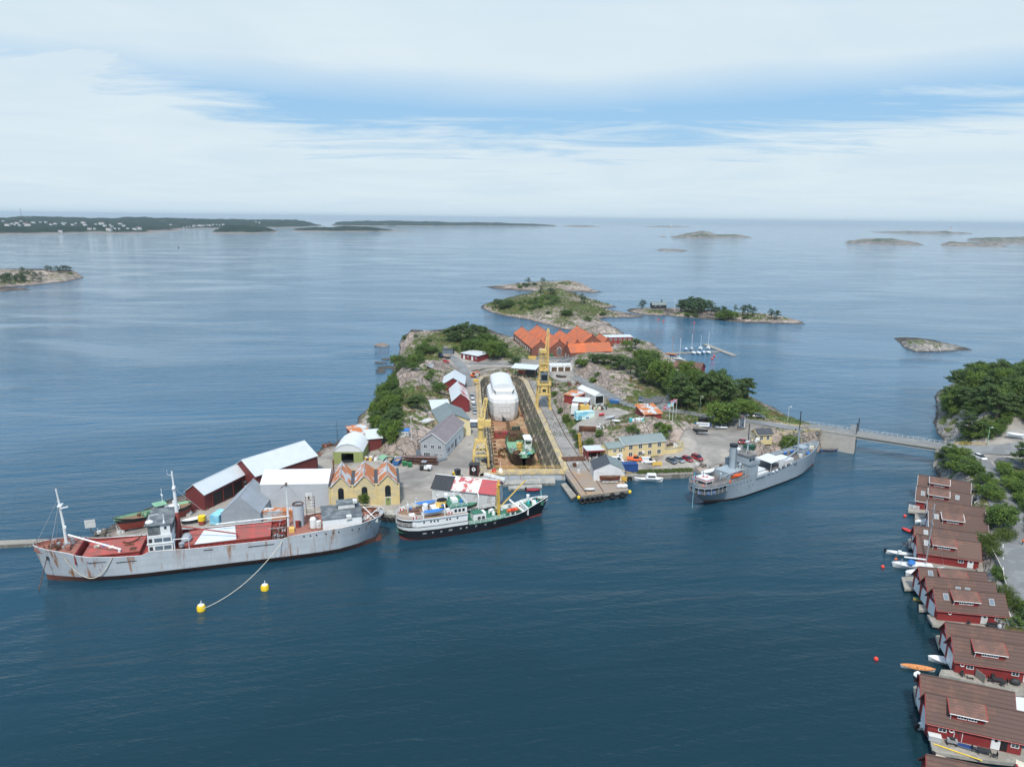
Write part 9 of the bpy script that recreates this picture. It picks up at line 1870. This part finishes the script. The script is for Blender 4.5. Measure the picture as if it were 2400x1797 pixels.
trees([('leaf',1096,832,9,4.6),('leaf',1110,830,9,4.6),('leaf',1125,830,9,4.8),('leaf',1140,832,9,4.8),('leaf',1155,842,10.5,5.2),('leaf',1168,838,9,4.4),('leaf',1135,815,9,5),('leaf',1150,815,8,4.6),('bush',1208,853,5,4.4),('bush',1192,838,4,3.4),('bush',1178,828,4,3.2),('bush',1185,815,3.5,3),('bush',1066,820,3,2.6)], 'behind the long low red hut', 'behind the low red hut')
# knoll right of the brick halls
trees([('bush',1365,858,4.6,4.2),('bush',1354,852,3,2.4),('pine',1400,852,5,4.2),('pine',1415,850,5,4.2),('pine',1432,855,5.5,4.6),('pine',1450,858,6,4.6),('pine',1388,846,4,3),('pine',1462,866,7,4.8),('pine',1478,872,7,4.8),('pine',1490,878,7,4.6),('pine',1446,868,5,4),('pine',1500,886,6,4.2)], 'on the rocky knoll before the brick wing', 'of the rocky knoll')
trees([('leaf',1500,850,7,4.6),('leaf',1515,852,7.5,4.8),('leaf',1530,856,7,4.6),('leaf',1508,862,7,4.4),('leaf',1524,868,7.5,4.6),('leaf',1468,815,4.5,3.4),('pine',1488,818,6.5,4),('bush',1475,822,3,2.6),('bush',1390,896,3,2.8),('bush',1400,880,2.5,2),('pine',1508,900,6,4)], 'beside the track above the marina', 'above the marina')
trees([('leaf',1545,908,13,6.2),('leaf',1560,912,12,5.4),('leaf',1587,940,13.5,4.8),('pine',1597,957,14.5,6.2),('leaf',1625,937,13.5,5.4),('pine',1612,962,11,5),('pine',1662,955,14.5,6),('pine',1690,951,13.5,5.8),('leaf',1680,932,13,5.4),('pine',1706,948,11.5,5),('pine',1650,945,13,5),('leaf',1608,890,9.5,4.6),('leaf',1632,908,8,4.4),('leaf',1572,925,9,4.4)], 'in the tall grove behind the island road', 'of the tall grove')
trees([('pine',1735,938,10,5.2),('pine',1752,939,10.5,5)], 'standing apart at the eastern end of the grove', 'at the end of the grove')
trees([('leaf',1686,996,9.5,5.6),('leaf',1703,997,9,5.2)], 'with broad bright crown beside the parking lot', 'beside the parking lot')
trees([('leaf',1742,972,6.5,4.8)], 'rounded and low behind the parked black car', 'behind the black car')
grove(['bush','bush','leaf'], [(1572,955),(1640,962),(1720,958),(1760,950),(1740,930),(1660,930),(1580,925)], 22, (2.2,4.2), (2,3.2), 'under the tall grove', 'under the tall grove', .6)
grove(['bush'], [(1770,945),(1800,962),(1770,972),(1745,960)], 6, (1.2,2.2), (1.4,2.4), 'on the eastern point near the bridge', 'of the eastern point', .6)
trees([('bush',1481,1012,3.4,3.2),('bush',1553,1022,4,3.2),('bush',1562,1008,3,2.6),('bush',1545,1000,2.5,2.4)], 'on the flagpole knoll', 'of the flagpole knoll')
trees([('bush',1325,990,4.5,2.2),('bush',1352,1030,3,2),('bush',1358,1048,3.4,2),('bush',1312,968,3,1.8),('bush',1300,928,3,2),('bush',1345,1018,2.4,1.8),('bush',1380,1040,2.4,2.2),('bush',1403,1022,3,2.2),('bush',1290,905,3,2.4)], 'on the rock face above the crane road', 'above the crane road')
trees([('bush',1850,1046,5,4.2),('bush',1838,1050,3.4,2.8)], 'below the stone wall by the bridge', 'below the stone wall')
tree('leaf', (P(853,1187,2).x, P(853,1187,2).y, 1.9), 4.4, 1.6, 'small bright tree growing against the yellow workshop wall', None, 0)
# outer islets
grove(['pine'], [(1155,722),(1172,716),(1196,718),(1192,724),(1170,726)], 9, (6,8), (3.4,4.6), 'clumped at the western end of the near islet', 'of the near islet clump', .5)
trees([('far',1238,666,8,5),('far',1272,665,7.5,4),('far',1268,688,8,4),('far',1290,690,7,4.6),('far',1296,690,6,4),('far',1348,697,5,1.6),('far',1362,708,8,4),('far',1370,710,6.5,4),('bush',1332,739,6,6.5),('bush',1322,738,4.5,4.5),('bush',1378,752,5,4),('bush',1412,738,3,4),('bush',1256,720,3.5,4.5),('bush',1285,735,2.5,3)], 'scattered on the outer islets', 'scattered on the outer islets')
grove(['far','bush'], [(1205,670),(1225,664),(1255,668),(1250,676),(1215,676)], 12, (2.5,4.5), (3,4.6), 'on the farthest islet of the chain', 'of the farthest islet', .5)
grove(['bush'], [(1200,714),(1235,706),(1270,692),(1305,690),(1310,712),(1270,722),(1225,728)], 60, (1.6,3.2), (2.2,4.0), 'in the heath of the near islet', 'of the near islet heath', .55)
grove(['far'], [(1592,729),(1630,723),(1662,728),(1672,738),(1640,740),(1600,736)], 26, (8.5,12), (4.6,6.0), 'in the grove on the eastern islet', 'of the eastern islet grove', .45)
grove(['far'], [(1666,738),(1700,735),(1712,744),(1690,748),(1668,745)], 15, (6.5,9), (4.2,5.4), 'at the lower end of the eastern islet grove', 'of the lower eastern grove', .5)
trees([('far',1506,723,8.5,4.2),('far',1502,724,5,4),('far',1740,739,9,5),('far',1752,739,9.5,5),('far',1764,741,8,4.6),('far',1722,733,7,2.6),('far',1808,747,8,4.6),('far',1820,748,7.5,4.6),('bush',1748,748,3.5,4.5),('bush',1612,740,3,4),('bush',1630,742,3,4),('leaf',1700,748,8,6),('leaf',1688,750,6,5),('leaf',1718,749,7,5)], 'standing singly on the eastern islet', 'single on the eastern islet')
grove(['far'], [(0,652),(30,645),(62,640),(100,648),(96,660),(60,664),(0,672)], 24, (5,8), (3.5,5.5), 'in the wood of the island at the left edge', 'of the left edge island', .45)
trees([('far',120,637,7,5),('far',110,636,7.5,5),('far',132,636,7,5),('far',146,635,7.5,5.2),('far',156,635,7.5,5),('far',165,635,6,4.4),('far',52,640,8,4),('bush',165,642,3.5,4),('far',140,640,6,4.5)], 'on the crest of the island at the left edge', 'on the left island crest')
# eastern headland and roadside
grove(['pine','pine','pine','leaf'], [(2216,938),(2240,908),(2290,894),(2340,886),(2430,890),(2430,985),(2340,992),(2262,990),(2226,972)], 62, (7.5,11), (3.4,5.0), 'in the wood on the eastern headland', 'of the eastern headland', .48)
grove(['bush','leaf'], [(2205,950),(2240,915),(2300,900),(2360,900),(2420,905),(2420,990),(2340,1000),(2262,998),(2218,985)], 60, (2.4,5), (2.2,3.6), 'filling the undergrowth of the eastern headland wood', 'under the eastern headland wood', .45)
grove(['bush','leaf','bush'], [(2250,1020),(2290,1006),(2350,996),(2350,1015),(2310,1030),(2262,1030)], 16, (2,4), (2,3.2), 'in the thicket above the bridge end', 'above the bridge end', .55)
trees([('pine',2268,1026,10,4.2)], 'with bare trunk close behind the bridge railing', 'behind the bridge railing')
grove(['bush','leaf'], [(2203,1072),(2240,1064),(2284,1085),(2290,1115),(2260,1118),(2215,1105)], 20, (2.6,4.8), (2,3.2), 'between the bridge and the first boathouse', 'between bridge and boathouses', .55)
grove(['bush','leaf'], [(2296,1135),(2320,1128),(2350,1165),(2335,1178),(2300,1165)], 8, (2.4,4.2), (2,2.8), 'beside the mainland road above the boathouses', 'above the boathouses', .55)
trees([('leaf',2340,1240,6.5,3.6),('leaf',2352,1232,6,3.4),('bush',2330,1225,3.5,2.4)], 'tall behind the fourth boathouse', 'behind the fourth boathouse')
trees([('hedge',2306,1272,3.4,2.2),('hedge',2320,1282,3.2,2.2),('hedge',2312,1292,3,2),('hedge',2348,1264,3,2.2),('hedge',2362,1258,3,2.0),('hedge',2330,1302,2.6,1.8)], 'clipped round behind the yacht boathouses', 'behind the yacht boathouses')
trees([('bush',2332,1345,2.4,1.6),('bush',2346,1362,2.2,1.6),('hedge',2352,1395,3,1.6),('hedge',2362,1412,3.2,1.8),('hedge',2372,1430,3.2,1.8),('bush',2394,1430,3,2),('bush',2402,1450,3,2.2),('bush',2385,1465,2.4,1.8)], 'beside the fence below the mainland road', 'below the mainland road')
grove(['bush','leaf'], [(2345,1098),(2380,1110),(2430,1130),(2430,1260),(2405,1215),(2375,1165)], 22, (2.5,4.6), (2,3), 'along the inland side of the mainland road', 'inland of the mainland road', .55)
trees([('pine',2396,1092,8,3.2),('pine',2410,1100,9,3.4)], 'at the right edge beside the road fork', 'beside the road fork')
# ---- low undergrowth that nobody could count
def undergrowth(gname, name, n, seed, box=None, hmin=1.2, size=(.5,1.1), mats=('heather','leaves_mid')):
 x0, y0, res, V_, G_, Z_, sl = COVER[gname]; rs = np.random.RandomState(seed)
 cand = np.argwhere((V_ > .52) & (G_ < .15) & (Z_ > hmin))
 if len(cand) == 0: return
 sel = cand[rs.choice(len(cand), min(n, len(cand)), replace=False)]
 for mi_, mat in enumerate(mats):
  c, r = [], []
  for i, j in sel[mi_::len(mats)]:
   x, y = x0+(i+rs.rand())*res, y0+(j+rs.rand())*res; s = rs.uniform(*size)
   c.append((x, y, gz(x, y)+s*.2)); r.append(s)
  me = leaf_mesh(name, c, r, 9, size[0]*.8, mat, seed, .55, .8)
  o = bpy.data.objects.new(name, me); COL.objects.link(o); struct(o, 'stuff')
undergrowth('island_ground', 'undergrowth', 5200, 5)
undergrowth('islet_ground', 'undergrowth', 1600, 6, size=(.9,1.9))
undergrowth('islet_ground.001', 'undergrowth', 700, 7, size=(.9,1.8)); undergrowth('islet_ground.002', 'undergrowth', 900, 8, size=(.8,1.7))
undergrowth('mainland_ground', 'undergrowth', 4200, 9)
undergrowth('island_ground.001', 'undergrowth', 900, 10, size=(1.0,2.2))
me = leaf_mesh('quay_grass', GRASS[0], GRASS[1], 5, .3, 'hedge', 3, .4, .8)
o = bpy.data.objects.new('quay_grass', me); COL.objects.link(o); struct(o, 'stuff')
# ---------------------------------------------------------------- sea air
m_ = bpy.data.materials.new('haze'); m_.use_nodes = True; nt = m_.node_tree; nt.nodes.clear()
o_ = N(nt, 'ShaderNodeOutputMaterial'); v_ = N(nt, 'ShaderNodeVolumePrincipled')
v_.inputs['Color'].default_value = (.76,.89,1.0,1); v_.inputs['Density'].default_value = 5.5e-5; v_.inputs['Anisotropy'].default_value = .2
nt.links.new(v_.outputs[0], o_.inputs['Volume']); MATS['haze'] = m_
hz = MB(); hz.box(-33000, 33000, -33000, 33000, -12, 122, 'haze'); struct(hz.build('haze'), 'stuff')
SC.cycles.volume_bounces = 0; SC.cycles.max_bounces = 6; SC.cycles.diffuse_bounces = 3; SC.cycles.glossy_bounces = 3
